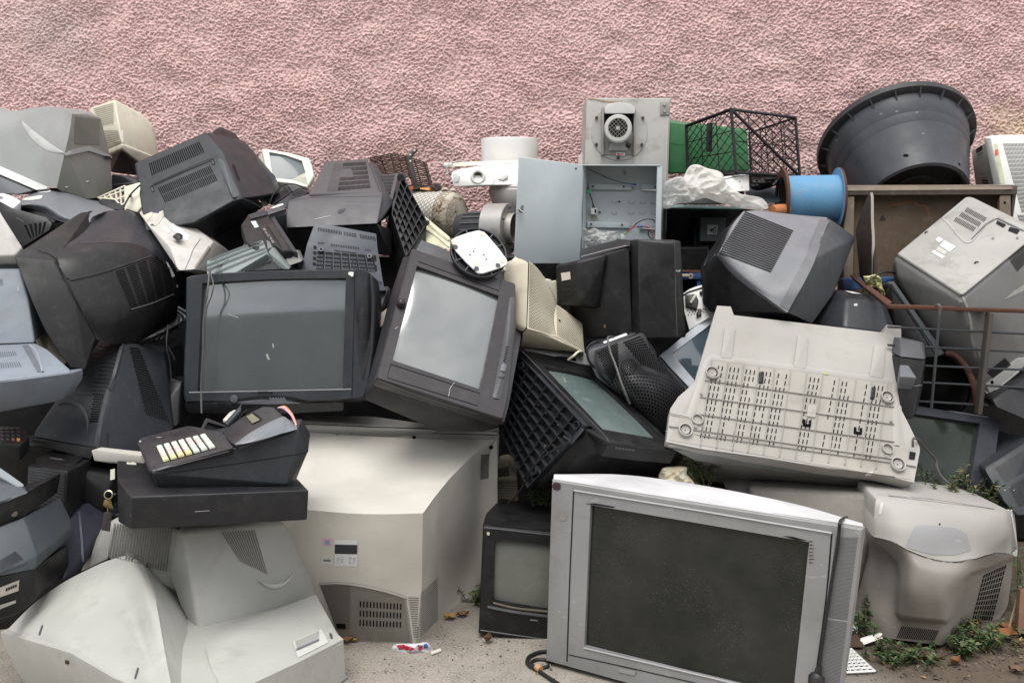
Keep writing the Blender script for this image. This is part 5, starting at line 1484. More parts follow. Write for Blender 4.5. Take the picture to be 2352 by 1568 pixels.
# ---- beige grating and stand at the left
T=Thing('plastic_grating','ivory plastic grating with a tied lead, left of the slotted charcoal television','grating')
P=Plane(a(900,1035,3.46),a(1280,890,3.44),a(1150,1150,3.40))
T.slab('body',[a(1152,925),a(1280,890),a(1306,1110),a(1255,1165),a(1150,1130)],P,.05,M_CREAM)
sg=[]
for q in(((900,1035),(1150,925)),((920,1050),(1150,960)),((1080,1050),(1150,1020)),((1110,1110),(1150,1080)),((960,1020),(985,1050)),((1005,1000),(1030,1045)),((1060,975),(1075,1070)),((1105,955),(1115,1110)),((900,1035),(1060,1050)),((1060,1050),(1150,1150)),((1150,925),(1150,1150))):
 sg.append((P.at(a(*q[0])),P.at(a(*q[1]))))
T.bars('lattice',sg,.0035,M_CREAM,4)
T.tube('lead',[P.at(a(1290,915),.02),P.at(a(1240,960),.02),P.at(a(1195,1010),.02),P.at(a(1150,1090),.02),P.at(a(1125,1150),.02)],.003,M_CABLE,6)
T.hull('lead_knot',[P.at(a(1180,1005),.015),P.at(a(1205,1000),.015),P.at(a(1205,1030),.015),P.at(a(1182,1035),.015)],M_CABLE,push=.01,bevel=.002)
T=Thing('monitor_stand','off-white plastic housing with two labels and a black plug, tilted on the left','housing')
T.hull('body',[a(1440,1028,3.46),a(1522,1085,3.44),a(1500,1125,3.42),a(1835,1355,3.34),a(1960,1435,3.30),a(1935,1500,3.27),f(1790,270,3.10),f(1640,280,3.08),f(1560,60,3.14),a(1350,1270,3.28),a(1275,1168,3.38)],plastic('stand_grey',(.50,.48,.45),.45),push=.15,pdir=(.2,1,-.3),bevel=.012,merge=4)
T.decal('hollow',[a(1282,1165),a(1432,1045),a(1395,1200),a(1350,1250)],M_BEIGE)
T.stroke('moulded_rib',[a(1470,1110),a(1510,1130),a(1440,1260),a(1400,1290)],.02,M_WARM,ridge=.008)
T.decal('slot',[a(1590,1198),a(1602,1198),a(1672,1255),a(1665,1262)],M_GAP)
T.decal('label_sticker',[a(1512,1290),a(1562,1335),a(1548,1366),a(1490,1326)],M_WHITE)
T.decal('label_sticker',[a(1582,1268),a(1742,1385),a(1720,1435),a(1556,1312)],M_WHITE)
T.hull('plug',[a(1585,1385,3.18),a(1625,1352,3.19),a(1660,1380,3.18),a(1655,1420,3.17),a(1630,1428,3.17),a(1590,1400,3.18)],M_BLACK,push=.03,bevel=.003)
T.stroke('seam',[a(1840,1415),a(1780,1500),f(1740,180),f(1700,270)],.002,M_GREYM)
T.decal('shaded_end',[a(1920,1470),a(1935,1505),f(1800,268),f(1770,268)],M_TAUPE)
# ---- round-backed dark monitor
T=Thing('crt_monitor','dark monitor with a domed back and two pale stickers on top, at the left edge','monitor')
T.grid('domed_back',[[s_(395,545,3.30),s_(680,350,3.42),s_(1000,318,3.46),s_(1260,335,3.46),s_(1460,425,3.44),s_(1640,545,3.40),s_(1965,705,3.32)],[s_(390,590,3.22),s_(640,470,3.27),s_(900,440,3.28),s_(1150,480,3.28),s_(1350,560,3.27),s_(1560,660,3.25),s_(1900,760,3.24)],[s_(330,640,3.18),s_(600,600,3.19),s_(830,620,3.18),s_(1000,700,3.17),s_(1150,790,3.16),s_(1350,850,3.16),s_(1700,850,3.18)],[s_(255,690,3.20),s_(520,690,3.20),s_(800,760,3.19),s_(930,850,3.18),s_(1080,920,3.16),s_(1300,960,3.15),s_(1650,950,3.16)]],plastic('slate_monitor',(.14,.15,.165),.36,dust=.04),40,26,push=.2)
T.decal('label_sticker',rp([s_(672,408),s_(720,362),s_(940,345),s_(930,395),s_(800,408)],3,3),M_WHITE)
T.decal('label_sticker',rp([s_(402,545),s_(470,500),s_(790,455),s_(760,520),s_(600,545)],3,3),plastic('label_mint',(.62,.66,.60),.5))
T.hull('housing',[s_(1750,540,3.42),s_(2000,500,3.45),s_(2250,600,3.42),s_(2300,740,3.38),s_(1950,710,3.36)],M_CHAR,push=.15,bevel=.02)
T.hull('underside',[s_(260,690,3.215),s_(400,600,3.22),s_(830,640,3.205),s_(1100,890,3.18),s_(960,980,3.17),s_(850,850,3.19)],M_BLACK,push=.1,bevel=.006)
T=Thing('plastic_shield','white rounded plastic cover at the left edge above the vented dark case','cover')
P=Plane(s_(-100,420,3.2),s_(390,560,3.18),s_(245,685,3.12))
T.slab('plastic_shield',rp([s_(-300,420),s_(60,415),s_(180,450),s_(390,560),s_(248,688),s_(-300,560)],3,3),P,.03,plastic('cover_ice',(.66,.70,.76),.35),bevel=.005)
T.decal('printed_mark',rp([s_(-5,475),s_(45,480),s_(60,510),s_(20,530),s_(-5,520)],2,3),M_GREYM)
T=Thing('crt_monitor','black vented case leaning at the left edge under the white cover','monitor')
P=Plane(s_(0,620,3.12),s_(960,980,3.11),s_(410,1400,3.07))
T.slab('housing',[s_(-300,520),s_(250,690),s_(850,852),s_(962,980),s_(900,1100),s_(410,1405),s_(0,755),s_(-300,400)],P,.15,M_DARK,shrink=.9)
T.slots('vent',[s_(415,1000),s_(880,930),s_(800,1150),s_(550,1260)],5,1,M_SLOT,fu=.5,fv=.95)
T.stroke('scratch',[s_(300,868),s_(440,940)],.004,M_CHAR2)
# ---- blue-grey monitor, left edge
T=Thing('crt_monitor','blue-grey monitor with slotted back and ledge cut off by the left edge','monitor')
T.hull('top_cover',[s_(-400,200,3.02),s_(0,750,2.98),s_(415,1405,2.95),s_(280,1562,2.92),s_(-400,1580,2.92)],M_LGREY,push=.05,pdir=(0,.8,-1),bevel=.006)  # daylight on this upward face is put into a light grey colour
T.hull('rear_housing',[f(-200,262,2.93),f(178,262,2.93),f(262,550,2.86),f(322,948,2.80),f(-200,965,2.80)],M_BLUEG,push=.2,pdir=(-.2,1,0),bevel=.012)
T.stroke('seam',[f(0,250),f(90,248),f(168,262)],.004,M_GAP)
for r0,(x0,x1)in zip((360,458,550,645,735,830),((0,25),(0,45),(0,50),(0,60),(0,68),(0,78))):
 T.slots('vent',[f(x0-20,r0),f(x1,r0),f(x1+6,r0+62),f(x0-20,r0+62)],5,1,plastic('vent_navy',(.07,.08,.105),.6),fu=.35,fv=1)
T.hull('ledge',[f(-200,968,2.80),f(325,945,2.80),f(432,1000,2.74),f(460,1160,2.70),f(648,1190,2.66),f(650,1214,2.64),f(-200,1320,2.56)],M_BLUEG,push=.06,pdir=(0,.4,-1),bevel=.006,merge=5)
lg=T.parts[-1][0]
T.decal('hand_grip',[f(205,972),f(268,962),f(392,1214),f(345,1212)],plastic('grip_shadow',(.10,.11,.13),.5),on=[lg])
T.stroke('grip_edge',[f(275,965),f(345,1040),f(395,1214)],.007,plastic('blue_grey_light',(.30,.33,.37),.45),ridge=.004,on=[lg])
T.slots('vent',[f(-20,1030),f(140,1022),f(160,1062),f(-20,1080)],9,1,plastic('vent_navy',(.07,.08,.105),.6),fu=.35,fv=1,on=[lg])
T.slots('vent',[f(-20,1130),f(180,1120),f(205,1165),f(-20,1185)],10,1,plastic('vent_navy',(.07,.08,.105),.6),fu=.35,fv=1,on=[lg])
T.hull('front_shell',[f(-200,1325,2.56),f(650,1216,2.635),f(642,1335,2.66),f(545,1482,2.68),f(-200,1620,2.62)],M_BLUEG,push=.12,bevel=.008)
T.decal('scuff',rp([f(82,515),f(125,512),f(130,560),f(85,562)],4,3),plastic('pale_scuff',(.34,.36,.40),.5))
T.decal('scuff',rp([f(160,430),f(172,430),f(176,475),f(162,478)],2,3),plastic('pale_scuff',(.34,.36,.40),.5))
T=Thing('crt_monitor','khaki-cream monitor side showing in the gap right of the blue-grey monitor','monitor')
T.hull('housing',[f(240,480,3.05),f(300,740,3.02),f(375,712,3.02),f(470,900,2.98),f(572,1165,2.92),f(450,1155,2.90),f(330,950,2.94),f(250,600,3.0)],M_BEIGE,push=.12,bevel=.006)
# ---- big black rounded television
T=Thing('crt_television','big black rounded television lying on its bezel on the left, vents on its shaded side','television')
T.grid('top_cover',[[s_(1640,742,3.20),s_(1760,738,3.24),s_(2000,735,3.29),s_(2330,740,3.34),a(1340,1262,3.36),a(1440,1335,3.36),f(1560,30,3.32),f(1645,200,3.26)],[f(575,-62,3.05),f(700,-78,3.09),f(860,-88,3.13),f(1050,-85,3.17),f(1230,-60,3.20),f(1390,0,3.22),f(1520,100,3.22),f(1645,250,3.22)],[f(345,92,2.93),f(480,58,2.965),f(800,28,3.01),f(1100,20,3.06),f(1290,52,3.11),f(1410,120,3.145),f(1500,210,3.18),f(1645,300,3.21)]],M_CHAR,44,16,push=.2)
T.grid('rear_housing',[[f(345,92,2.93),f(480,58,2.965),f(800,28,3.01),f(1100,20,3.06),f(1290,52,3.11),f(1410,120,3.145),f(1500,210,3.18),f(1645,300,3.21)],[f(480,230,2.89),f(620,190,2.91),f(850,170,2.95),f(1100,170,3.0),f(1300,195,3.05),f(1430,260,3.09),f(1530,330,3.13),f(1645,400,3.19)],[f(620,500,2.86),f(760,480,2.88),f(940,470,2.91),f(1150,460,2.96),f(1330,460,3.01),f(1450,480,3.06),f(1550,500,3.11),f(1648,520,3.18)],[f(760,740,2.86),f(870,730,2.87),f(1010,720,2.90),f(1180,700,2.95),f(1330,680,3.0),f(1440,665,3.05),f(1520,655,3.09),f(1590,650,3.15)],[f(880,905,2.87),f(960,940,2.89),f(1050,955,2.92),f(1150,952,2.96),f(1260,930,3.0),f(1370,880,3.05),f(1450,820,3.09),f(1545,725,3.13)]],M_BLACK,44,34,push=.2)
rh=T.parts[-1][0]
T.hull('bezel',[f(132,152,2.86),f(215,90,2.96),s_(1480,768,3.19),s_(1640,745,3.195),f(345,92,2.925),f(500,190,2.885),f(700,600,2.85),f(880,905,2.865),f(785,1192,2.80),f(650,1172,2.78),f(548,1050,2.78),f(400,800,2.79),f(310,600,2.80),f(200,330,2.83)],M_BLACK,push=.12,pdir=(-.5,1,-.2),bevel=.012,merge=6)
T.decal('side_panel',[f(505,90),f(900,45),f(1150,45),f(1290,90),f(1400,150),f(1180,220),f(680,370),f(610,350),f(515,190)],M_BLACK,on=[rh],lift=.003)
T.stroke('panel_ridge',[f(640,372),f(900,310),f(1180,220),f(1390,150)],.008,M_CHAR2,ridge=.003,on=[rh])
T.stroke('panel_ridge',[f(1200,640),f(1400,580),f(1590,500)],.006,M_CHAR2,ridge=.003,on=[rh])
T.slots('vent',[f(1045,290),f(1560,110),f(1600,480),f(1195,640)],5,20,M_SLOT,fu=.78,fv=.5,on=[rh])
T.decal('label_sticker',[f(1522,195),f(1545,215),f(1605,330),f(1580,345)],M_WHITE)
T.decal('label_sticker',[f(1570,150),f(1585,150),f(1642,285),f(1628,295)],M_LGREY)
T.decal('label_sticker',rp([f(1618,410),f(1632,408),f(1634,435),f(1620,438)],1,3),M_WHITE)
T.stroke('bezel_seam',[f(345,95),f(520,190),f(720,600),f(880,900)],.003,M_GAP,lift=.002)
T=Thing('cable_tangle','black cables tangled between the big rounded television and the wide grey screen','cables')
for k in range(7):
 x0=1250+k*45
 T.tube('cable',[f(x0,960-k*10,3.02),f(x0+110,900-k*22,3.0+.01*k),f(x0+230,850-k*25,3.02),f(1640,800-k*30,3.05)],.005,M_CABLE,6,24)
T.tube('cable',[f(1545,780,3.0),f(1530,960,2.98),f(1560,1120,2.98),f(1575,1270,2.98)],.003,M_CABLE,6,30)
T.tube('cable',[f(1535,970,2.99),f(1580,1040,2.99),f(1605,1100,2.99)],.003,M_CABLE,6,20)
# ---- black perforated monitor, left middle
T=Thing('crt_monitor','black monitor with a ridged perforated back standing above the cash drawer on the left','monitor')
T.hull('perforated_back',[f(920,912,3.02),f(1060,916,2.99),f(1120,935,2.96),f(1200,945,2.98),f(1512,1022,3.06),mm(1592,395,2.96),mm(1292,640,2.84),mm(880,560,2.74),mm(290,460,2.78),mm(420,260,2.86),f(760,1250,2.95),f(600,1420,2.89),f(1000,1400,2.85)],M_CHAR,push=.25,pdir=(0,1,.05),bevel=.014,merge=5)
pbk=T.parts[-1][0]
T.hull('front_rim',[mm(285,468,2.77),mm(290,520,2.765),mm(540,590,2.74),mm(830,672,2.72),mm(882,562,2.73),mm(600,520,2.75)],M_BLACK,push=.12,pdir=(0,1,-.1),bevel=.006)
T.hull('pale_rim',[mm(838,585,2.715),mm(870,578,2.72),mm(1292,632,2.82),mm(1310,712,2.82),mm(1000,702,2.75),mm(868,680,2.715)],M_WARM,push=.12,pdir=(.1,1,0),bevel=.006)
T.stroke('ridge',[f(1130,940),f(1090,1100),f(1020,1350),mm(985,50),mm(920,330),mm(885,560)],.014,plastic('ridge_slate',(.06,.06,.07),.4),ridge=.006,on=[pbk])
T.stroke('arc_ridge',[mm(540,170),mm(640,145),mm(740,180),mm(800,300),mm(805,480)],.010,plastic('ridge_slate',(.06,.06,.07),.4),ridge=.004,on=[pbk],taper=True)
T.dots('perforation',[f(1190,985),f(1275,985),mm(1560,330),mm(1330,250)],13,30,.0023,M_SLOT,on=[pbk],keep=lambda x,y:True)
T.dots('perforation',[f(860,1400),f(1010,1420),mm(900,330),mm(820,330)],6,12,.0026,M_SLOT,on=[pbk])
T.slots('groove',[f(905,950),f(1090,975),f(1000,1440),f(660,1430)],1,13,M_BLACK,fu=.96,fv=.22,on=[pbk])
T.stroke('scratch',[mm(990,420),mm(988,545)],.004,M_BLACK,on=[pbk])
T=Thing('crt_monitor','dark case edge standing between the ridged monitor and the wide grey screen','monitor')
T.hull('housing',[f(1518,1262,3.06),f(1672,1305,3.04),mm(1640,350,2.98),mm(1590,380,2.97),f(1525,1500,3.0)],M_DARK,push=.12,bevel=.006)
T.stroke('edge',[f(1520,1266),f(1668,1308)],.005,M_GREYD)
# ---- keypad
T=Thing('card_terminal','black card terminal with small keys lying in the shade at the left edge','terminal')
P=Plane(mm(0,360,2.74),mm(240,385,2.74),mm(0,520,2.62))
T.slab('case',rp([mm(-120,345),mm(235,380),mm(272,462),mm(185,545),mm(-120,525)],4,3),P,.04,M_BLACK)
ky=T.parts[-1][0]
for j in range(4):
 for i in range(4):
  x,y0=20+i*48+j*3-(j==3)*6,378+j*33
  m_=plastic('key_amber',(.45,.24,.05),.5)if(i,j)==(3,3)else plastic('key_brownred',(.14,.07,.06),.5)if(i,j)==(2,3)else M_CHAR2
  T.slab('key',rp([mm(x-15,y0-9),mm(x+17,y0-7),mm(x+20,y0+10),mm(x-14,y0+9)],1.5,2),P,.006,m_,off=.005,bevel=.001)
  # ---- ribbed monitor neck and skirt
T=Thing('crt_monitor','black-navy monitor standing on its face with a ribbed neck, left of the key tag','monitor')
MNV=plastic('navy_plastic',(.030,.032,.048),.42,dust=.08)
T.hull('neck',[mm(255,720,2.62),mm(622,772,2.56),mm(700,745,2.68),mm(735,1140,2.68),mm(592,1272,2.54),mm(238,1212,2.58)],M_BLACK,push=.15,bevel=.006)
nk=T.parts[-1][0]
T.hull('neck_cap',[mm(335,650,2.70),mm(440,628,2.72),mm(645,690,2.66),mm(640,750,2.60),mm(325,705,2.64)],M_BLACK,push=.10,bevel=.006)
T.decal('cap_label',[mm(450,645),mm(560,660),mm(600,682),mm(470,668)],M_GREYD)
T.slots('rib',[mm(262,745),mm(612,795),mm(585,1265),mm(245,1205)],1,17,M_CHAR,fu=.96,fv=.45,on=[nk],lift=.004)
T.hull('skirt',[mm(235,1205,2.60),mm(590,1275,2.545),mm(722,1142,2.62),mm(745,1150,2.64),mm(935,1170,2.70),n(672,130,2.62),n(540,390,2.52),n(440,460,2.46),n(240,470,2.46),n(150,300,2.54)],MNV,push=.2,pdir=(0,1,.1),bevel=.01,merge=4)
T.hull('upper_shell',[mm(700,745,2.69),mm(930,700,2.78),mm(1050,820,2.74),mm(1000,1000,2.70),mm(940,1190,2.70),mm(735,1145,2.68)],M_BLACK,push=.2,bevel=.01)
T.stroke('ridge',[n(528,0),n(545,180),n(552,330)],.008,plastic('ridge_navy',(.08,.085,.11),.4),ridge=.004)
# ---- printer at the left edge
T=Thing('printer','slate office printer with a raised arm cut off by the left edge at the bottom','printer')
MPR=plastic('printer_slate',(.075,.086,.098),.42,dust=.06)
T.hull('lid',[mm(-150,700,2.50),mm(30,840,2.44),mm(215,892,2.40),mm(252,962,2.34),mm(-150,1110,2.28)],MPR,push=.05,pdir=(0,.5,-1),bevel=.006)
T.hull('arm',[mm(-150,640,2.47),mm(5,750,2.42),mm(222,892,2.375),mm(215,915,2.365),mm(160,920,2.365),mm(30,850,2.39),mm(-150,740,2.43)],plastic('printer_pale',(.24,.27,.29),.4),push=.02,pdir=(0,.5,-1),bevel=.004)
T.hull('front',[mm(-150,1105,2.29),mm(252,965,2.335),mm(215,1200,2.345),mm(-150,1345,2.28)],M_BLACK,push=.2,bevel=.004)
T.decal('bezel_edge',[mm(-20,1065),mm(248,962),mm(246,978),mm(-20,1085)],MPR,lift=.002)
T.hull('lower_body',[mm(-150,1340,2.28),mm(218,1200,2.34),mm(332,1420,2.34),mm(345,1560,2.32),n(252,290,2.31),n(235,380,2.30),n(-60,440,2.22)],MPR,push=.2,bevel=.03,merge=6)
T.slots('rib',[n(-20,330),n(100,255),n(188,345),n(-10,425)],26,1,M_DARK,fu=.45,fv=.95)
T.hull('lower_front',[n(-60,440,2.225),n(232,372,2.30),n(238,560,2.30),n(200,620,2.29),n(100,690,2.27),n(-60,730,2.23)],M_BLACK,push=.2,bevel=.012)
T.decal('label_sticker',[n(-20,508),n(128,450),n(122,522),n(-20,572)],plastic('label_taupe',(.45,.42,.38),.5))
T.slots('print',[n(35,505),n(112,475),n(112,495),n(35,528)],5,1,M_DARK,fu=.8,fv=.9,lift=.002)
T.decal('chrome_strip',[n(-20,622),n(104,584),n(104,602),n(-20,652)],plastic('strip_grey',(.35,.34,.32),.4),lift=.002)
T.lathe('knob',mm(125,1160,2.33),mm(125,1160,2.30),[(0,.01),(.008,.008),(.010,0)],plastic('knob_olive',(.12,.11,.08),.4),14)
# ================================================================ back row along the wall
a,b_,c_,d,e,u_=crop('A'),crop('B'),crop('C'),crop('D'),crop('E'),crop('U')
t_c=crop('T');vv=crop('V')
# ---- open steel cabinet
T=Thing('steel_cabinet','pale blue-grey steel wall cabinet with its door swung open','cabinet')
MC=plastic('cabinet_enamel',(.47,.52,.54),.4,dust=.02,dirt=.08,scr=.1)
Yf,Yb=3.56,3.68
PFr=Plane(c_(1442,732,Yf),c_(2150,735,Yf),c_(1420,1640,Yf-.02))
PBk=Plane(c_(1442,732,Yb),c_(2150,735,Yb),c_(1420,1640,Yb-.02))
T.slab('back_panel',[c_(1475,752),c_(2120,752),c_(2108,1660),c_(1455,1660)],PBk,.004,MC,bevel=0)
bk=T.parts[-1][0]
def wallpiece(name,q):
 f=[PFr.at(p)for p in q[:2]];g2=[PBk.at(p)for p in q[2:]]
 pts=f+g2
 n=(pts[1]-pts[0]).cross(pts[2]-pts[0]).normalized()*.0015
 T.solid(name,[p+n for p in pts]+[p-n for p in pts],[(0,1,2,3),(4,7,6,5),(0,4,5,1),(1,5,6,2),(2,6,7,3),(3,7,4,0)],MC,0)
wallpiece('side_wall',[c_(1442,733),c_(1415,1660),c_(1455,1660),c_(1478,752)])
wallpiece('side_wall',[c_(2122,735),c_(2100,1660),c_(2092,1660),c_(2112,752)])
wallpiece('top_wall',[c_(1442,733),c_(2122,735),c_(2112,752),c_(1478,752)])
T.solid('front_flange',[PFr.at(c_(2124,735)),PFr.at(c_(2165,748)),PFr.at(c_(2148,1660)),PFr.at(c_(2098,1660)),PFr.at(c_(2124,735),-.012),PFr.at(c_(2165,748),-.11),PFr.at(c_(2148,1660),-.11),PFr.at(c_(2098,1660),-.012)],[(0,1,2,3),(4,7,6,5),(0,4,5,1),(1,5,6,2),(2,6,7,3),(3,7,4,0)],MC,.002)
T.solid('front_flange',[PFr.at(c_(1436,728),.003),PFr.at(c_(2150,731),.003),PFr.at(c_(2150,740),.003),PFr.at(c_(1436,738),.003),PFr.at(c_(1436,728),-.012),PFr.at(c_(2150,731),-.012),PFr.at(c_(2150,740),-.012),PFr.at(c_(1436,738),-.012)],[(0,1,2,3),(4,7,6,5),(0,4,5,1),(1,5,6,2),(2,6,7,3),(3,7,4,0)],MC,.001)
for q in([(1490,905),(1885,908),(1882,962),(1490,958)],[(1975,908),(2112,910),(2112,966),(1975,964)],[(1478,1250),(1868,1264),(1866,1312),(1474,1304)],[(1960,1264),(2104,1268),(2104,1322),(1956,1316)]):
 T.slab('mounting_rail',[c_(*p)for p in q],PBk,.014,MC,off=.014,bevel=.002)
 T.stroke('rail_edge',[c_(q[3][0],q[3][1]-3),c_(q[2][0],q[2][1]-3)],.004,M_WPAINT,lift=.002,smooth=False)
for cx,cy in((1728,1065),(1882,1070),(1987,1072),(2085,1072),(1722,1168),(1876,1168),(1982,1168),(2082,1168)):
 T.stroke('knockout',[c_(cx+26*math.cos(t),cy+18*math.sin(t))for t in[-.35+k/8*(math.pi+.7)for k in range(9)]],.0022,plastic('knock_shadow',(.26,.29,.30),.5),on=[bk])
T.stroke('keyhole',[c_(1818+16*math.cos(t),798+26*math.sin(t))for t in[k/10*math.tau for k in range(11)]],.0022,plastic('knock_shadow',(.26,.29,.30),.5),on=[bk])
T.decal('keyhole',rp([c_(1812,790),c_(1824,790),c_(1824,812),c_(1812,812)],1,3),M_GREYM,on=[bk])
for cx,cy in((1527,930),(1810,932),(2098,936),(1510,1275),(1793,1282),(1770,1070),(1590,1166),(1752,1418)):
 T.decal('screw',rp([c_(cx-9,cy-9),c_(cx+9,cy-9),c_(cx+9,cy+9),c_(cx-9,cy+9)],1.5,3),M_STEELD,lift=.004)
T.decal('notice',[c_(1490,1186),c_(1588,1188),c_(1587,1238),c_(1488,1236)],plastic('notice_paper',(.52,.52,.48),.6),on=[bk],lift=.002)
T.slots('print',[c_(1500,1195),c_(1570,1196),c_(1570,1230),c_(1500,1230)],4,4,M_GREYM,on=[bk],fu=.7,fv=.3,lift=.003)
cw=lambda x,y2,o=.02:PBk.at(c_(x,y2),o)
T.tube('earth_wire',[cw(1500,775),cw(1530,790,.03),cw(1640,842,.035),cw(1760,885,.035),cw(1885,908,.03)],.0018,flat('wire_teal',(.05,.14,.12)),6)
T.tube('terminal',[cw(1885,908,.03),cw(1928,912,.03)],.0035,flat('terminal_blue',(.05,.12,.35)),8)
T.box('connector',cw(1488,978,.03),(.008,0,0),(0,.006,0),(0,0,.008),flat('connector_green',(.06,.36,.20)),.001)
T.tube('wire',[cw(1498,995,.03),cw(1520,1060,.03),cw(1528,1090,.03),cw(1525,1130,.03)],.0022,M_CABLE,6)
T.tube('wire',[cw(1528,1090,.03),cw(1545,1128,.03)],.0018,M_CABLE,6)
T.box('terminal_block',cw(1535,1155,.02),(.011,0,0),(0,.01,0),(0,0,.0115),M_WPAINT,.001)
T.decal('terminal_gap',[c_(1543,1138),c_(1558,1138),c_(1558,1172),c_(1543,1172)],M_GAP,lift=.002)
T.tube('wire',[cw(1835,1352,.03),cw(1900,1305,.04),cw(1960,1296,.045),cw(2020,1300,.045),cw(2065,1335,.04),cw(2082,1410,.035)],.0022,flat('wire_red',(.55,.06,.08)),6)
T.tube('wire',[cw(1890,1308,.035),cw(1940,1260,.04),cw(2010,1232,.045),cw(2080,1236,.045),cw(2098,1262,.04)],.0018,M_CABLE,6)
T.tube('wire',[cw(2095,1318,.03),cw(2050,1328,.04),cw(2035,1360,.045),cw(2045,1390,.045),cw(2072,1412,.04)],.0020,M_CABLE,6)
T.tube('terminal',[cw(1935,1300,.045),cw(1985,1296,.046)],.0045,flat('terminal_blue',(.05,.12,.35)),8)
T.tube('terminal',[cw(1812,1368,.03),cw(1842,1350,.032)],.0035,flat('wire_yellowgreen',(.30,.42,.08)),8)
T.box('terminal_block',cw(1798,1390,.022),(.007,0,0),(0,.008,0),(0,0,.009),M_WPAINT,.001)
dt=[c_(845,655,3.36),c_(1440,730,3.56),c_(1416,1640,3.54),c_(800,1638,3.33)]
T.hull('door',dt,MC,push=.012,shrink=1.0,bevel=.003,merge=12)
dr=T.parts[-1][0]
T.tube('lock_barrel',[c_(868,1150,3.345),c_(868,1150,3.325)],.008,flat('chrome_lock',(.6,.6,.58),.25,1),12,parent=dr)
T.tube('lock_cam',[c_(846,1138,3.325),c_(884,1168,3.325)],.004,flat('chrome_lock',(.6,.6,.58),.25,1),8,parent=dr)
T.decal('lock_slot',rp([c_(864,1105),c_(888,1100),c_(888,1140),c_(866,1140)],3,4),M_GREYM,parent=dr)
T.decal('screw',rp([c_(1362,758),c_(1378,758),c_(1378,775),c_(1362,775)],1.5,3),M_STEELD,parent=dr,on=[dr])
T.stroke('hinge_gap',[c_(1438,735),c_(1425,1200),c_(1416,1630)],.003,M_GAP,lift=.003)
MB_=flat('clear_film',(.50,.50,.50),.12)
def film(name,base,trans,rough=.15):
 if name in MATS:
  return MATS[name]
 m,nt,b=node_mat(name)
 b.inputs['Base Color'].default_value=(*base,1)
 b.inputs['Roughness'].default_value=rough
 b.inputs['Specular IOR Level'].default_value=.25
 tl_=nt.nodes.new('ShaderNodeBsdfTranslucent')
 tl_.inputs[0].default_value=(*base,1)
 mt=nt.nodes.new('ShaderNodeMixShader')
 mt.inputs[0].default_value=.45
 nt.links.new(b.outputs[0],mt.inputs[1]);nt.links.new(tl_.outputs[0],mt.inputs[2])
 tr=nt.nodes.new('ShaderNodeBsdfTransparent')
 mx=nt.nodes.new('ShaderNodeMixShader')
 fac=ramp(nt,ntex(nt,30,4,.7),[(.3,G3(max(0,trans-.25))),(.7,G3(min(1,trans+.15)))])
 nt.links.new(fac,mx.inputs[0])
 nt.links.new(mt.outputs[0],mx.inputs[1]);nt.links.new(tr.outputs[0],mx.inputs[2])
 nt.links.new(mx.outputs[0],nt.nodes['Material Output'].inputs[0])
 MATS[name]=m
 return m
MFILM=film('clear_bag_film',(.80,.80,.78),.38)
MFILM2=film('milky_bag_film',(.86,.84,.80),.06,.45)
T=Thing('plastic_bag','small clear crumpled bag lying in the bottom of the open cabinet','bag')
T.crumple('plastic_bag',[c_(1432,1300),c_(1480,1330),c_(1540,1310),c_(1600,1335),c_(1690,1340),c_(1755,1345),c_(1735,1400),c_(1700,1440),c_(1650,1470),c_(1560,1490),c_(1500,1510),c_(1440,1500),c_(1425,1400)],3.60,.02,MFILM,.016,22,18,90)
# ---- fan housing behind it
T=Thing('extractor_fan','tall grey steel fan housing with a round motor, standing behind the open cabinet','fan')
MG=plastic('galvanised_grey',(.40,.39,.37),.5,metallic=.2,dirt=.65,dust=.12,dirtc=(.13,.11,.09,1))
MG2=plastic('galvanised_dark',(.27,.26,.245),.55,metallic=.2,dirt=.6,dust=.1)
pts=[c_(1470,116,3.78),c_(2243,118,3.78),c_(2196,1480,3.72),c_(1430,1480,3.72)]
T.hull('housing',pts,MG,push=.3,shrink=.97,bevel=.004,merge=4)
hs=T.parts[-1][0]
PH=Plane(pts[0],pts[1],pts[3])
T.stroke('seam',[c_(2232,120),c_(2215,600),c_(2175,1400)],.003,MG2,smooth=False)
T.stroke('edge_light',[c_(2212,330),c_(2200,700),c_(2180,1100)],.003,M_LGREY,smooth=False)
cc=PH.at(c_(1770,432))
T.lathe('motor_plate',cc-PH.n*.004,cc+PH.n,[(0,.008),(.1035,.008),(.105,.006),(.105,0)],MG,56)
T.slab('bracket',[c_(1622,255),c_(1915,262),c_(1912,640),c_(1612,640)],PH,.006,MG2,off=.010)
T.slab('bracket_recess',[c_(1632,262),c_(1905,268),c_(1905,420),c_(1632,420)],PH,.004,M_GAP,off=.013)
T.hull('cowl',[PH.at(c_(*q),o)for q,o in(((1632,200),.03),((1660,170),.035),((1770,152),.04),((1880,172),.035),((1920,205),.03),((1918,262),.045),((1632,262),.045))],plastic('cowl_grey',(.44,.44,.42),.5,dirt=.4),push=.03,bevel=.004)
for x0,x1 in((1612,1632),(1905,1922)):
 T.slab('bracket_flange',[c_(x0,200),c_(x1,200),c_(x1-6,640),c_(x0-6,640)],PH,.03,MG2,off=.03)
ca,cb=PH.at(c_(1765,420),.01),PH.at(c_(1758,395),.075)
ax=(cb-ca).normalized()
T.lathe('motor',ca,cb,[(.036,0),(.040,.015),(.044,.03),(.0505,.045),(.0505,.065),(.047,.072),(.036,.074),(.034,.070),(0,.069)],plastic('motor_white',(.46,.46,.43),.45,dirt=.6,dirtc=(.2,.17,.13,1)),44)
mo=T.parts[-1][0]
mc=ca+ax*.0705
T.lathe('grille_disc',mc,mc+ax,[(0,.001),(.0345,.001)],M_SLOT,30,parent=mo)
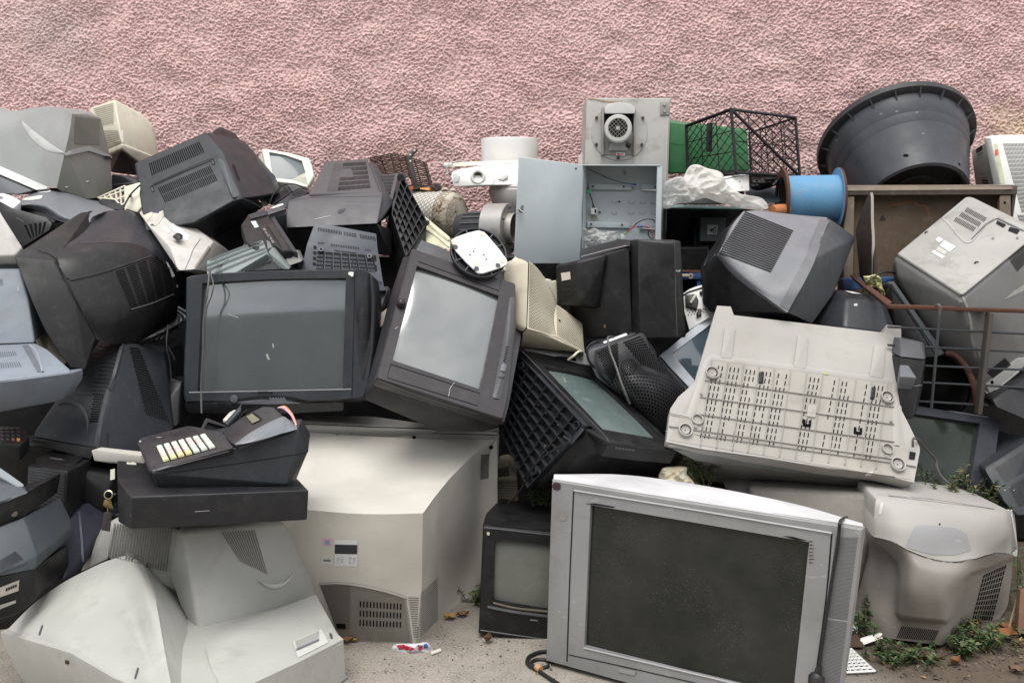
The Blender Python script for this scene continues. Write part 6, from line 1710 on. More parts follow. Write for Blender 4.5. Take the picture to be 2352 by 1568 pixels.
tt=Vector((1,0,.9)).normalized();tt=(tt-ax*tt.dot(ax)).normalized();ww=ax.cross(tt)
sg=[]
for k in range(-3,4):
 x=k*.0102
 L=math.sqrt(max(0,.0345**2-x*x))
 sg+=[(mc+ax*.002+tt*x-ww*L,mc+ax*.002+tt*x+ww*L),(mc+ax*.003+ww*x-tt*L,mc+ax*.003+ww*x+tt*L)]
T.bars('grille',sg,.0008,plastic('grille_tan',(.26,.245,.21),.5),5,parent=mo)
T.lathe('grille_hub',mc,mc+ax,[(0,.005),(.007,.005),(.007,.002)],plastic('grille_ivory',(.42,.40,.34),.5),14,parent=mo)
T.hull('terminal_box',[PH.at(c_(*q),.03)for q in((1690,530),(1830,525),(1850,600),(1670,598))],plastic('motor_grey',(.25,.25,.25),.5,dirt=.6),push=.03,bevel=.003)
T.tube('cable_gland',[PH.at(c_(1835,545),.03),PH.at(c_(1875,560),.03)],.009,M_BLACK,10)
T.slab('arrow_sign',[c_(1742,614),c_(1822,622),c_(1818,648),c_(1740,640)],PH,.002,M_WHITE,off=.013,bevel=0)
T.slab('arrow',[c_(1745,630),c_(1765,620),c_(1763,627),c_(1812,630),c_(1811,639),c_(1763,637),c_(1765,643)],PH,.002,flat('arrow_red',(.55,.03,.04)),off=.0145,bevel=0)
for q,m in(((1772,178),M_STEEL),((1985,302),M_STEELD),((1560,300),M_RUST),((1558,545),M_STEELD),((1975,548),M_STEELD),((1760,668),M_STEELD)):
 b0=PH.at(c_(*q),.004)
 T.lathe('bolt',b0,b0+PH.n,[(0,.010),(.0048,.010),(.0058,.008),(.0058,0)],m,6)
T.slab('corner_plate',[c_(2150,150),c_(2240,148),c_(2236,272),c_(2147,276)],PH,.006,MG2,off=.006)
for y0 in(180,240):
 b0=PH.at(c_(2185,y0),.006)
 T.lathe('bolt',b0,b0+PH.n,[(0,.006),(.004,.006),(.0058,.003),(.0058,0)],M_STEEL,8)
T.stroke('rust_edge',[c_(1480,120),c_(1560,132),c_(1660,150),c_(1800,155)],.005,plastic('tan_edge',(.36,.25,.14),.7),lift=.002)
T=Thing('metal_sheet','pale sheet leaning in the gap behind the cabinet door and the fan housing','panel')
PQ=Plane(c_(1380,715,3.95),c_(1450,560,3.95),c_(1450,720,3.9))
T.slab('panel',rp([c_(1378,725),c_(1410,640),c_(1470,540),c_(1480,740)],10,4),PQ,.02,M_LGREY)
# ---- sanitary ware
MCER=plastic('white_ceramic',(.76,.75,.73),.18,dust=.03,dirt=.12,scr=0,grain=0)
MCER2=plastic('grey_ceramic',(.58,.555,.53),.22,dust=.05,dirt=.15,scr=0,grain=0)
T=Thing('pedestal_drum','round white drum standing on top of the white cistern','drum')
b0=at(1170,395,4.12);t0=at(1170,322,4.12)
T.lathe('pedestal_drum',b0,t0,[(.112,0),(.114,.05),(.115,.12),(.113,.132),(.108,.134),(.104,.128),(.1,0)],MCER,48)
T=Thing('tube_lamp','cream fluorescent tube fitting laid across the white cistern','lamp')
T.hull('casing',[c_(215,728,3.97),c_(300,706,3.97),c_(835,688,3.96),c_(835,716,3.95),c_(300,742,3.95),c_(215,750,3.95)],M_CREAM,push=.04,bevel=.003)
T.tube('tube',[c_(160,740,3.965),c_(230,738,3.965)],.012,plastic('tube_white',(.6,.6,.55),.3),12)
T.tube('lamp_wire',[c_(185,820,3.94),c_(180,775,3.93),c_(205,720,3.935),c_(235,700,3.95),c_(232,780,3.94),c_(215,790,3.94)],.002,M_LGREY,6)
T.tube('lamp_wire',[c_(236,712,3.94),c_(300,690,3.95),c_(380,705,3.95)],.002,M_LGREY,6)
T.tube('plug_tip',[c_(190,790,3.94),c_(188,822,3.935)],.005,M_LGREY,8)
T=Thing('toilet_cistern','white ceramic cistern lying on its face with a round outlet ring','cistern')
T.hull('tank',[c_(232,800,3.86),c_(225,850,3.85),c_(245,910,3.85),c_(300,770,3.88),c_(520,735,3.90),c_(900,720,3.90),c_(900,915,3.84),c_(560,905,3.84),c_(420,925,3.84),c_(250,935,3.85)],MCER,push=.2,shrink=.95,bevel=.02,seg=4)
rc0=c_(470,842,3.845)
T.lathe('outlet_ring',rc0+Vector((0,.02,0)),rc0+Vector((.01,-.5,.02)),[(.017,-.01),(.017,.02),(.019,.025),(.024,.026),(.029,.021),(.032,0)],MCER,40)
T.lathe('outlet_hole',rc0+Vector((0,.012,0)),rc0+Vector((.01,-.5,.02)),[(0,0),(.0175,0)],plastic('outlet_brown',(.12,.09,.05),.6),30)
T.hull('boss',[c_(240,810,3.85),c_(280,800,3.845),c_(305,830,3.845),c_(295,890,3.842),c_(240,900,3.85)],MCER,push=.02,bevel=.008)
T.hull('boss',[c_(690,800,3.85),c_(740,790,3.842),c_(755,840,3.84),c_(700,880,3.84),c_(640,860,3.845)],MCER,push=.02,bevel=.01)
T.stroke('crack',[c_(605,918),c_(630,870),c_(690,800)],.0015,M_GREYM)
T=Thing('toilet_bowl','grey-white ceramic bowl under the white cistern','toilet')
T.lathe('bowl',at(1215,487,3.98),at(1215,425,3.98),[(.06,-.04),(.115,0),(.145,.035),(.158,.07),(.160,.088),(.155,.092),(.0,.092)],MCER2,48)
T.lathe('seat',at(1215,440,3.98),at(1215,425,3.98),[(.0,.0),(.156,.0),(.160,.006),(.156,.012),(.158,.018),(.150,.030),(0,.03)],MCER2,48)
# ---- centrifugal blower
T=Thing('blower','galvanised blower with a round dark inlet and black motor beside the cabinet door','blower')
f0=c_(770,1320,3.52)
ax=Vector((.93,-.36,.02)).normalized()
T.lathe('scroll',f0-ax*.085,f0+ax,[(0,0),(.088,0),(.090,.002),(.090,.080),(.088,.082),(.056,.082),(.056,.01),(0,.01)],M_STEEL,56)
T.lathe('inlet',f0-ax*.085,f0+ax,[(.056,.080),(.056,.105),(.053,.105),(.053,.03),(0,.03)],plastic('inlet_steel',(.42,.40,.37),.5,metallic=.5),44)
T.lathe('inlet_dark',f0-ax*.085,f0+ax,[(0,.06),(.0535,.06)],M_GAP,30)
T.lathe('motor',f0-ax*.20,f0+ax,[(0,0),(.052,.0),(.058,.02),(.060,.10),(.062,.115),(0,.115)],M_CHAR,36)
mo=T.parts[-1][0]
up=Vector((0,0,1));sdv=ax.cross(up).normalized()
sg=[]
for k in range(16):
 an=k/16*math.tau
 dd=sdv*math.cos(an)+up*math.sin(an)
 sg.append((f0-ax*.17+dd*.060,f0-ax*.09+dd*.063))
T.bars('cooling_fin',sg,.0028,M_GREYD,4,parent=mo)
for an in(.5,1.5,2.5,3.5,4.5,5.5):
 dd=sdv*math.cos(an)+up*math.sin(an)
 b0=f0-ax*.002+dd*.075
 T.lathe('bolt',b0,b0+ax,[(0,.005),(.004,.005),(.004,0)],M_STEELD,6)
 # ---- boiler wrapped in foam and wire
T=Thing('water_heater','foam-covered water heater wrapped in chicken wire with a rusty end','boiler')
MF=plastic('foam_white',(.72,.70,.66),.8,dirt=.5,dust=.2,scr=0,dirtc=(.30,.18,.08,1))
MR2,nt,b=node_mat('rusty_foam')
c1=mixrgb(nt,ramp(nt,ntex(nt,38,5,.75),[(.38,G3(0)),(.46,G3(1))]),(.11,.05,.02,1),(.55,.50,.41,1))
nt.links.new(mixrgb(nt,ramp(nt,ntex(nt,17,4,.7),[(.5,G3(0)),(.66,G3(.7))]),c1,(.22,.13,.06,1)),b.inputs['Base Color'])
b.inputs['Roughness'].default_value=.9
bp=N(nt,'ShaderNodeBump',Strength=.9,Distance=.01)
nt.links.new(ntex(nt,38,5,.75),bp.inputs['Height']);nt.links.new(bp.outputs[0],b.inputs['Normal'])
p0,p1=u_(880,1330,3.98),u_(1780,1400,3.84)
L=(p1-p0).length
axb=(p1-p0).normalized()
R=.088
def lumpy(o,s):
 for v in o.data.vertices:
  pass
T.lathe('foam_jacket',p0,p1,[(0,-.05),(R*.9,-.04),(R,0),(R,L*.86)],MF,48)
T.lathe('rusty_end',p0,p1,[(R,L*.84),(R*1.0,L*.93),(R*.95,L*1.0),(R*.80,L*1.05),(R*.5,L*1.08),(0,L*1.09)],MR2,48)
sg=[]
up=Vector((0,0,1));up=(up-axb*up.dot(axb)).normalized();sdv=axb.cross(up)
rr=R+.002
def cyl(tt,an):
 k=1.0
 if tt>.96:k=max(.2,1-(tt-.96)*2.6)
 return p0+axb*(L*tt)+(sdv*math.cos(an)+up*math.sin(an))*(rr*k)
na,ntt=30,26
for i in range(ntt):
 for j in range(na):
  a0=(j+(.5 if i%2 else 0))/na*math.tau
  a1=(j+(.5 if i%2 else 0)+.5)/na*math.tau
  a2=(j+(.5 if i%2 else 0)-.5)/na*math.tau
  tt0,tt1=i/(ntt-3),(i+1)/(ntt-3)
  sg+=[(cyl(tt0,a0),cyl(tt1-.012,a1)),(cyl(tt0,a0),cyl(tt1-.012,a2))]
T.bars('chicken_wire',sg,.0009,plastic('wire_grey',(.20,.15,.10),.6),3)
for q in((1610,990),(1760,1010)):
 T.tube('pipe_stub',[u_(q[0],q[1],3.85),u_(q[0],q[1]-90,3.86)],.009,M_RUST if q[0]<1700 else plastic('scale_tan',(.42,.30,.18),.8),12)
 T.tube('pipe_collar',[u_(q[0],q[1]-25,3.852),u_(q[0],q[1]-60,3.857)],.0135,plastic('scale_pale',(.5,.45,.38),.8),10)
 # ---- rusty wire basket with bracket and charger
T=Thing('wire_basket','rusty wire grille basket standing against the wall behind the boiler','basket')
MW=plastic('rusty_wire',(.035,.018,.012),.7,dust=.03,scr=0)
q1=[u_(235,360,4.2),u_(620,280,4.08),u_(705,640,4.05),u_(360,660,4.18)]
q2=[u_(620,280,4.08),u_(880,325,4.14),u_(975,720,4.1),u_(705,640,4.05)]
q3=[u_(880,325,4.14),u_(1225,430,4.16),u_(1345,870,4.12),u_(1010,840,4.1)]
sg=[]
for qd,nn in((q1,12),(q2,12),(q3,13)):
 for k in range(nn+1):
  f=k/nn
  sg.append((qd[0].lerp(qd[3],f),qd[1].lerp(qd[2],f)))
 for f in(0,.5,1):
  sg.append((qd[0].lerp(qd[1],f),qd[3].lerp(qd[2],f)))
sg+=[(q3[1]+Vector((.008,0,0)),q3[2]+Vector((.008,0,0)))]
T.bars('grille',sg,.0026,MW,5)
T.bars('frame',[(q3[1],q3[2]),(q2[1],q2[2]),(q1[1],q1[2])],.0045,MW,6)
T=Thing('metal_bracket','black bent bracket with two holes sticking up in front of the wire basket','bracket')
PQ=Plane(u_(910,300,4.0),u_(1000,320,4.0),u_(1050,840,3.96))
T.slab('bracket',[u_(908,300),u_(1028,178),u_(1112,178),u_(1108,208),u_(992,345),u_(1075,680),u_(1112,850),u_(1035,855),u_(960,590),u_(912,400)],PQ,.012,M_DARK)
for q in((1050,218),(972,295),(975,412)):
 T.decal('hole',rp([u_(q[0]-18,q[1]-18),u_(q[0]+18,q[1]-18),u_(q[0]+18,q[1]+18),u_(q[0]-18,q[1]+18)],1.5,4),plastic('hole_pale',(.5,.42,.38),.6))
T=Thing('charger','black plug-in charger sitting at the end of an orange strip on the boiler','charger')
T.hull('body',[u_(1305,860,3.88),u_(1420,818,3.92),u_(1540,865,3.90),u_(1550,900,3.88),u_(1510,975,3.86),u_(1440,950,3.85),u_(1320,890,3.86)],M_BLACK,push=.03,bevel=.005)
T.decal('face',[u_(1330,845),u_(1400,835),u_(1430,905),u_(1340,890)],M_CHAR)
T=Thing('orange_strip','orange and black strip lying along the top of the boiler','strip')
T.hull('strip',[u_(1145,905,3.88),u_(1290,900,3.88),u_(1440,925,3.87),u_(1490,972,3.86),u_(1290,945,3.87),u_(1150,928,3.87)],flat('strip_orange',(.55,.25,.05),.5),push=.02,bevel=.002)
T.hull('base',[u_(905,845,3.92),u_(1120,850,3.93),u_(1300,885,3.9),u_(1150,920,3.88),u_(1000,930,3.88),u_(930,890,3.9)],M_BLACK,push=.03,bevel=.003)
T.lathe('orange_cap',u_(990,910,3.875),u_(990,910,3.86),[(0,.004),(.008,.003),(.008,0)],flat('cap_orange',(.6,.16,.03)),14)
T=Thing('plastic_tray','pale yellow-green plastic tray leaning under the rusty boiler end','tray')
MT=plastic('pale_yellow_plastic',(.58,.56,.40),.5)
T.hull('tray',[b_(1940,1200,3.62),b_(2175,1395,3.5),b_(2180,1520,3.46),b_(1950,1440,3.5),b_(1915,1300,3.6)],MT,push=.05,bevel=.004)
T.stroke('tray_rib',[b_(1960,1260),b_(2060,1350),b_(2165,1430)],.010,M_CREAM,ridge=.006)
T.stroke('tray_rib',[b_(1955,1330),b_(2060,1400),b_(2165,1490)],.006,M_CREAM,ridge=.004)
# ---- green bin, milk crate
T=Thing('plastic_bin','green plastic bin standing behind the black crate','bin')
MGN=plastic('green_plastic',(.030,.145,.05),.4,dust=.04)
T.hull('bin',[d(262,318,4.02),d(985,400,4.0),d(1012,790,3.97),d(255,815,3.99)],MGN,push=.25,shrink=.9,bevel=.012)
T.stroke('rim',[d(285,315),d(600,352),d(980,402)],.02,plastic('green_rim',(.035,.24,.07),.35),ridge=.008)
T.stroke('moulded_line',[d(270,535),d(600,580),d(1000,640)],.006,plastic('green_shadow',(.015,.10,.03),.5))
T=Thing('milk_crate','black lattice crate tipped on its side beside the big tub','crate')
tn=d(838,222,3.74);bn=d(882,800,3.71)
tl=d(425,375,3.96);bl0=d(440,830,3.93)
tr=d(1428,298,3.96);br=d(1468,838,3.92)
tf=tl+tr-tn;bf=bl0+br-bn
def face(nm,A,B,C,D_,nu,nv,r,frame_r):
 P4=lambda x,y_:(A*(1-x)+B*x)*(1-y_)+(D_*(1-x)+C*x)*y_
 sg=[]
 for k in range(nu+1):
  sg.append((P4(k/nu,0),P4(k/nu,1)))
 for k in range(1,nv):
  sg.append((P4(0,k/nv),P4(1,k/nv)))
 m=6
 for k in range(-m,m+1):
  for sgn in(1,-1):
   x0,x1,y0,y1=k/m,k/m+1,0,1
   if sgn<0:
    x0,x1=1-x0,1-x1
   ts=[0,1]
   dx=x1-x0
   lo,hi=0.0,1.0
   if dx>0:
    lo,hi=max(lo,-x0/dx),min(hi,(1-x0)/dx)
   else:
    lo,hi=max(lo,(1-x0)/dx),min(hi,-x0/dx)
   if hi-lo>.05:
    sg.append((P4(x0+dx*lo,lo),P4(x0+dx*hi,hi)))
 T.bars(nm,sg,r,M_BLACK,4)
 T.bars(nm+'_frame',[(A,B),(B,C),(C,D_),(D_,A),(P4(0,0),P4(1,1))if frame_r<0 else(A,B)],abs(frame_r),M_DARK,6)
face('lattice',tl,tn,bn,bl0,3,3,.0019,.0065)
face('lattice',tn,tr,br,bn,4,2,.0019,-.0065)
face('lattice',tr,tf,bf,br,4,3,.0017,.0045)
face('lattice',bl0,bn,br,bf,4,3,.0017,.0045)
T.bars('corner_post',[(tn,bn)],.007,M_DARK,6)
T.hull('grip',[tl.lerp(tn,.5).lerp(bl0 .lerp(bn,.5),.35)+Vector((dx,-.004,dz))for dx in(-.012,.012)for dz in(-.055,.055)],M_DARK,push=.006,bevel=.002)
# ---- blue flanged pipe
T=Thing('pipe_section','short blue steel pipe with rusty flanges lying beside the wooden crate','pipe')
MBL=plastic('blue_paint',(.11,.28,.46),.5,dust=.15,dirt=.3,dirtc=(.35,.25,.17,1))
pa,pb=e(135,1195,3.735),e(640,1185,3.725)
L=(pb-pa).length
T.lathe('barrel',pa,pb,[(.082,0),(.086,0),(.086,L),(.082,L),(.082,0)],MBL,56)
bar=T.parts[-1][0]
T.lathe('inner_wall',pa,pb,[(.0815,.001),(.0815,L-.001)],plastic('pipe_inside',(.03,.025,.022),.8),40)
T.lathe('flange',pa,pb,[(.083,-.006),(.112,-.006),(.112,.004),(.086,.004)],M_RUST,56)
T.lathe('flange',pa,pb,[(.086,L-.004),(.112,L-.004),(.112,L+.006),(.083,L+.006)],MBL,56)
T.lathe('flange_edge',pa,pb,[(.1121,L-.003),(.113,L),(.1121,L+.006)],M_RUST,56)
MCH=plastic('paint_chip',(.40,.33,.27),.7)
for k in range(26):
 x,y0=random.uniform(210,600),random.uniform(1040,1380)
 w_,hh=random.uniform(4,22),random.uniform(3,9)
 T.decal('paint_chip',rp([e(x,y0),e(x+w_,y0+random.uniform(-4,6)),e(x+w_*.8,y0+hh),e(x-3,y0+hh*.8)],1,2),MCH,on=[bar],lift=.0008)
T.lathe('bolt',e(600,1010,3.74),e(600,1010,3.70),[(0,.012),(.006,.012),(.006,0)],M_STEELD,6)
T=Thing('pipe_section','orange rusty pipe end peeping out under the blue flanged pipe','pipe')
T.tube('pipe_section',[e(40,1300,3.62),e(110,1288,3.64),e(170,1290,3.66)],.02,plastic('orange_rust',(.42,.16,.06),.7),14)
# ---- big tub
T=Thing('plastic_tub','huge black plastic tub tipped over with its base toward the camera, above the wooden crate','tub')
MTB=plastic('tub_black',(.055,.058,.066),.36,dust=.12,scr=.2)
bc,rc=e(1355,1205,3.86),e(1168,690,4.08)
axt=(rc-bc).normalized();Lt=(rc-bc).length
k=Lt/.34
T.lathe('wall',bc,rc,[(.172,.034*k),(.178,.002),(.186,-.004),(.197,0),(.202,.02*k),(.245,.19*k),(.2455,.191*k),(.2475,.193*k),(.256,.235*k),(.2565,.236*k),(.2585,.238*k),(.275,.31*k),(.277,.318*k)],MTB,96)
T.lathe('rim',bc,rc,[(.277,.318*k),(.300,.322*k),(.306,.326*k),(.307,.352*k),(.303,.356*k),(.300,.352*k),(.299,.332*k),(.274,.328*k),(.19,.05*k)],plastic('tub_rim',(.03,.03,.034),.4),96)
T.lathe('base',bc,rc,[(0,.030*k),(.08,.030*k),(.085,.024*k),(.1,.024*k),(.104,.032*k),(.173,.034*k)],plastic('tub_base',(.014,.014,.015),.5),64)
t1=axt.orthogonal().normalized();t2=axt.cross(t1)
for j in range(20):
 an=j/20*math.tau
 dd=t1*math.cos(an)+t2*math.sin(an)
 sd=axt.cross(dd)*.0025
 q0=bc+dd*.272+axt*(.295*k);q1_=bc+dd*.277+axt*(.322*k);q2_=bc+dd*.302+axt*(.322*k)
 T.raw('rim_rib',[q0+sd,q1_+sd,q2_+sd,q0-sd,q1_-sd,q2_-sd],[(0,1,2),(5,4,3),(0,2,5,3),(0,3,4,1)],MTB,None,None,0)
T.decal('drain_hole',rp([e(1240,785),e(1265,778),e(1292,785),e(1292,805),e(1245,805)],3,3),M_SLOT)
T.decal('drain_hole',rp([e(1745,860),e(1760,862),e(1768,882),e(1755,884)],2,3),M_SLOT)
for q in((1360,395),(1030,410),(1420,590),(1175,385),(620,650)):
 T.decal('scuff',rp([e(q[0]-12,q[1]),e(q[0]+20,q[1]-10),e(q[0]+24,q[1]+6),e(q[0],q[1]+14)],2,2),plastic('tub_scuff',(.13,.13,.135),.6),lift=.0006)
 # ---- wooden crate
T=Thing('wooden_crate','weathered plywood crate standing under the big black tub','crate')
MWD=plastic('weathered_wood',(.055,.042,.032),.8,dirt=.7,dust=.25,scr=.5)
MWL=plastic('weathered_wood_pale',(.17,.135,.10),.8,dirt=.6,dust=.25,scr=.5)
MPLY=plastic('stained_plywood',(.10,.07,.045),.75,dirt=.8,dust=.3,dirtc=(.05,.025,.012,1))
T.hull('panel',[e(700,1110,3.72),e(2240,1110,3.72),e(2240,2200,3.66),e(700,2200,3.66)],MPLY,push=.02,shrink=1,bevel=.002)
pan=T.parts[-1][0]
T.hull('top_rail',[e(650,1080,3.70),e(705,1066,3.73),e(2245,1060,3.73),e(2292,1070,3.70),e(2290,1150,3.68),e(2250,1100,3.665),e(2250,1152,3.66),e(700,1158,3.66),e(700,1112,3.665),e(650,1120,3.68)],MWD,push=.05,bevel=.003,merge=4)
T.hull('top_rail',[e(705,1064,3.72),e(2240,1058,3.72),e(2250,1100,3.66),e(700,1113,3.66)],MWL,push=.01,pdir=(0,0,-1),bevel=.002)
T.hull('post',[e(704,1166,3.665),e(796,1164,3.665),e(775,2200,3.62),e(690,2200,3.62)],MWL,push=.03,bevel=.003)
T.hull('post',[e(652,1090,3.70),e(704,1160,3.67),e(695,2200,3.62),e(660,2200,3.65)],MWD,push=.03,bevel=.003)
T.hull('post',[e(2130,1160,3.665),e(2232,1152,3.665),e(2240,2000,3.62),e(2120,2000,3.62)],MWL,push=.03,bevel=.003)
T.hull('post',[e(2245,1070,3.69),e(2292,1075,3.70),e(2250,1380,3.69),e(2240,1380,3.66)],MWD,push=.05,bevel=.003)
for q in([(1330,1195),(1280,1230),(1180,1245),(1080,1265)],[(1330,1200),(1380,1250),(1440,1255),(1470,1310),(1500,1340)]):
 T.stroke('water_stain',[e(*p)for p in q],.006,plastic('stain_orange',(.22,.085,.03),.8),on=[pan],taper=True)
T.decal('burnt_patch',rp([e(1050,1330),e(1090,1390),e(1015,1395)],4,3),plastic('burnt',(.04,.03,.022),.8),on=[pan])
T.decal('knot',rp([e(2160,1212),e(2190,1216),e(2180,1240),e(2165,1236)],3,3),M_GAP)
# ---- air conditioner
T=Thing('air_conditioner','white window air conditioner with a slotted grille, at the right edge behind the wooden crate','air conditioner')
T.hull('grille_panel',[e(2050,622,3.92),e(2110,604,3.93),e(2520,600,3.93),e(2560,1500,3.86),e(2290,1560,3.84),e(2140,1060,3.87)],M_WPAINT,push=.04,pdir=(-.3,1,0),shrink=1,bevel=.006)
ac=T.parts[-1][0]
T.hull('casing',[e(1868,750,4.14),e(1905,725,4.12),e(2050,640,3.97),e(2130,1058,3.92),e(2290,1600,3.92),e(1905,1050,4.10)],plastic('casing_grey',(.42,.42,.40),.45),push=.25,pdir=(.6,1,0),bevel=.006)
T.decal('louvre',[e(1912,738),e(1968,698),e(2030,1052),e(1975,1052)],M_GAP)
T.slots('louvre_blade',[e(1914,742),e(1968,702),e(2030,1052),e(1976,1052)],1,9,M_GREYM,fu=1,fv=.2,lift=.003)
T.slots('grille_slot',[e(2152,678),e(2500,676),e(2560,1290),e(2330,1320)],26,17,plastic('grille_dark',(.10,.10,.095),.6),fu=.5,fv=.86,on=[ac])
T.slots('grille_slot',[e(2285,1335),e(2500,1330),e(2560,1450),e(2330,1460)],18,4,plastic('grille_dark',(.10,.10,.095),.6),fu=.5,fv=.86,on=[ac])
T.decal('badge_strip',[e(2075,688),e(2105,680),e(2178,1050),e(2132,1050)],plastic('badge_cream',(.55,.54,.38),.4),on=[ac])
T.decal('badge',[e(2082,742),e(2110,735),e(2116,788),e(2088,795)],flat('badge_red',(.60,.12,.05),.4),on=[ac],lift=.002)
# ---- black equipment box with the warning label
T=Thing('equipment_box','open black equipment box holding a grey junction box with a lightning warning label','box')
T.hull('gap_filler',[d(230,905,3.78),d(700,880,3.80),d(960,950,3.80),d(980,1095,3.74),d(240,1095,3.74)],M_BLACK,push=.15,bevel=.01)  # black hull added so the gap under the bag reads dark
T.hull('lid',[vv(395,62,3.66),vv(500,40,3.66),vv(820,30,3.66),vv(1300,55,3.66),vv(1900,100,3.66),vv(1900,118,3.65),vv(820,56,3.65),vv(395,100,3.65)],plastic('teal_edge',(.25,.40,.40),.5),push=.35,shrink=1,pdir=(0,1,-.02),bevel=.003)
T.hull('back_wall',[vv(360,60,4.0),vv(2000,100,4.0),vv(2000,1350,4.0),vv(360,1350,4.0)],M_BLACK,push=.02,shrink=1,bevel=0)
T.hull('side_wall',[vv(380,90,3.7),vv(392,90,3.99),vv(375,1300,3.99),vv(370,1300,3.7)],M_BLACK,push=.01,pdir=(-1,0,0),shrink=1,bevel=0)
T.hull('mount_frame',[vv(910,270,3.90),vv(1000,270,3.90),vv(990,860,3.88),vv(880,860,3.88)],M_CHAR,push=.03,bevel=.003)
T.hull('junction_box',[vv(1012,275,3.84),vv(1482,272,3.84),vv(1470,715,3.82),vv(1000,708,3.82)],plastic('box_slate',(.11,.125,.13),.5),push=.06,shrink=.97,bevel=.004)
jb=T.parts[-1][0]
T.decal('warning_label',[vv(1145,405),vv(1335,412),vv(1312,588),vv(1130,585)],plastic('label_grey',(.55,.55,.55),.5),on=[jb])
T.stroke('warning_triangle',[vv(1180,508),vv(1300,450),vv(1288,576),vv(1180,508)],.0032,M_SLOT,on=[jb],smooth=False,lift=.0025)
T.stroke('lightning_bolt',[vv(1205,512),vv(1250,500),vv(1240,522),vv(1280,506)],.0034,M_SLOT,on=[jb],smooth=False,lift=.0025)
T.slots('relay_bank',[vv(1010,735),vv(1300,730),vv(1290,860),vv(1005,860)],7,1,plastic('relay_grey',(.16,.15,.14),.5),fu=.45,fv=.9)
for k in range(6):
 x0=1020+k*55
 T.hull('relay',[vv(x0,740,3.87),vv(x0+34,738,3.87),vv(x0+30,858,3.86),vv(x0-4,858,3.86)],M_CHAR if k%2 else plastic('relay_grey',(.16,.15,.14),.5),push=.04,bevel=.002)
T.hull('cover',[vv(850,872,3.80),vv(1300,868,3.80),vv(1280,1180,3.78),vv(1000,1215,3.78),vv(850,1150,3.78)],plastic('cover_slate',(.085,.10,.105),.45),push=.08,bevel=.02)
for q in((1050,290),(1445,300),(1020,685)):
 T.decal('screw',rp([vv(q[0]-14,q[1]-14),vv(q[0]+14,q[1]-14),vv(q[0]+14,q[1]+14),vv(q[0]-14,q[1]+14)],1,4),M_GREYM,on=[jb],lift=.002)
T=Thing('shelf_frame','rusty blue steel frame rail behind the sideways black set','rail')
MBF=plastic('blue_frame',(.03,.09,.24),.6,dirt=.7,dirtc=(.14,.06,.03,1))
T.hull('rail',[vv(-900,1300,3.62),vv(1110,1285,3.60),vv(1110,1410,3.60),vv(-900,1420,3.62)],MBF,push=.04,shrink=1,bevel=.003)
T.hull('upright',[vv(950,1400,3.61),vv(1110,1400,3.61),vv(1110,1700,3.60),vv(950,1700,3.60)],MBF,push=.04,shrink=1,bevel=.003)
T.hull('rust_strip',[vv(400,1248,3.61),vv(1110,1268,3.61),vv(1110,1278,3.60),vv(400,1262,3.60)],M_RUST,push=.1,shrink=1,bevel=.001)
T.tube('clamp',[vv(660,1345,3.58),vv(790,1348,3.58)],.008,plastic('clamp_tan',(.32,.28,.24),.5),10)
T.lathe('clamp_ring',vv(835,1352,3.59),vv(835,1352,3.55),[(0,.012),(.003,.012),(.004,.018),(.009,.018),(.011,.01),(.011,0)],plastic('clamp_tan',(.32,.28,.24),.5),18)
T.hull('rail',[k_(680,455,3.56),k_(1160,440,3.6),k_(1160,470,3.6),k_(790,560,3.56),k_(700,555,3.56)],MBF,push=.04,shrink=1,bevel=.003)
# ---- white bag and boxes on top
T=Thing('plastic_bag','crumpled milky white bag draped over the black equipment box','bag')
T.crumple('plastic_bag',[d(385,870),d(450,752),d(525,728),d(620,762),d(745,800),d(800,900),d(870,960),d(980,1025),d(1100,1028),d(1172,1095),d(1150,1140),d(980,1138),d(820,1100),d(700,1070),d(600,1035),d(500,1055),d(430,1000),d(370,930)],3.62,.05,MFILM2,.020,10,26,130,seed=2)
T=Thing('plastic_bag','clear crumpled bag lying left of the milky white bag','bag')
T.crumple('plastic_bag',[d(205,1090),d(215,920),d(280,860),d(390,838),d(420,900),d(470,980),d(520,1050),d(420,1080),d(340,1090),d(280,1128),d(215,1130)],3.60,.035,MFILM,.018,14,22,100,seed=9)
T=Thing('cardboard_lid','white lidded tray lying beside the bag under the black lattice crate','box')
T.hull('tray',[d(765,840,3.70),d(1000,808,3.78),d(1008,970,3.74),d(800,985,3.66)],M_WPAINT,push=.10,bevel=.004)
T.stroke('lid_edge',[d(778,862),d(890,838),d(1000,830)],.003,M_GREYM)
T.dots('hole',[d(900,860),d(950,855),d(955,960),d(900,965)],1,2,.003,M_GREYM)
T=Thing('metal_sheet','dark teal sheet lying behind the white tray and below the lattice crate','panel')
T.hull('panel',[d(1005,940,3.86),d(1300,940,3.86),d(1290,1080,3.80),d(1140,1085,3.80),d(1000,1010,3.82)],plastic('teal_dark',(.06,.085,.10),.5),push=.1,bevel=.004)
T=Thing('net_sack','dark netting bundled under the black lattice crate','net')
T.crumple('net_sack',[d(1000,850),d(1100,845),d(1260,850),d(1290,900),d(1180,945),d(1080,968),d(1010,940)],3.80,.05,M_BLACK,.02,18,12,50,seed=5)
# ================================================================ right side of the heap
d,e,i_,j,k_,l_,r_,w_c,vv,q=crop('D'),crop('E'),crop('I'),crop('J'),crop('K'),crop('L'),crop('R'),crop('W'),crop('V'),crop('Q')
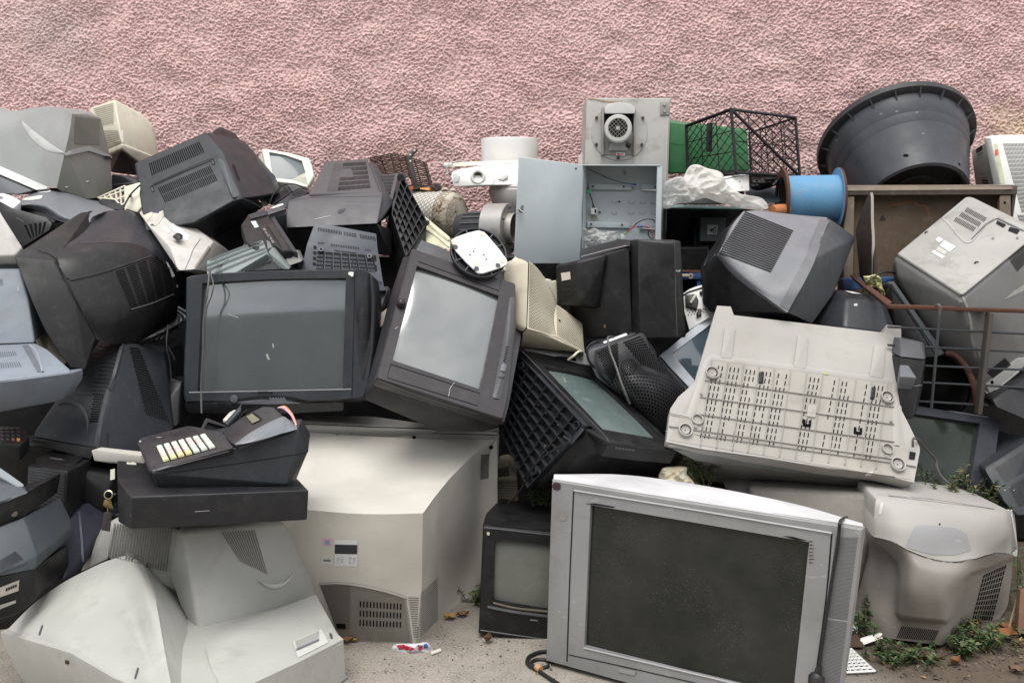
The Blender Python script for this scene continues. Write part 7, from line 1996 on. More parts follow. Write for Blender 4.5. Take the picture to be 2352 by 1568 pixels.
# ---- large dark television with the louvred flank
T=Thing('crt_television','large slate television with a striped louvre flank, below the blue pipe','television')
MS2=plastic('slate_grey_plastic',(.19,.195,.21),.42,dust=.10,dirt=.2)
MS3=plastic('slate_dark_plastic',(.060,.065,.072),.45,dust=.16)
T.grid('flank',[[(lambda p:at(*p,3.36))(d(950,1158)),d(1100,1150,3.38),d(1280,1172,3.40),d(1500,1195,3.42),d(1722,1214,3.43)],[d(860,1270,3.28),d(1050,1290,3.29),d(1250,1310,3.29),d(1450,1330,3.29),d(1668,1330,3.33)],[vv(1510,640,3.22),vv(1850,800,3.20),d(1200,1440,3.20),d(1420,1460,3.20),d(1590,1480,3.23)],[vv(1385,860,3.19),vv(1700,1010,3.15),d(1130,1560,3.13),d(1330,1600,3.12),k_(440,260,3.14)],[vv(1345,950,3.20),vv(1620,1160,3.14),vv(1960,1400,3.09),k_(60,560,3.06),k_(320,510,3.06)],[vv(1360,1000,3.21),vv(1600,1260,3.15),vv(1900,1500,3.10),k_(20,650,3.05),k_(178,765,3.03)]],MS2,36,30,push=.25,pdir=(0,1,-.2))
fl=T.parts[-1][0]
T.hull('top_cover',[d(1722,1214,3.435),d(1782,1252,3.43),d(1985,1400,3.46),k_(600,600,3.26),k_(405,872,3.12),k_(178,768,3.035),k_(320,510,3.065),k_(440,260,3.145),d(1668,1332,3.335)],MS3,push=.2,pdir=(.2,1,0),bevel=.008,merge=5)
T.stroke('edge_strip',[d(1700,1235),d(1650,1340),k_(400,240),k_(280,470),k_(150,720)],.03,plastic('slate_soft',(.14,.143,.155),.45),lift=.002,on=[fl])
T.hull('dark_side',[vv(1830,128,3.38),vv(1500,478,3.36),vv(1040,1190,3.32),vv(1045,1380,3.30),i_(1925,680,3.26),i_(1990,762,3.22),k_(180,768,3.06),k_(330,858,3.12),k_(120,700,3.10),i_(2352,480,3.14),vv(1600,1262,3.18),vv(1350,990,3.235),vv(1340,900,3.235),vv(1560,560,3.28)],M_BLACK,push=.12,bevel=.02,merge=8)
T.slots('louvre',[vv(1835,160),d(1410,1335),vv(2300,1290),vv(1335,930)],1,22,M_SLOT,fu=1,fv=.48,on=[fl],sub=40,lift=.0022)
T.stroke('seam',[vv(1500,480),vv(1330,720),vv(1180,960),vv(1100,1155)],.005,M_GREYM,lift=.003)
T.decal('screw',rp([vv(1278,950),vv(1300,945),vv(1305,985),vv(1285,988)],1.5,3),M_GREYM,lift=.003)
# ---- rounded black back behind the ribbed grey base
T=Thing('crt_monitor','rounded black monitor back with a pale sticker, behind the big ribbed grey base','monitor')
T.hull('rear_housing',[k_(630,562,3.3),k_(720,560,3.34),k_(870,590,3.34),k_(990,622,3.32),k_(1080,690,3.28),k_(1125,790,3.22),k_(1165,890,3.18),k_(720,640,3.20),k_(1040,655,3.21),k_(700,910,3.12),k_(1140,960,3.13),k_(420,870,3.22),k_(560,700,3.26),k_(600,960,3.16)],M_CHAR,push=.15,bevel=.02,merge=6)
T.decal('label_sticker',rp([k_(705,568),k_(800,570),k_(895,598),k_(780,590)],2,3),M_WHITE)
T.decal('scuff',rp([k_(785,685),k_(822,680),k_(820,705),k_(790,706)],2,3),M_LGREY)
# ---- pale-topped grey television at the right
T=Thing('crt_television','grey television standing on its corner with a dirty pale vented top, at the right edge','television')
MPA=plastic('dirty_pale_plastic',(.34,.335,.315),.55,dust=.1,dirt=.5)
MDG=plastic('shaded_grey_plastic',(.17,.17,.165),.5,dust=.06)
apex,L0,T0,R0=k_(1785,612,3.02),k_(1172,218,3.36),e(1828,1150,3.62),k_(2480,40,3.25)
T.hull('top_cover',[apex,L0,k_(1390,0,3.46),e(1590,1310,3.55),T0,e(2500,1480,3.50),R0,k_(1500,400,3.18)],MPA,push=.05,pdir=(0,.6,-1),bevel=.012,merge=12)
tcv=T.parts[-1][0]
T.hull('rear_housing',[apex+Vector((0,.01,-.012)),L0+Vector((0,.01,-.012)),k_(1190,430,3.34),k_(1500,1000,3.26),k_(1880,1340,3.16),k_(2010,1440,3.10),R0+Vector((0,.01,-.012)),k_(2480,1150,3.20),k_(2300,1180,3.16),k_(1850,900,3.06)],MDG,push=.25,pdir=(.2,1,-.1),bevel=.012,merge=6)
rhs=T.parts[-1][0]
T.hull('front_rim',[k_(1880,1335,3.155),k_(2040,1525,3.08),k_(2320,1290,3.14),k_(2480,1160,3.2),k_(2300,1180,3.15),k_(2010,1430,3.09)],plastic('rim_grey',(.26,.26,.25),.45),push=.1,bevel=.005)
T.hull('front_rim',[k_(1890,1395,3.15),k_(2035,1528,3.075),k_(2318,1292,3.135),k_(2310,1312,3.14),k_(2040,1550,3.085),k_(1900,1420,3.15)],MPA,push=.05,bevel=.002)
T.decal('side_pocket',[k_(2175,1180),k_(2232,1245),k_(2065,1370),k_(2010,1310)],M_GAP)
T.decal('screw_hole',rp([k_(2042,1390),k_(2070,1388),k_(2072,1418),k_(2045,1420)],2,4),M_SLOT)
for x0,y0 in((1832,1268),(1782,1312),(1732,1356)):
 T.slots('vent',[e(x0,y0),e(x0+182,y0+98),e(x0+152,y0+140),e(x0-30,y0+38)],15,1,M_SLOT,fu=.42,fv=.95,on=[tcv])
T.slots('ridge',[e(1780,1165),e(1822,1150),e(1600,1330),e(1560,1350)],1,26,M_GREYM,fu=.9,fv=.35,on=[tcv])
T.stroke('moulded_step',[e(1850,1165),e(1650,1340),e(1610,1370),e(1660,1420),e(1760,1540),e(1850,1590),e(1990,1440),e(2085,1380),e(2110,1372),e(2352,1490)],.008,plastic('pale_step',(.37,.365,.345),.5),ridge=.002,on=[tcv])
T.stroke('panel_seam',[k_(1870,100),e(2000,1430),e(2075,1385),e(2110,1374),e(2352,1490)],.006,M_GREYD,on=[tcv],smooth=False,lift=.003)
for p in([(2105,1392),(2190,1432),(2162,1458),(2095,1420)],[(2222,1450),(2315,1480),(2290,1518),(2205,1485)]):
 T.decal('socket_slot',[e(*x)for x in p],M_GAP,on=[tcv],lift=.002)
T.decal('label_sticker',[k_(1565,72),k_(1612,95),k_(1575,125),k_(1538,100)],M_WHITE,on=[tcv])
T.decal('label_sticker',[k_(1620,102),k_(1725,160),k_(1668,208),k_(1578,150)],M_WHITE,on=[tcv])
T.decal('label_sticker',[k_(1525,192),k_(1628,250),k_(1600,270),k_(1505,212)],M_WHITE,on=[tcv])
T.decal('label_sticker',[k_(1570,160),k_(1650,208),k_(1622,235),k_(1535,190)],M_LGREY,on=[tcv])
T.stroke('cable_hook',[k_(1898,318),k_(1912,305),k_(1935,305)],.006,M_GAP,on=[tcv],lift=.003)
T.stroke('cable_hook',[k_(1440,42),k_(1455,28),k_(1470,26)],.005,M_GAP,on=[tcv],lift=.003)
for p in((2066,85),(2290,82)):
 T.decal('screw_hole',rp([k_(p[0]-12,p[1]-10),k_(p[0]+12,p[1]-10),k_(p[0]+12,p[1]+10),k_(p[0]-12,p[1]+10)],2,3),M_GREYM,on=[tcv])
T.slots('louvre',[k_(2190,240),k_(2400,60),k_(2480,300),k_(2330,460)],1,22,M_SLOT,fu=1,fv=.5,on=[rhs])
T.decal('swoosh',[k_(2165,648),k_(2250,570),k_(2400,470),k_(2400,540)],MPA,on=[rhs])
T.stroke('ridge',[k_(1790,620),k_(1850,800),k_(1880,1000),k_(1910,1180)],.01,plastic('rim_grey',(.26,.26,.25),.45),ridge=.002,on=[rhs])
# ---- thin panel on edge and foam
T=Thing('warped_sheet','warped layered sheet standing on edge in front of the wooden crate','sheet')
T.hull('warped_sheet',[e(940,1150,3.42),e(966,1133,3.42),e(980,1568,3.40),k_(1010,560,3.38),k_(985,580,3.38),k_(860,440,3.52),e(820,1480,3.54),e(925,1185,3.46)],plastic('sheet_brown',(.045,.035,.03),.6,dust=.2),push=.02,shrink=1,bevel=.002,merge=3)
T.stroke('pale_layer',[e(955,1140),e(960,1400),e(968,1568),k_(965,420)],.009,plastic('layer_pale',(.42,.38,.34),.7),lift=.003)
T=Thing('foam_lump','yellow foam lump caught at the foot of the warped sheet','foam')
T.crumple('foam_lump',[k_(875,430),k_(930,425),k_(990,415),k_(1040,450),k_(1050,520),k_(1085,600),k_(1060,615),k_(1000,540),k_(930,530),k_(885,470)],3.36,.025,plastic('foam_yellow',(.52,.50,.24),.9),.015,30,10,48,seed=4)
T=Thing('cable','black lead looping over the yellow foam','cable')
T.tube('cable',[k_(865,575,3.33),k_(905,500,3.32),k_(960,445,3.32),k_(1030,405,3.33),k_(1100,392,3.36),k_(1180,405,3.4)],.003,M_CABLE,6,30)
# ---- rusty cage
T=Thing('wire_cage','rusty topped steel wire cage around the scrap at the right edge','cage')
cy=lambda x:3.0+.02*(x-1110)/1242
A0,A1=k_(1112,708,3.02),k_(2560,768,3.06)
T.hull('top_rail',[k_(1112,692,3.02),k_(2560,742,3.06),k_(2560,778,3.06),k_(1112,730,3.02)],M_RUST,push=.03,shrink=1,bevel=.003)
T.hull('top_rail',[k_(765,425,3.50),k_(800,420,3.52),k_(1140,662,3.05),k_(1112,735,3.02),k_(1100,690,3.02),k_(800,470,3.50)],M_RUST,push=.02,shrink=1,bevel=.003)
sg=[]
for y0,y1 in((895,962),(1062,1128),(1238,1290),(1388,1455),(1560,1640)):
 sg.append((k_(1100,y0,3.03),k_(2560,y1+8,3.07)))
T.bars('wire_rod',sg,.0036,M_STEELD,6)
T.hull('upright',[k_(2040,770,3.03),k_(2078,772,3.03),k_(1970,1700,2.98),k_(1930,1700,2.98)],plastic('rust_brown_steel',(.055,.045,.04),.6,dust=.1),push=.03,shrink=1,bevel=.002)
T.bars('wire_rod',[(k_(1580,715,3.0),k_(1575,790,3.0)),(k_(1575,790,3.0),k_(1500,1640,2.97))],.0048,M_STEELD,6)
T.tube('wire_hook',[k_(1575,790,3.0),k_(1580,730,2.998),k_(1570,700,3.0),k_(1545,697,3.02)],.0052,M_CABLEG,6)
T.bars('wire_rod',[(k_(1520,760,3.3),k_(1480,1060,3.28))],.004,M_STEELD,6)
# ---- leaning black flat panel
T=Thing('flat_screen','black flat panel leaning at a slant inside the wire cage','panel')
T.hull('edge',[k_(1118,492,3.30),k_(1162,480,3.32),k_(1626,1140,3.14),k_(1560,1168,3.10)],plastic('slate_light',(.085,.095,.10),.45),push=.03,shrink=1,bevel=.003)
T.hull('body',[k_(1120,500,3.305),k_(1090,600,3.32),k_(1160,900,3.24),k_(1400,1190,3.14),k_(1555,1172,3.11)],M_BLACK,push=.05,bevel=.006)
T.stroke('edge_groove',[k_(1128,505),k_(1350,840),k_(1570,1160)],.008,M_GAP,lift=.002)
# ---- things in the dark of the cage
T=Thing('tyre','black tyre with a rust-red ring lying in the dark of the cage','tyre')
c0,c1=k_(1500,1480,3.42),k_(1560,1380,3.2)
axr=(c1-c0).normalized()
T.lathe('tyre',c0,c1,[(.12,0),(.16,-.01),(.17,.03),(.16,.07),(.12,.06),(.115,.03),(.12,0)],M_BLACK,48)
T.tube('rust_ring',[k_(1640,1140,3.12),k_(1720,1160,3.10),k_(1800,1240,3.08),k_(1860,1350,3.06),k_(1900,1480,3.05),k_(1915,1600,3.05)],.010,plastic('red_rust',(.06,.02,.015),.7),10,40)
T=Thing('crt_monitor','dark monitor lying in the shade below the grey corner television at the right edge','monitor')
T.hull('housing',[k_(2180,1470,3.05),k_(2300,1380,3.10),k_(2480,1330,3.12),k_(2480,1800,3.0),k_(2100,1640,3.0),k_(2060,1560,3.02)],M_DARK,push=.2,bevel=.012)
# ---- black boxy monitor by the ribbed base
T=Thing('crt_monitor','black boxy monitor with a stepped side standing between the ribbed base and the cage','monitor')
T.hull('upper_housing',[w_c(40,752,3.02),w_c(262,788,3.0),w_c(298,800,3.02),w_c(318,970,2.98),w_c(300,975,2.95),w_c(40,945,2.95)],M_GREYD,push=.15,bevel=.005)
T.hull('lower_housing',[w_c(40,945,2.955),w_c(300,975,2.955),w_c(318,970,2.985),w_c(285,1250,2.96),w_c(240,1460,2.93),w_c(180,1600,2.9),w_c(40,1600,2.9)],M_BLACK,push=.2,bevel=.006)
T.hull('step',[w_c(40,1025,2.945),w_c(132,1030,2.945),w_c(222,1166,2.90),w_c(40,1150,2.90)],plastic('step_grey',(.13,.135,.15),.4),push=.05,pdir=(0,.5,-1),bevel=.004)
T.stroke('seam',[w_c(60,1240),w_c(180,1250),w_c(285,1240)],.003,M_GREYM)
# ---- ribbed grey base (television lying with its underside up)
T=Thing('crt_television','big light grey television turned over, its ribbed and slotted underside facing the camera','television')
MRB=plastic('warm_grey_base',(.365,.35,.325),.55,dust=.08,dirt=.45,dirtc=(.28,.24,.19,1))
P=Plane(j(605,95,3.06),j(2050,255,3.10),j(205,1160,2.74))
S_BASE=P
T.slab('underside',[j(605,96),j(712,103),j(735,170),j(1905,306),j(1932,246),j(2048,256),j(2050,912),j(2110,1030),j(2192,1200),j(2195,1232),j(2148,1482),j(1900,1420),j(1480,1372),j(1000,1290),j(500,1220),j(206,1162),j(238,902),j(300,810),j(392,730),j(430,690)],P,.05,MRB,bevel=0,shrink=.985)
us=T.parts[-1][0]
ring=[P.at(j(*p),-.05)for p in((430,690),(1000,700),(2050,912),(2190,1210),(2140,1470),(1480,1365),(500,1215),(215,1155),(245,905))]
T.shell('rear_housing',ring,plastic('warm_grey_shade',(.30,.285,.26),.55,dust=.1,dirt=.6),P,[(0,.98,(0,0,0)),(.10,.96,(0,0,0)),(.30,.7,(0,.05,0))])
T.hull('lip',[P.at(j(*p),-.045)for p in((206,1160),(500,1218),(1000,1288),(1480,1370),(1900,1418),(2148,1480))]+[j(260,1225,2.76),j(430,1310,2.80),j(900,1375,2.82),j(1500,1435,2.84),j(2080,1525,2.86),j(2150,1485,2.82)],plastic('lip_grey',(.22,.23,.22),.5,dirt=.6),push=.10,bevel=.006)
T.decal('well',[j(548,520),j(1988,700),j(2130,1462),j(225,1150)],plastic('well_grey',(.34,.32,.29),.6,dirt=.4),lift=.0012,on=[us],n=12)
wl=[T.parts[-1][0]]
def ribstroke(pts,wid=.0035,rdg=.006,nm='rib'):
 T.stroke(nm,[j(*p)for p in pts],wid,MRB,lift=.0014,ridge=rdg,on=[us],smooth=False,n=8)
ribstroke([(375,972),(396,960),(535,525),(560,503),(1250,590),(1980,688),(2005,710),(2010,1195),(2195,1235)],.022,.004,'frame_rib')
ribstroke([(236,940),(385,972)],.012,.004,'frame_rib')
xt=[560,685,810,930,1053,1178,1305,1430,1562,1690,1815,1935]
for x in xt:
 y0=505+(x-540)*.128
 ribstroke([(x,y0+22),(x-88,y0+22+672)],.0034,.0055)
for m_ in range(1,6):
 yl=555+m_*131
 xl=545-m_*38
 ribstroke([(xl if m_<4 else 225,yl+(0 if m_<4 else-34)),(1985+m_*2,yl+(1985-xl)*.142)],.0034,.0055)
ribstroke([(212,1080),(480,1118),(2060,1345),(2160,1362)],.0034,.0055)
sk=lambda i,jj:(i in(20,21,22,23,28,29,36,37))
T.slots('slot',[j(570,555),j(1950,728),j(1845,1318),j(455,1140)],44,11,M_SLOT,fu=.26,fv=.66,on=[us],lift=.0026,skip=lambda i,jj:i%4==3 or sk(i,jj)or(i*5+jj//2)%17==0)
for c,r0 in(((560,632),.020),((1930,822),.020),((350,1080),.020),((2012,1348),.0215)):
 q0=P.at(j(*c),.0)
 T.lathe('foot_ring',q0,q0+P.n,[(r0*.35,.006),(r0*.62,.010),(r0*.68,.005),(r0*.8,.005),(r0*.85,.014),(r0,.014),(r0*1.02,.0)],MRB,30)
 T.lathe('foot_ring_gap',q0,q0+P.n,[(r0*.68,.0055),(r0*.82,.0055)],M_GAP,24)
 T.lathe('foot_hub',q0,q0+P.n,[(0,.002),(r0*.12,.002),(r0*.13,.0062),(r0*.4,.0062)],MRB,16)
for c in((446,994),(1935,1225)):
 q0=P.at(j(*c),.0)
 T.lathe('foot_ring',q0,q0+P.n,[(.0145,.0),(.0145,.010),(.0165,.010),(.0165,.0)],MRB,26)
for c in((478,790),(432,1050),(1965,1008),(1927,1286)):
 q0=P.at(j(*c),.0)
 T.lathe('screw_post',q0,q0+P.n,[(0,.004),(.002,.004),(.002,.009),(.0045,.009),(.0045,0)],MRB,8)
for p in([(938,612),(975,612),(968,700),(932,698)],[(1815,730),(1852,732),(1842,822),(1805,820)]):
 T.slab('clip',[j(*x)for x in p],P,.01,M_BLACK,off=.007,bevel=.002)
for x,y0 in((1312,1010),(1712,1070)):
 T.slab('black_latch',[j(x-30,y0-25),j(x-14,y0-22),j(x-14,y0+10),j(x+16,y0+14),j(x+16,y0-18),j(x+32,y0-16),j(x+28,y0+32),j(x-32,y0+24)],P,.008,M_SLOT,off=.006,bevel=0)
T.slab('tab',rp([j(1322,870),j(1388,880),j(1376,972),j(1308,962)],3,3),P,.006,MRB,off=.006,bevel=.002)
T.decal('clip',[j(2112,1240),j(2160,1250),j(2150,1305),j(2105,1298)],M_GAP,on=[us],lift=.003)
for p in([(668,262),(748,268),(718,510),(635,500)],[(1240,326),(1320,334),(1300,588),(1205,576)],[(1842,402),(1925,412),(1905,665),(1800,650)]):
 T.slab('raised_strip',rp([j(*x)for x in p],3,3),P,.010,MRB,off=.006,bevel=.003)
T.decal('yellow_mark',[j(1430,615),j(1470,620),j(1475,640),j(1432,635)],flat('yellow_mark',(.42,.40,.16),.6),on=[us],lift=.004)
T.decal('crack',[j(1760,1408),j(1822,1398),j(1815,1412),j(1770,1420)],M_WHITE,on=[us],lift=.004)
T=Thing('cable','grey lead hanging from the corner of the overturned grey television, across the dark green screen','cable')
T.tube('cable',[l_(1185,770,2.80),l_(1185,700,2.80),l_(1200,680,2.81),l_(1250,700,2.84),l_(1330,800,2.90),l_(1420,900,2.93),l_(1440,1000,2.92),l_(1500,1100,2.91),l_(1600,1180,2.90),l_(1690,1270,2.89)],.004,M_CABLEG,6,60)
# ---- dark television with green-black screen
T=Thing('crt_television','dark television with a green-black screen standing behind the taupe set on the right','television')
P=Plane(l_(1235,335,3.05),l_(2100,480,3.08),l_(1850,1275,2.94))
outer=rp([l_(700,245),l_(1240,338),l_(2000,458),l_(2105,482),l_(2098,560),l_(2060,850),l_(1995,1290),l_(700,1200)],3,2)
inner=[l_(760,360),l_(1892,522),l_(1770,1255),l_(700,1100)]
fr,ring=T.front('bezel',outer,inner,P,plastic('navy_black',(.030,.032,.042),.4,dust=.08),.05,.02,.006,slope=.01)
T.screen(inner,P,glass('tube_glass_bottle',(.012,.018,.013),.14,.06,.3,90,spec=.35),rec=.018,bulge=.012)
T.shell('rear_housing',ring,M_BLACK,P,[(-.02,.985,(0,0,0)),(.05,.96,(0,0,0)),(.25,.6,(0,0,-.04))])
T.stroke('bezel_edge',[l_(1240,342),l_(2000,464),l_(2095,484)],.004,M_GREYM)
# ---- far right vented monitor
T=Thing('crt_monitor','dark vented monitor leaning at the right edge above the taupe television','monitor')
T.hull('rear_housing',[l_(1942,982,2.95),l_(2440,680,3.0),l_(2500,1480,2.85),l_(2285,1490,2.84),l_(2150,1350,2.86),l_(1945,1020,2.94)],MSL,push=.2,bevel=.008)
T.slots('vent',[l_(2040,990),l_(2352,800),l_(2400,1010),l_(2150,1150)],5,14,M_BLACK,fu=.9,fv=.45)
T.slots('vent',[l_(2180,1190),l_(2420,1060),l_(2480,1330),l_(2300,1400)],4,16,M_BLACK,fu=.92,fv=.45)
T.dots('speck',[l_(2050,1170),l_(2290,1180),l_(2290,1240),l_(2060,1240)],2,2,.002,M_LGREY,seg=5)
# ---- taupe television bottom right
r_=lambda x,y,Y=None,f=crop('R'):f(x,y,None if Y is None else Y-.11)
T=Thing('crt_television','taupe-grey television lying with its curved back outward, at the bottom right on the weeds','television')
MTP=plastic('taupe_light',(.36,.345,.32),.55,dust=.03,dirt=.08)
T.grid('upper_cover',[[r_(640,172,2.82),r_(800,176,2.84),r_(1100,205,2.86),r_(1400,255,2.88),r_(1540,285,2.90),r_(1580,320,2.92)],[r_(600,215,2.76),r_(800,240,2.74),r_(1100,270,2.74),r_(1380,310,2.77),r_(1540,345,2.82),r_(1592,390,2.88)],[r_(583,360,2.74),r_(780,400,2.69),r_(1080,430,2.68),r_(1360,450,2.71),r_(1540,480,2.78),r_(1598,500,2.86)],[r_(575,492,2.73),r_(720,530,2.68),r_(860,605,2.655),r_(1010,660,2.65),r_(1160,680,2.65),r_(1310,658,2.67),r_(1450,618,2.73),r_(1592,622,2.84)]],MTP,36,20,push=.2,pdir=(0,1,0))
uc=T.parts[-1][0]
T.grid('lower_cover',[[r_(440,440,2.92),r_(520,490,2.82),r_(575,492,2.745),r_(720,530,2.69),r_(860,605,2.665),r_(1010,660,2.66),r_(1160,680,2.66),r_(1310,658,2.68),r_(1450,618,2.74),r_(1610,625,2.87)],[r_(440,650,2.90),r_(540,640,2.82),r_(640,660,2.76),r_(740,690,2.72),r_(860,720,2.65),r_(1010,760,2.63),r_(1160,780,2.635),r_(1290,780,2.68),r_(1440,740,2.77),r_(1600,740,2.88)],[r_(435,850,2.88),r_(530,860,2.80),r_(640,880,2.75),r_(735,890,2.71),r_(850,900,2.64),r_(1000,920,2.625),r_(1120,940,2.63),r_(1230,960,2.70),r_(1390,930,2.78),r_(1580,900,2.88)],[r_(430,1040,2.84),r_(520,1060,2.78),r_(620,1080,2.73),r_(730,1090,2.70),r_(850,1100,2.66),r_(1000,1120,2.645),r_(1110,1130,2.65),r_(1200,1105,2.72),r_(1340,1100,2.80),r_(1560,1010,2.88)],[r_(430,1130,2.84),r_(520,1195,2.77),r_(630,1225,2.72),r_(740,1245,2.69),r_(860,1262,2.67),r_(1000,1280,2.66),r_(1085,1285,2.665),r_(1160,1220,2.72),r_(1240,1120,2.80),r_(1480,1132,2.86)]],M_TAUPE,96,72,push=.2,pdir=(0,1,0),fn=emboss([r_(560,440),r_(575,530),r_(690,625),r_(752,690),r_(768,770),r_(752,930),r_(748,1050),r_(775,1092),r_(940,1110),r_(1120,1125),r_(1152,1092),r_(1200,980),r_(1250,820),r_(1300,768),r_(1450,722),r_(1640,640),r_(1600,400),r_(600,300)],.020,6))
lc=T.parts[-1][0]
T.hull('top_cover',[r_(470,110,3.02),r_(560,120,3.04),r_(850,138,3.06),r_(1200,200,3.06),r_(1590,280,3.02),r_(1640,600,2.98),r_(1600,620,2.89),r_(1590,330,2.92),r_(640,175,2.83),r_(560,480,2.80),r_(480,480,2.9)],M_TAUPE,push=.12,bevel=.01)
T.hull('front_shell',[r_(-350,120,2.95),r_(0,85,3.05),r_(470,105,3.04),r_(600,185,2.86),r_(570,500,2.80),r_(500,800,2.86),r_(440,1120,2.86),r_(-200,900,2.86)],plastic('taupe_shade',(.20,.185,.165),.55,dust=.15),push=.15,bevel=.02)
T.hull('side_rim',[r_(1590,305,2.93),r_(1615,275,3.0),r_(1640,590,2.99),r_(1640,640,2.97),r_(1600,640,2.90)],plastic('pale_rim',(.60,.60,.58),.45),push=.05,bevel=.004)
T.stroke('seam',[r_(575,492),r_(720,530),r_(860,605),r_(1010,660),r_(1160,680),r_(1310,658),r_(1450,618),r_(1590,622)],.0022,M_GAP,lift=.002)
T.decal('label_patch',rp([r_(880,420),r_(920,404),r_(1060,415),r_(1200,435),r_(1262,470),r_(1298,590),r_(1180,628),r_(1000,622),r_(860,585),r_(815,565)],4,3),plastic('patch_grey',(.29,.29,.295),.4,dirt=.1),on=[uc])
T.stroke('panel_line',[r_(690,195),r_(1000,220),r_(1300,265),r_(1465,292)],.004,M_GAP,on=[uc])
T.decal('top_panel',[r_(690,168),r_(1100,205),r_(1470,268),r_(1466,290),r_(1100,226),r_(690,196)][0:1]+[r_(1470,268),r_(1466,290),r_(690,196)],plastic('panel_taupe',(.36,.345,.33),.5),on=[uc])
T.slots('vent',[r_(1385,770),r_(1560,690),r_(1450,1115),r_(1300,1095)],9,10,M_SLOT,fu=.55,fv=.78,on=[lc])
T.slots('vent',[r_(785,1148),r_(1062,1180),r_(1025,1255),r_(745,1235)],20,1,M_SLOT,fu=.5,fv=1,on=[lc])
T.decal('scuff',[r_(630,250),r_(655,240),r_(640,330),r_(615,330)],M_LGREY,on=[uc])
T.decal('speck',rp([r_(1058,396),r_(1070,394),r_(1072,408),r_(1060,410)],1,3),M_GAP,on=[uc])
# ---- smaller things under the ribbed base
T=Thing('crt_monitor','pale monitor lying in the shade beneath the overturned grey television','monitor')
T.hull('housing',[q(1290,225,3.0),q(1385,128,3.06),q(1700,118,3.08),q(1722,180,3.02),q(1745,330,2.92),q(1660,320,2.88),q(1400,300,2.9)],M_LGREY,push=.15,bevel=.015)
for p in([(1535,138),(1590,136),(1588,170),(1535,170)],[(1585,172),(1625,172),(1622,195),(1585,194)],[(1488,145),(1505,142),(1505,165),(1488,168)]):
 T.decal('dark_mark',[q(*x)for x in p],M_BLACK)
T.slots('vent',[q(1640,175),q(1690,170),q(1690,275),q(1640,280)],1,10,M_GREYM,fu=.9,fv=.35)
T.stroke('handle',[q(1452,252),q(1470,240),q(1490,238)],.006,M_GREYM)
T=Thing('paper_bag','crumpled cream paper bag tucked behind the silver television','bag')
T.crumple('paper_bag',[q(855,130),q(880,95),q(950,88),q(1038,90),q(1042,140),q(1095,205),q(1040,225),q(960,215),q(870,190),q(850,160)],2.80,.04,plastic('paper_cream',(.62,.56,.42),.75),.012,22,14,60,seed=7)
T=Thing('plastic_board','pale yellow-green board standing behind the cream paper bag','board')
T.hull('plastic_board',[q(1020,20,2.92),q(1100,60,2.92),q(1112,215,2.88),q(1040,220,2.88)],plastic('pale_lime',(.46,.46,.30),.6),push=.03,bevel=.003)
T=Thing('monitor_stand','beige perforated case standing behind the off-white television and the black portable','case')
o=crop('O')
T.hull('case',[o(1840,545,3.12),o(1940,525,3.12),o(2010,620,3.10),o(2090,700,3.08),o(2095,880,3.06),o(1840,880,3.08)],plastic('tan_plastic',(.36,.32,.235),.55),push=.2,bevel=.01)
T.dots('perforation',[o(1855,550),o(1945,530),o(1950,610),o(1855,618)],8,8,.0022,MP,seg=5)
T.dots('perforation',[o(1855,650),o(2010,640),o(2090,870),o(1850,862)],15,17,.0022,MP,seg=5)
T.stroke('rib',[o(1850,632),o(1980,622)],.012,plastic('tan_light',(.44,.40,.30),.5),ridge=.005)
# ================================================================ added black filler boxes that darken the gaps in the heap
def buried(label,x,y,zc,sx,sy,sz,rz=0,rx=0,m=None,cat='television'):
 T=Thing('crt_television',label,cat)
 M=Matrix.Translation((x,y,zc))@Matrix.Rotation(rz,4,'Z')@Matrix.Rotation(rx,4,'X')
 f=[M@Vector((a*sx/2,-sy/2,c*sz/2))for a in(-1,1)for c in(-1,1)]
 k=[M@Vector((a*sx/2,-sy/2+.12,c*sz/2))for a in(-1,1)for c in(-1,1)]
 r=[M@Vector((a*sx*.3,sy/2,c*sz*.3-.03))for a in(-1,1)for c in(-1,1)]
 T.hull('front_shell',f+k,m or M_BLACK,push=0,bevel=.01)
 T.hull('rear_housing',[k[0].lerp(k[3],.03),k[3].lerp(k[0],.03),k[1].lerp(k[2],.03),k[2].lerp(k[1],.03)]+r,m or M_BLACK,push=0,bevel=.01)
buried('added black filler box under the slotted charcoal television on the left',-1.02,3.92,.58,.8,.3,1.14,.1)
buried('added black filler box under the domed monitor at the left edge',-1.8,3.92,.58,.95,.3,1.16,.1)
buried('added black filler box behind the wide grey screen',-.5,3.82,.50,.62,.4,1.0,-.1)
buried('added black filler box behind the tipped television',-.08,3.84,.5,.5,.3,1.0,.1)
buried('added black filler box under the open steel cabinet',.40,3.84,.52,.66,.25,1.03,0)
buried('added black filler box under the black equipment box',1.0,3.76,.42,.6,.3,.82,0)
buried('added black filler box under the rounded black monitor back',1.05,3.25,.26,.62,.4,.52,.1)
buried('added black filler box beneath the ribbed black base',.28,3.22,.26,.55,.4,.52,.1)
buried('added black filler box inside the wire cage',1.72,3.56,.46,.8,.3,.9,-.05)
buried('added black filler box beneath the blue-grey monitor',-1.5,3.02,.25,.62,.4,.5,.2)
buried('added black filler box behind the printer at the left edge',-1.3,2.86,.16,.6,.3,.32,.2)
buried('added black filler box behind the big rounded television',-1.85,3.5,.4,.5,.3,.8,.2)
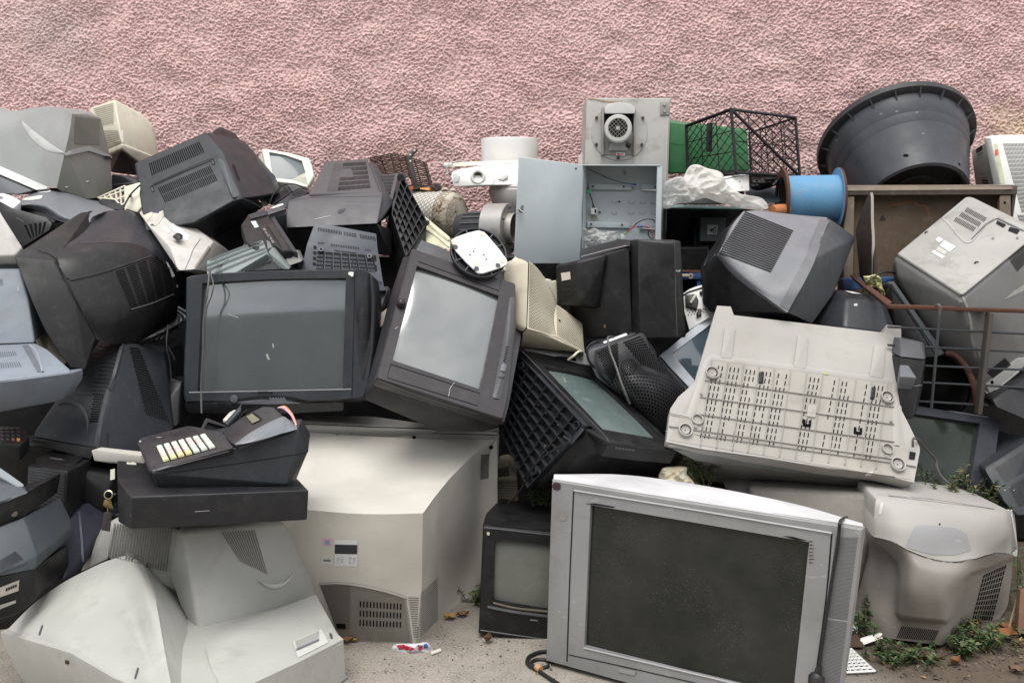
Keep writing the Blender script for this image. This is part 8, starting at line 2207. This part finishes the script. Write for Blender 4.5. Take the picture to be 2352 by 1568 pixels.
# ================================================================ weeds and litter
MLEAF=[]
for kx,cc in enumerate(((.028,.060,.018),(.045,.088,.024),(.075,.11,.035),(.20,.15,.05))):
 MLEAF.append(flat('leaf_%d'%kx,cc,.5))
MSTEM=flat('weed_stem',(.10,.09,.04),.7)
def weed(label,base,h,n,spread,lean=(0,0),big=.022,warm=.1):
 T=Thing('weed',label,'weed','weeds growing round the scrap')
 segs=[]
 lv={0:([],[]),1:([],[]),2:([],[]),3:([],[])}
 for s in range(n):
  an=random.uniform(0,math.tau)
  b0=base+Vector((math.cos(an),math.sin(an),0))*random.uniform(0,spread)
  hh=h*.8*random.uniform(.5,1.1)
  tip=b0+Vector((math.cos(an)*hh*random.uniform(.15,.8)+lean[0],math.sin(an)*hh*.5+lean[1],hh))
  mid_=b0 .lerp(tip,.5)+Vector((0,0,hh*.12))
  pts=catmull([b0,mid_,tip],7)
  segs+=list(zip(pts[:-1],pts[1:]))
  for q,p in enumerate(pts[1:]):
   for _ in range(random.choice((2,3,4))):
    a2=random.uniform(0,math.tau)
    dr=Vector((math.cos(a2),math.sin(a2),random.uniform(-.1,.8))).normalized()
    ln=big*random.uniform(.5,1.25)
    sd=dr.cross(Vector((random.uniform(-.3,.3),random.uniform(-.3,.3),1))).normalized()*ln*random.uniform(.13,.22)
    ki=3 if random.random()<warm else random.choice((0,1,1,2))
    V,F=lv[ki]
    k0=len(V)
    dn=Vector((0,0,-ln*.18))
    V+=[p,p+dr*ln*.45+sd,p+dr*ln+dn,p+dr*ln*.45-sd]
    F.append((k0,k0+1,k0+2,k0+3))
 T.bars('stalk',segs,.0012,MSTEM,4)
 for ki,(V,F)in lv.items():
  if F:
   T.raw('foliage',V,F,MLEAF[ki],None,None,0)
G=lambda u,v:at(u,v,1.2/math.tan(PITCH+math.atan((v-784)/FPX)))
weed('dark leafy weed between the paper bag and the ribbed grey base',at(1622,1118,2.86),.13,16,.05,warm=0)
weed('thin weed with yellowing leaves in front of the green-black screen, left of its cord',at(2158,1150,2.90),.13,9,.04,big=.02,warm=.4)
weed('low weed behind the taupe television by the cord end',at(2225,1150,2.92),.08,14,.07,big=.018,warm=.35)
weed('low ground weed behind the right end of the taupe television',at(2275,1168,2.92),.05,16,.08,big=.016,warm=.2)
weed('tall weed at the right edge beside the taupe television',at(2352,1420,2.86),.34,18,.06,big=.024,warm=.02)
weed('weed squeezed between the silver and the taupe television',G(1985,1462),.12,12,.04,warm=.02)
weed('bright green weed in the middle below the taupe television',G(2088,1518),.05,16,.06,big=.02,warm=.02)
weed('sprawling weed left below the vented corner of the taupe television',G(2050,1512),.04,14,.07,big=.018,warm=.08)
weed('bushy weed under the side vent of the taupe television',G(2210,1490),.065,20,.08,big=.02,warm=.05)
weed('wide weed at the right below the taupe television',G(2262,1480),.085,20,.08,big=.02,warm=.12)
weed('small weed sprig before the bushy one on the bare soil',G(2205,1502),.05,10,.04,big=.02,warm=.05)
weed('thin grass tuft at the foot of the black portable television',G(1092,1385),.06,10,.03,big=.02,warm=.2)
weed('dim weed behind the black portable television',at(1240,1160,2.95),.10,10,.03,warm=0)
r_,p_,q=crop('R'),crop('P'),crop('Q')
def leaf(label,uv,sz,rot,m,curl=.4):
 T=Thing('fallen_leaf',label,'leaf','fallen leaves on the ground')
 c=G(*uv)+Vector((0,0,.004))
 V,F=[],[]
 for i in range(7):
  t=i/6
  wv=math.sin(math.pi*min(1,t*.95+.03))*.34*(1+.25*math.sin(i*2.3))
  for s in(-1,0,1):
   x,y0=(t-.5)*sz*.75,s*wv*sz*.75
   zz=curl*sz*(abs(s)*.35+(t-.5)**2*.8)+random.uniform(0,.1)*sz
   V.append(c+Vector((x*math.cos(rot)-y0*math.sin(rot),x*math.sin(rot)+y0*math.cos(rot),zz)))
 for i in range(6):
  for s in(0,1):
   F.append((i*3+s,i*3+s+1,(i+1)*3+s+1,(i+1)*3+s))
 T.raw('fallen_leaf',V,F,m,None,None,50)
lo,lb,ly=flat('leaf_orange',(.20,.085,.028),.7),flat('leaf_brown',(.13,.07,.032),.7),flat('leaf_ochre',(.34,.21,.065),.7)
leaf('ochre leaf by the corner of the off-white television',p_(1475,690),.055,.3,ly)
leaf('brown leaf beside the ochre leaf near the black portable television',p_(1570,668),.05,.2,lb)
leaf('curled brown leaf in front of the black portable television',p_(1775,880),.045,1.2,lb,.9)
leaf('orange leaf at the right corner of the face-down monitor',p_(640,880),.05,.2,lo)
leaf('small tan leaf beside the orange leaf under the off-white television',p_(700,872),.035,-.3,ly)
leaf('long tan leaf on the soil below the bright green weed',r_(990,1422),.085,-.25,lb)
leaf('ragged orange leaf on the soil right of the long tan leaf',r_(1180,1440),.05,.5,lo,.7)
leaf('large orange leaf leaning at the far right of the soil',r_(1550,1262),.10,.7,lo,.5)
leaf('orange leaf under the side vent of the taupe television',r_(1310,1150),.06,0,lo,.6)
leaf('tan leaf at the right edge of the soil',r_(1640,1500),.06,-.4,lb)
leaf('orange leaf behind the large one near the right edge',r_(1560,1180),.07,.2,lo)
leaf('dark brown leaf near the right edge, below the large orange one',r_(1650,1300),.06,.1,lb)
leaf('brown leaf beside the printer at the left',(130,1338),.05,.2,lo)
leaf('yellow leaf below the printer at the left',(128,1352),.03,.8,ly)
T=Thing('wrapper','crumpled white and red snack wrapper lying on the tarmac','wrapper')
T.crumple('wrapper',[p_(1000,915),p_(1030,885),p_(1100,880),p_(1200,878),p_(1290,870),p_(1330,930),p_(1310,975),p_(1150,972),p_(1020,975)],2.545,.022,plastic('wrapper_white',(.66,.64,.68),.3),.006,40,10,50,seed=3)
for pl in([(1045,895),(1100,890),(1180,915),(1190,935),(1120,930),(1060,920)],[(1215,905),(1250,890),(1245,925),(1218,935)]):
 T.decal('red_print',[p_(*x)for x in pl],flat('print_red',(.50,.03,.06),.4),lift=.002)
T.decal('blue_print',rp([p_(1258,885),p_(1290,880),p_(1292,910),p_(1260,915)],3,3),flat('print_blue',(.05,.09,.35),.4),lift=.002)
T=Thing('cigarette_end','white cigarette end lying beside the snack wrapper','litter')
T.tube('cigarette_end',[G(*p_(1318,975))+Vector((0,0,.005)),G(*p_(1392,948))+Vector((0,0,.005))],.005,plastic('cig_white',(.66,.62,.52),.7),8)
T=Thing('cable','black cable with a bare copper end lying on the tarmac by the silver television','cable')
gz=lambda x,y,h=.006:G(*p_(x,y))+Vector((0,0,h))
T.tube('cord',[gz(2260,958),gz(2180,968),gz(2110,1000),gz(2088,1040),gz(2110,1075),gz(2170,1108),gz(2230,1150),gz(2330,1215),gz(2400,1260)],.0055,M_CABLE,7,50)
T.tube('copper_end',[gz(2165,1100,.012),gz(2195,1120,.01)],.009,plastic('copper_tan',(.45,.26,.12),.6),8)
T=Thing('rubber_ring','small black rubber ring lying beside the cable on the tarmac','ring')
c=gz(2195,1052,.004)
T.tube('rubber_ring',[c+Vector((math.cos(a)*.024,math.sin(a)*.024,0))for a in[m/20*math.tau for m in range(21)]],.005,M_CABLE,8,60)
T=Thing('pebble','small pale pebble near the rubber ring','pebble')
T.hull('pebble',[gz(2268,1095,.0),gz(2290,1098,0),gz(2278,1085,.012),gz(2280,1105,.012),gz(2272,1092,.014)],plastic('pebble_grey',(.3,.27,.23),.8),push=.01,bevel=.002)
T=Thing('plastic_grid','white broken plastic grid lying on the soil right of the silver television','grid')
gr=lambda x,y,h=.008:G(*r_(x,y))+Vector((0,0,h))
A_,B_,C_,D_=gr(330,1345),gr(420,1340),gr(588,1500),gr(360,1512)
sg=[]
for kx in range(8):
 t=kx/7
 sg.append((A_.lerp(D_,t),B_.lerp(C_,t)))
for kx in range(6):
 t=kx/5
 sg.append((A_.lerp(B_,t),D_.lerp(C_,t)))
T.bars('plastic_grid',sg,.0038,M_WPAINT,4,box=True)
T=Thing('plastic_scrap','white chip of plastic on the soil by the silver television','scrap')
T.hull('plastic_scrap',[gr(405,1215,.03),gr(445,1202,.04),gr(470,1240,.02),gr(440,1265,.01),gr(410,1240,.02)],M_WPAINT,push=.01,bevel=.002)
T=Thing('plastic_scrap','white strip of plastic under the taupe television','scrap')
T.hull('plastic_scrap',[gr(476,1298,.02),gr(640,1275,.03),gr(650,1290,.02),gr(495,1318,.01)],M_WPAINT,push=.01,bevel=.002)
T=Thing('wooden_board','brown board standing at the right edge of the picture','board')
T.hull('wooden_board',[r_(1662,880,2.68),r_(1800,860,2.70),r_(1800,1250,2.62),r_(1640,1195,2.60)],plastic('board_brown',(.14,.075,.045),.7),push=.03,bevel=.003)
T=Thing('brown_card','damp brown cardboard piece lying on the soil under the white strip','card')
T.hull('brown_card',[gr(390,1260,.02),gr(440,1255,.03),gr(520,1330,.01),gr(400,1330,.01)],plastic('card_brown',(.075,.045,.03),.8),push=.008,bevel=.001)
T=Thing('twig','dry twig leaning at the right on the soil','twig')
T.tube('twig',[gr(1560,1235,.01),gr(1600,1160,.05),gr(1632,1110,.09)],.003,flat('twig_tan',(.28,.2,.12),.8),6)
V,F=[],[]
for kx in range(1500):
 right=random.random()<.8
 u,v=(random.uniform(1940,2352),1440+abs(random.gauss(0,55)))if right else(random.uniform(700,1300),random.uniform(1430,1567))
 c=G(u,min(v,1700))
 s=random.uniform(.0012,.006)*(1 if right else.6)
 k0=len(V)
 for _ in range(4):
  V.append(c+Vector((random.uniform(-s,s)*1.6,random.uniform(-s,s)*1.6,random.uniform(0,s*1.2))))
 F+=[(k0,k0+1,k0+2),(k0,k0+2,k0+3),(k0,k0+3,k0+1),(k0+1,k0+3,k0+2)]
me=new_mesh('ground_debris',V,F)
m,nt,b=node_mat('debris')
ob=nt.nodes.new('ShaderNodeNewGeometry')
nt.links.new(ramp(nt,ob.outputs['Random Per Island'],[(0,(.03,.022,.015)),(.5,(.10,.075,.05)),(.8,(.22,.18,.13)),(1,(.30,.20,.09))]),b.inputs['Base Color'])
b.inputs['Roughness'].default_value=.9
me.materials.append(m)
do=bpy.data.objects.new('ground_debris',me)
COL.objects.link(do)
do['kind']='stuff'
do['label']='soil crumbs, chips and leaf bits scattered over the ground'
finish_things()
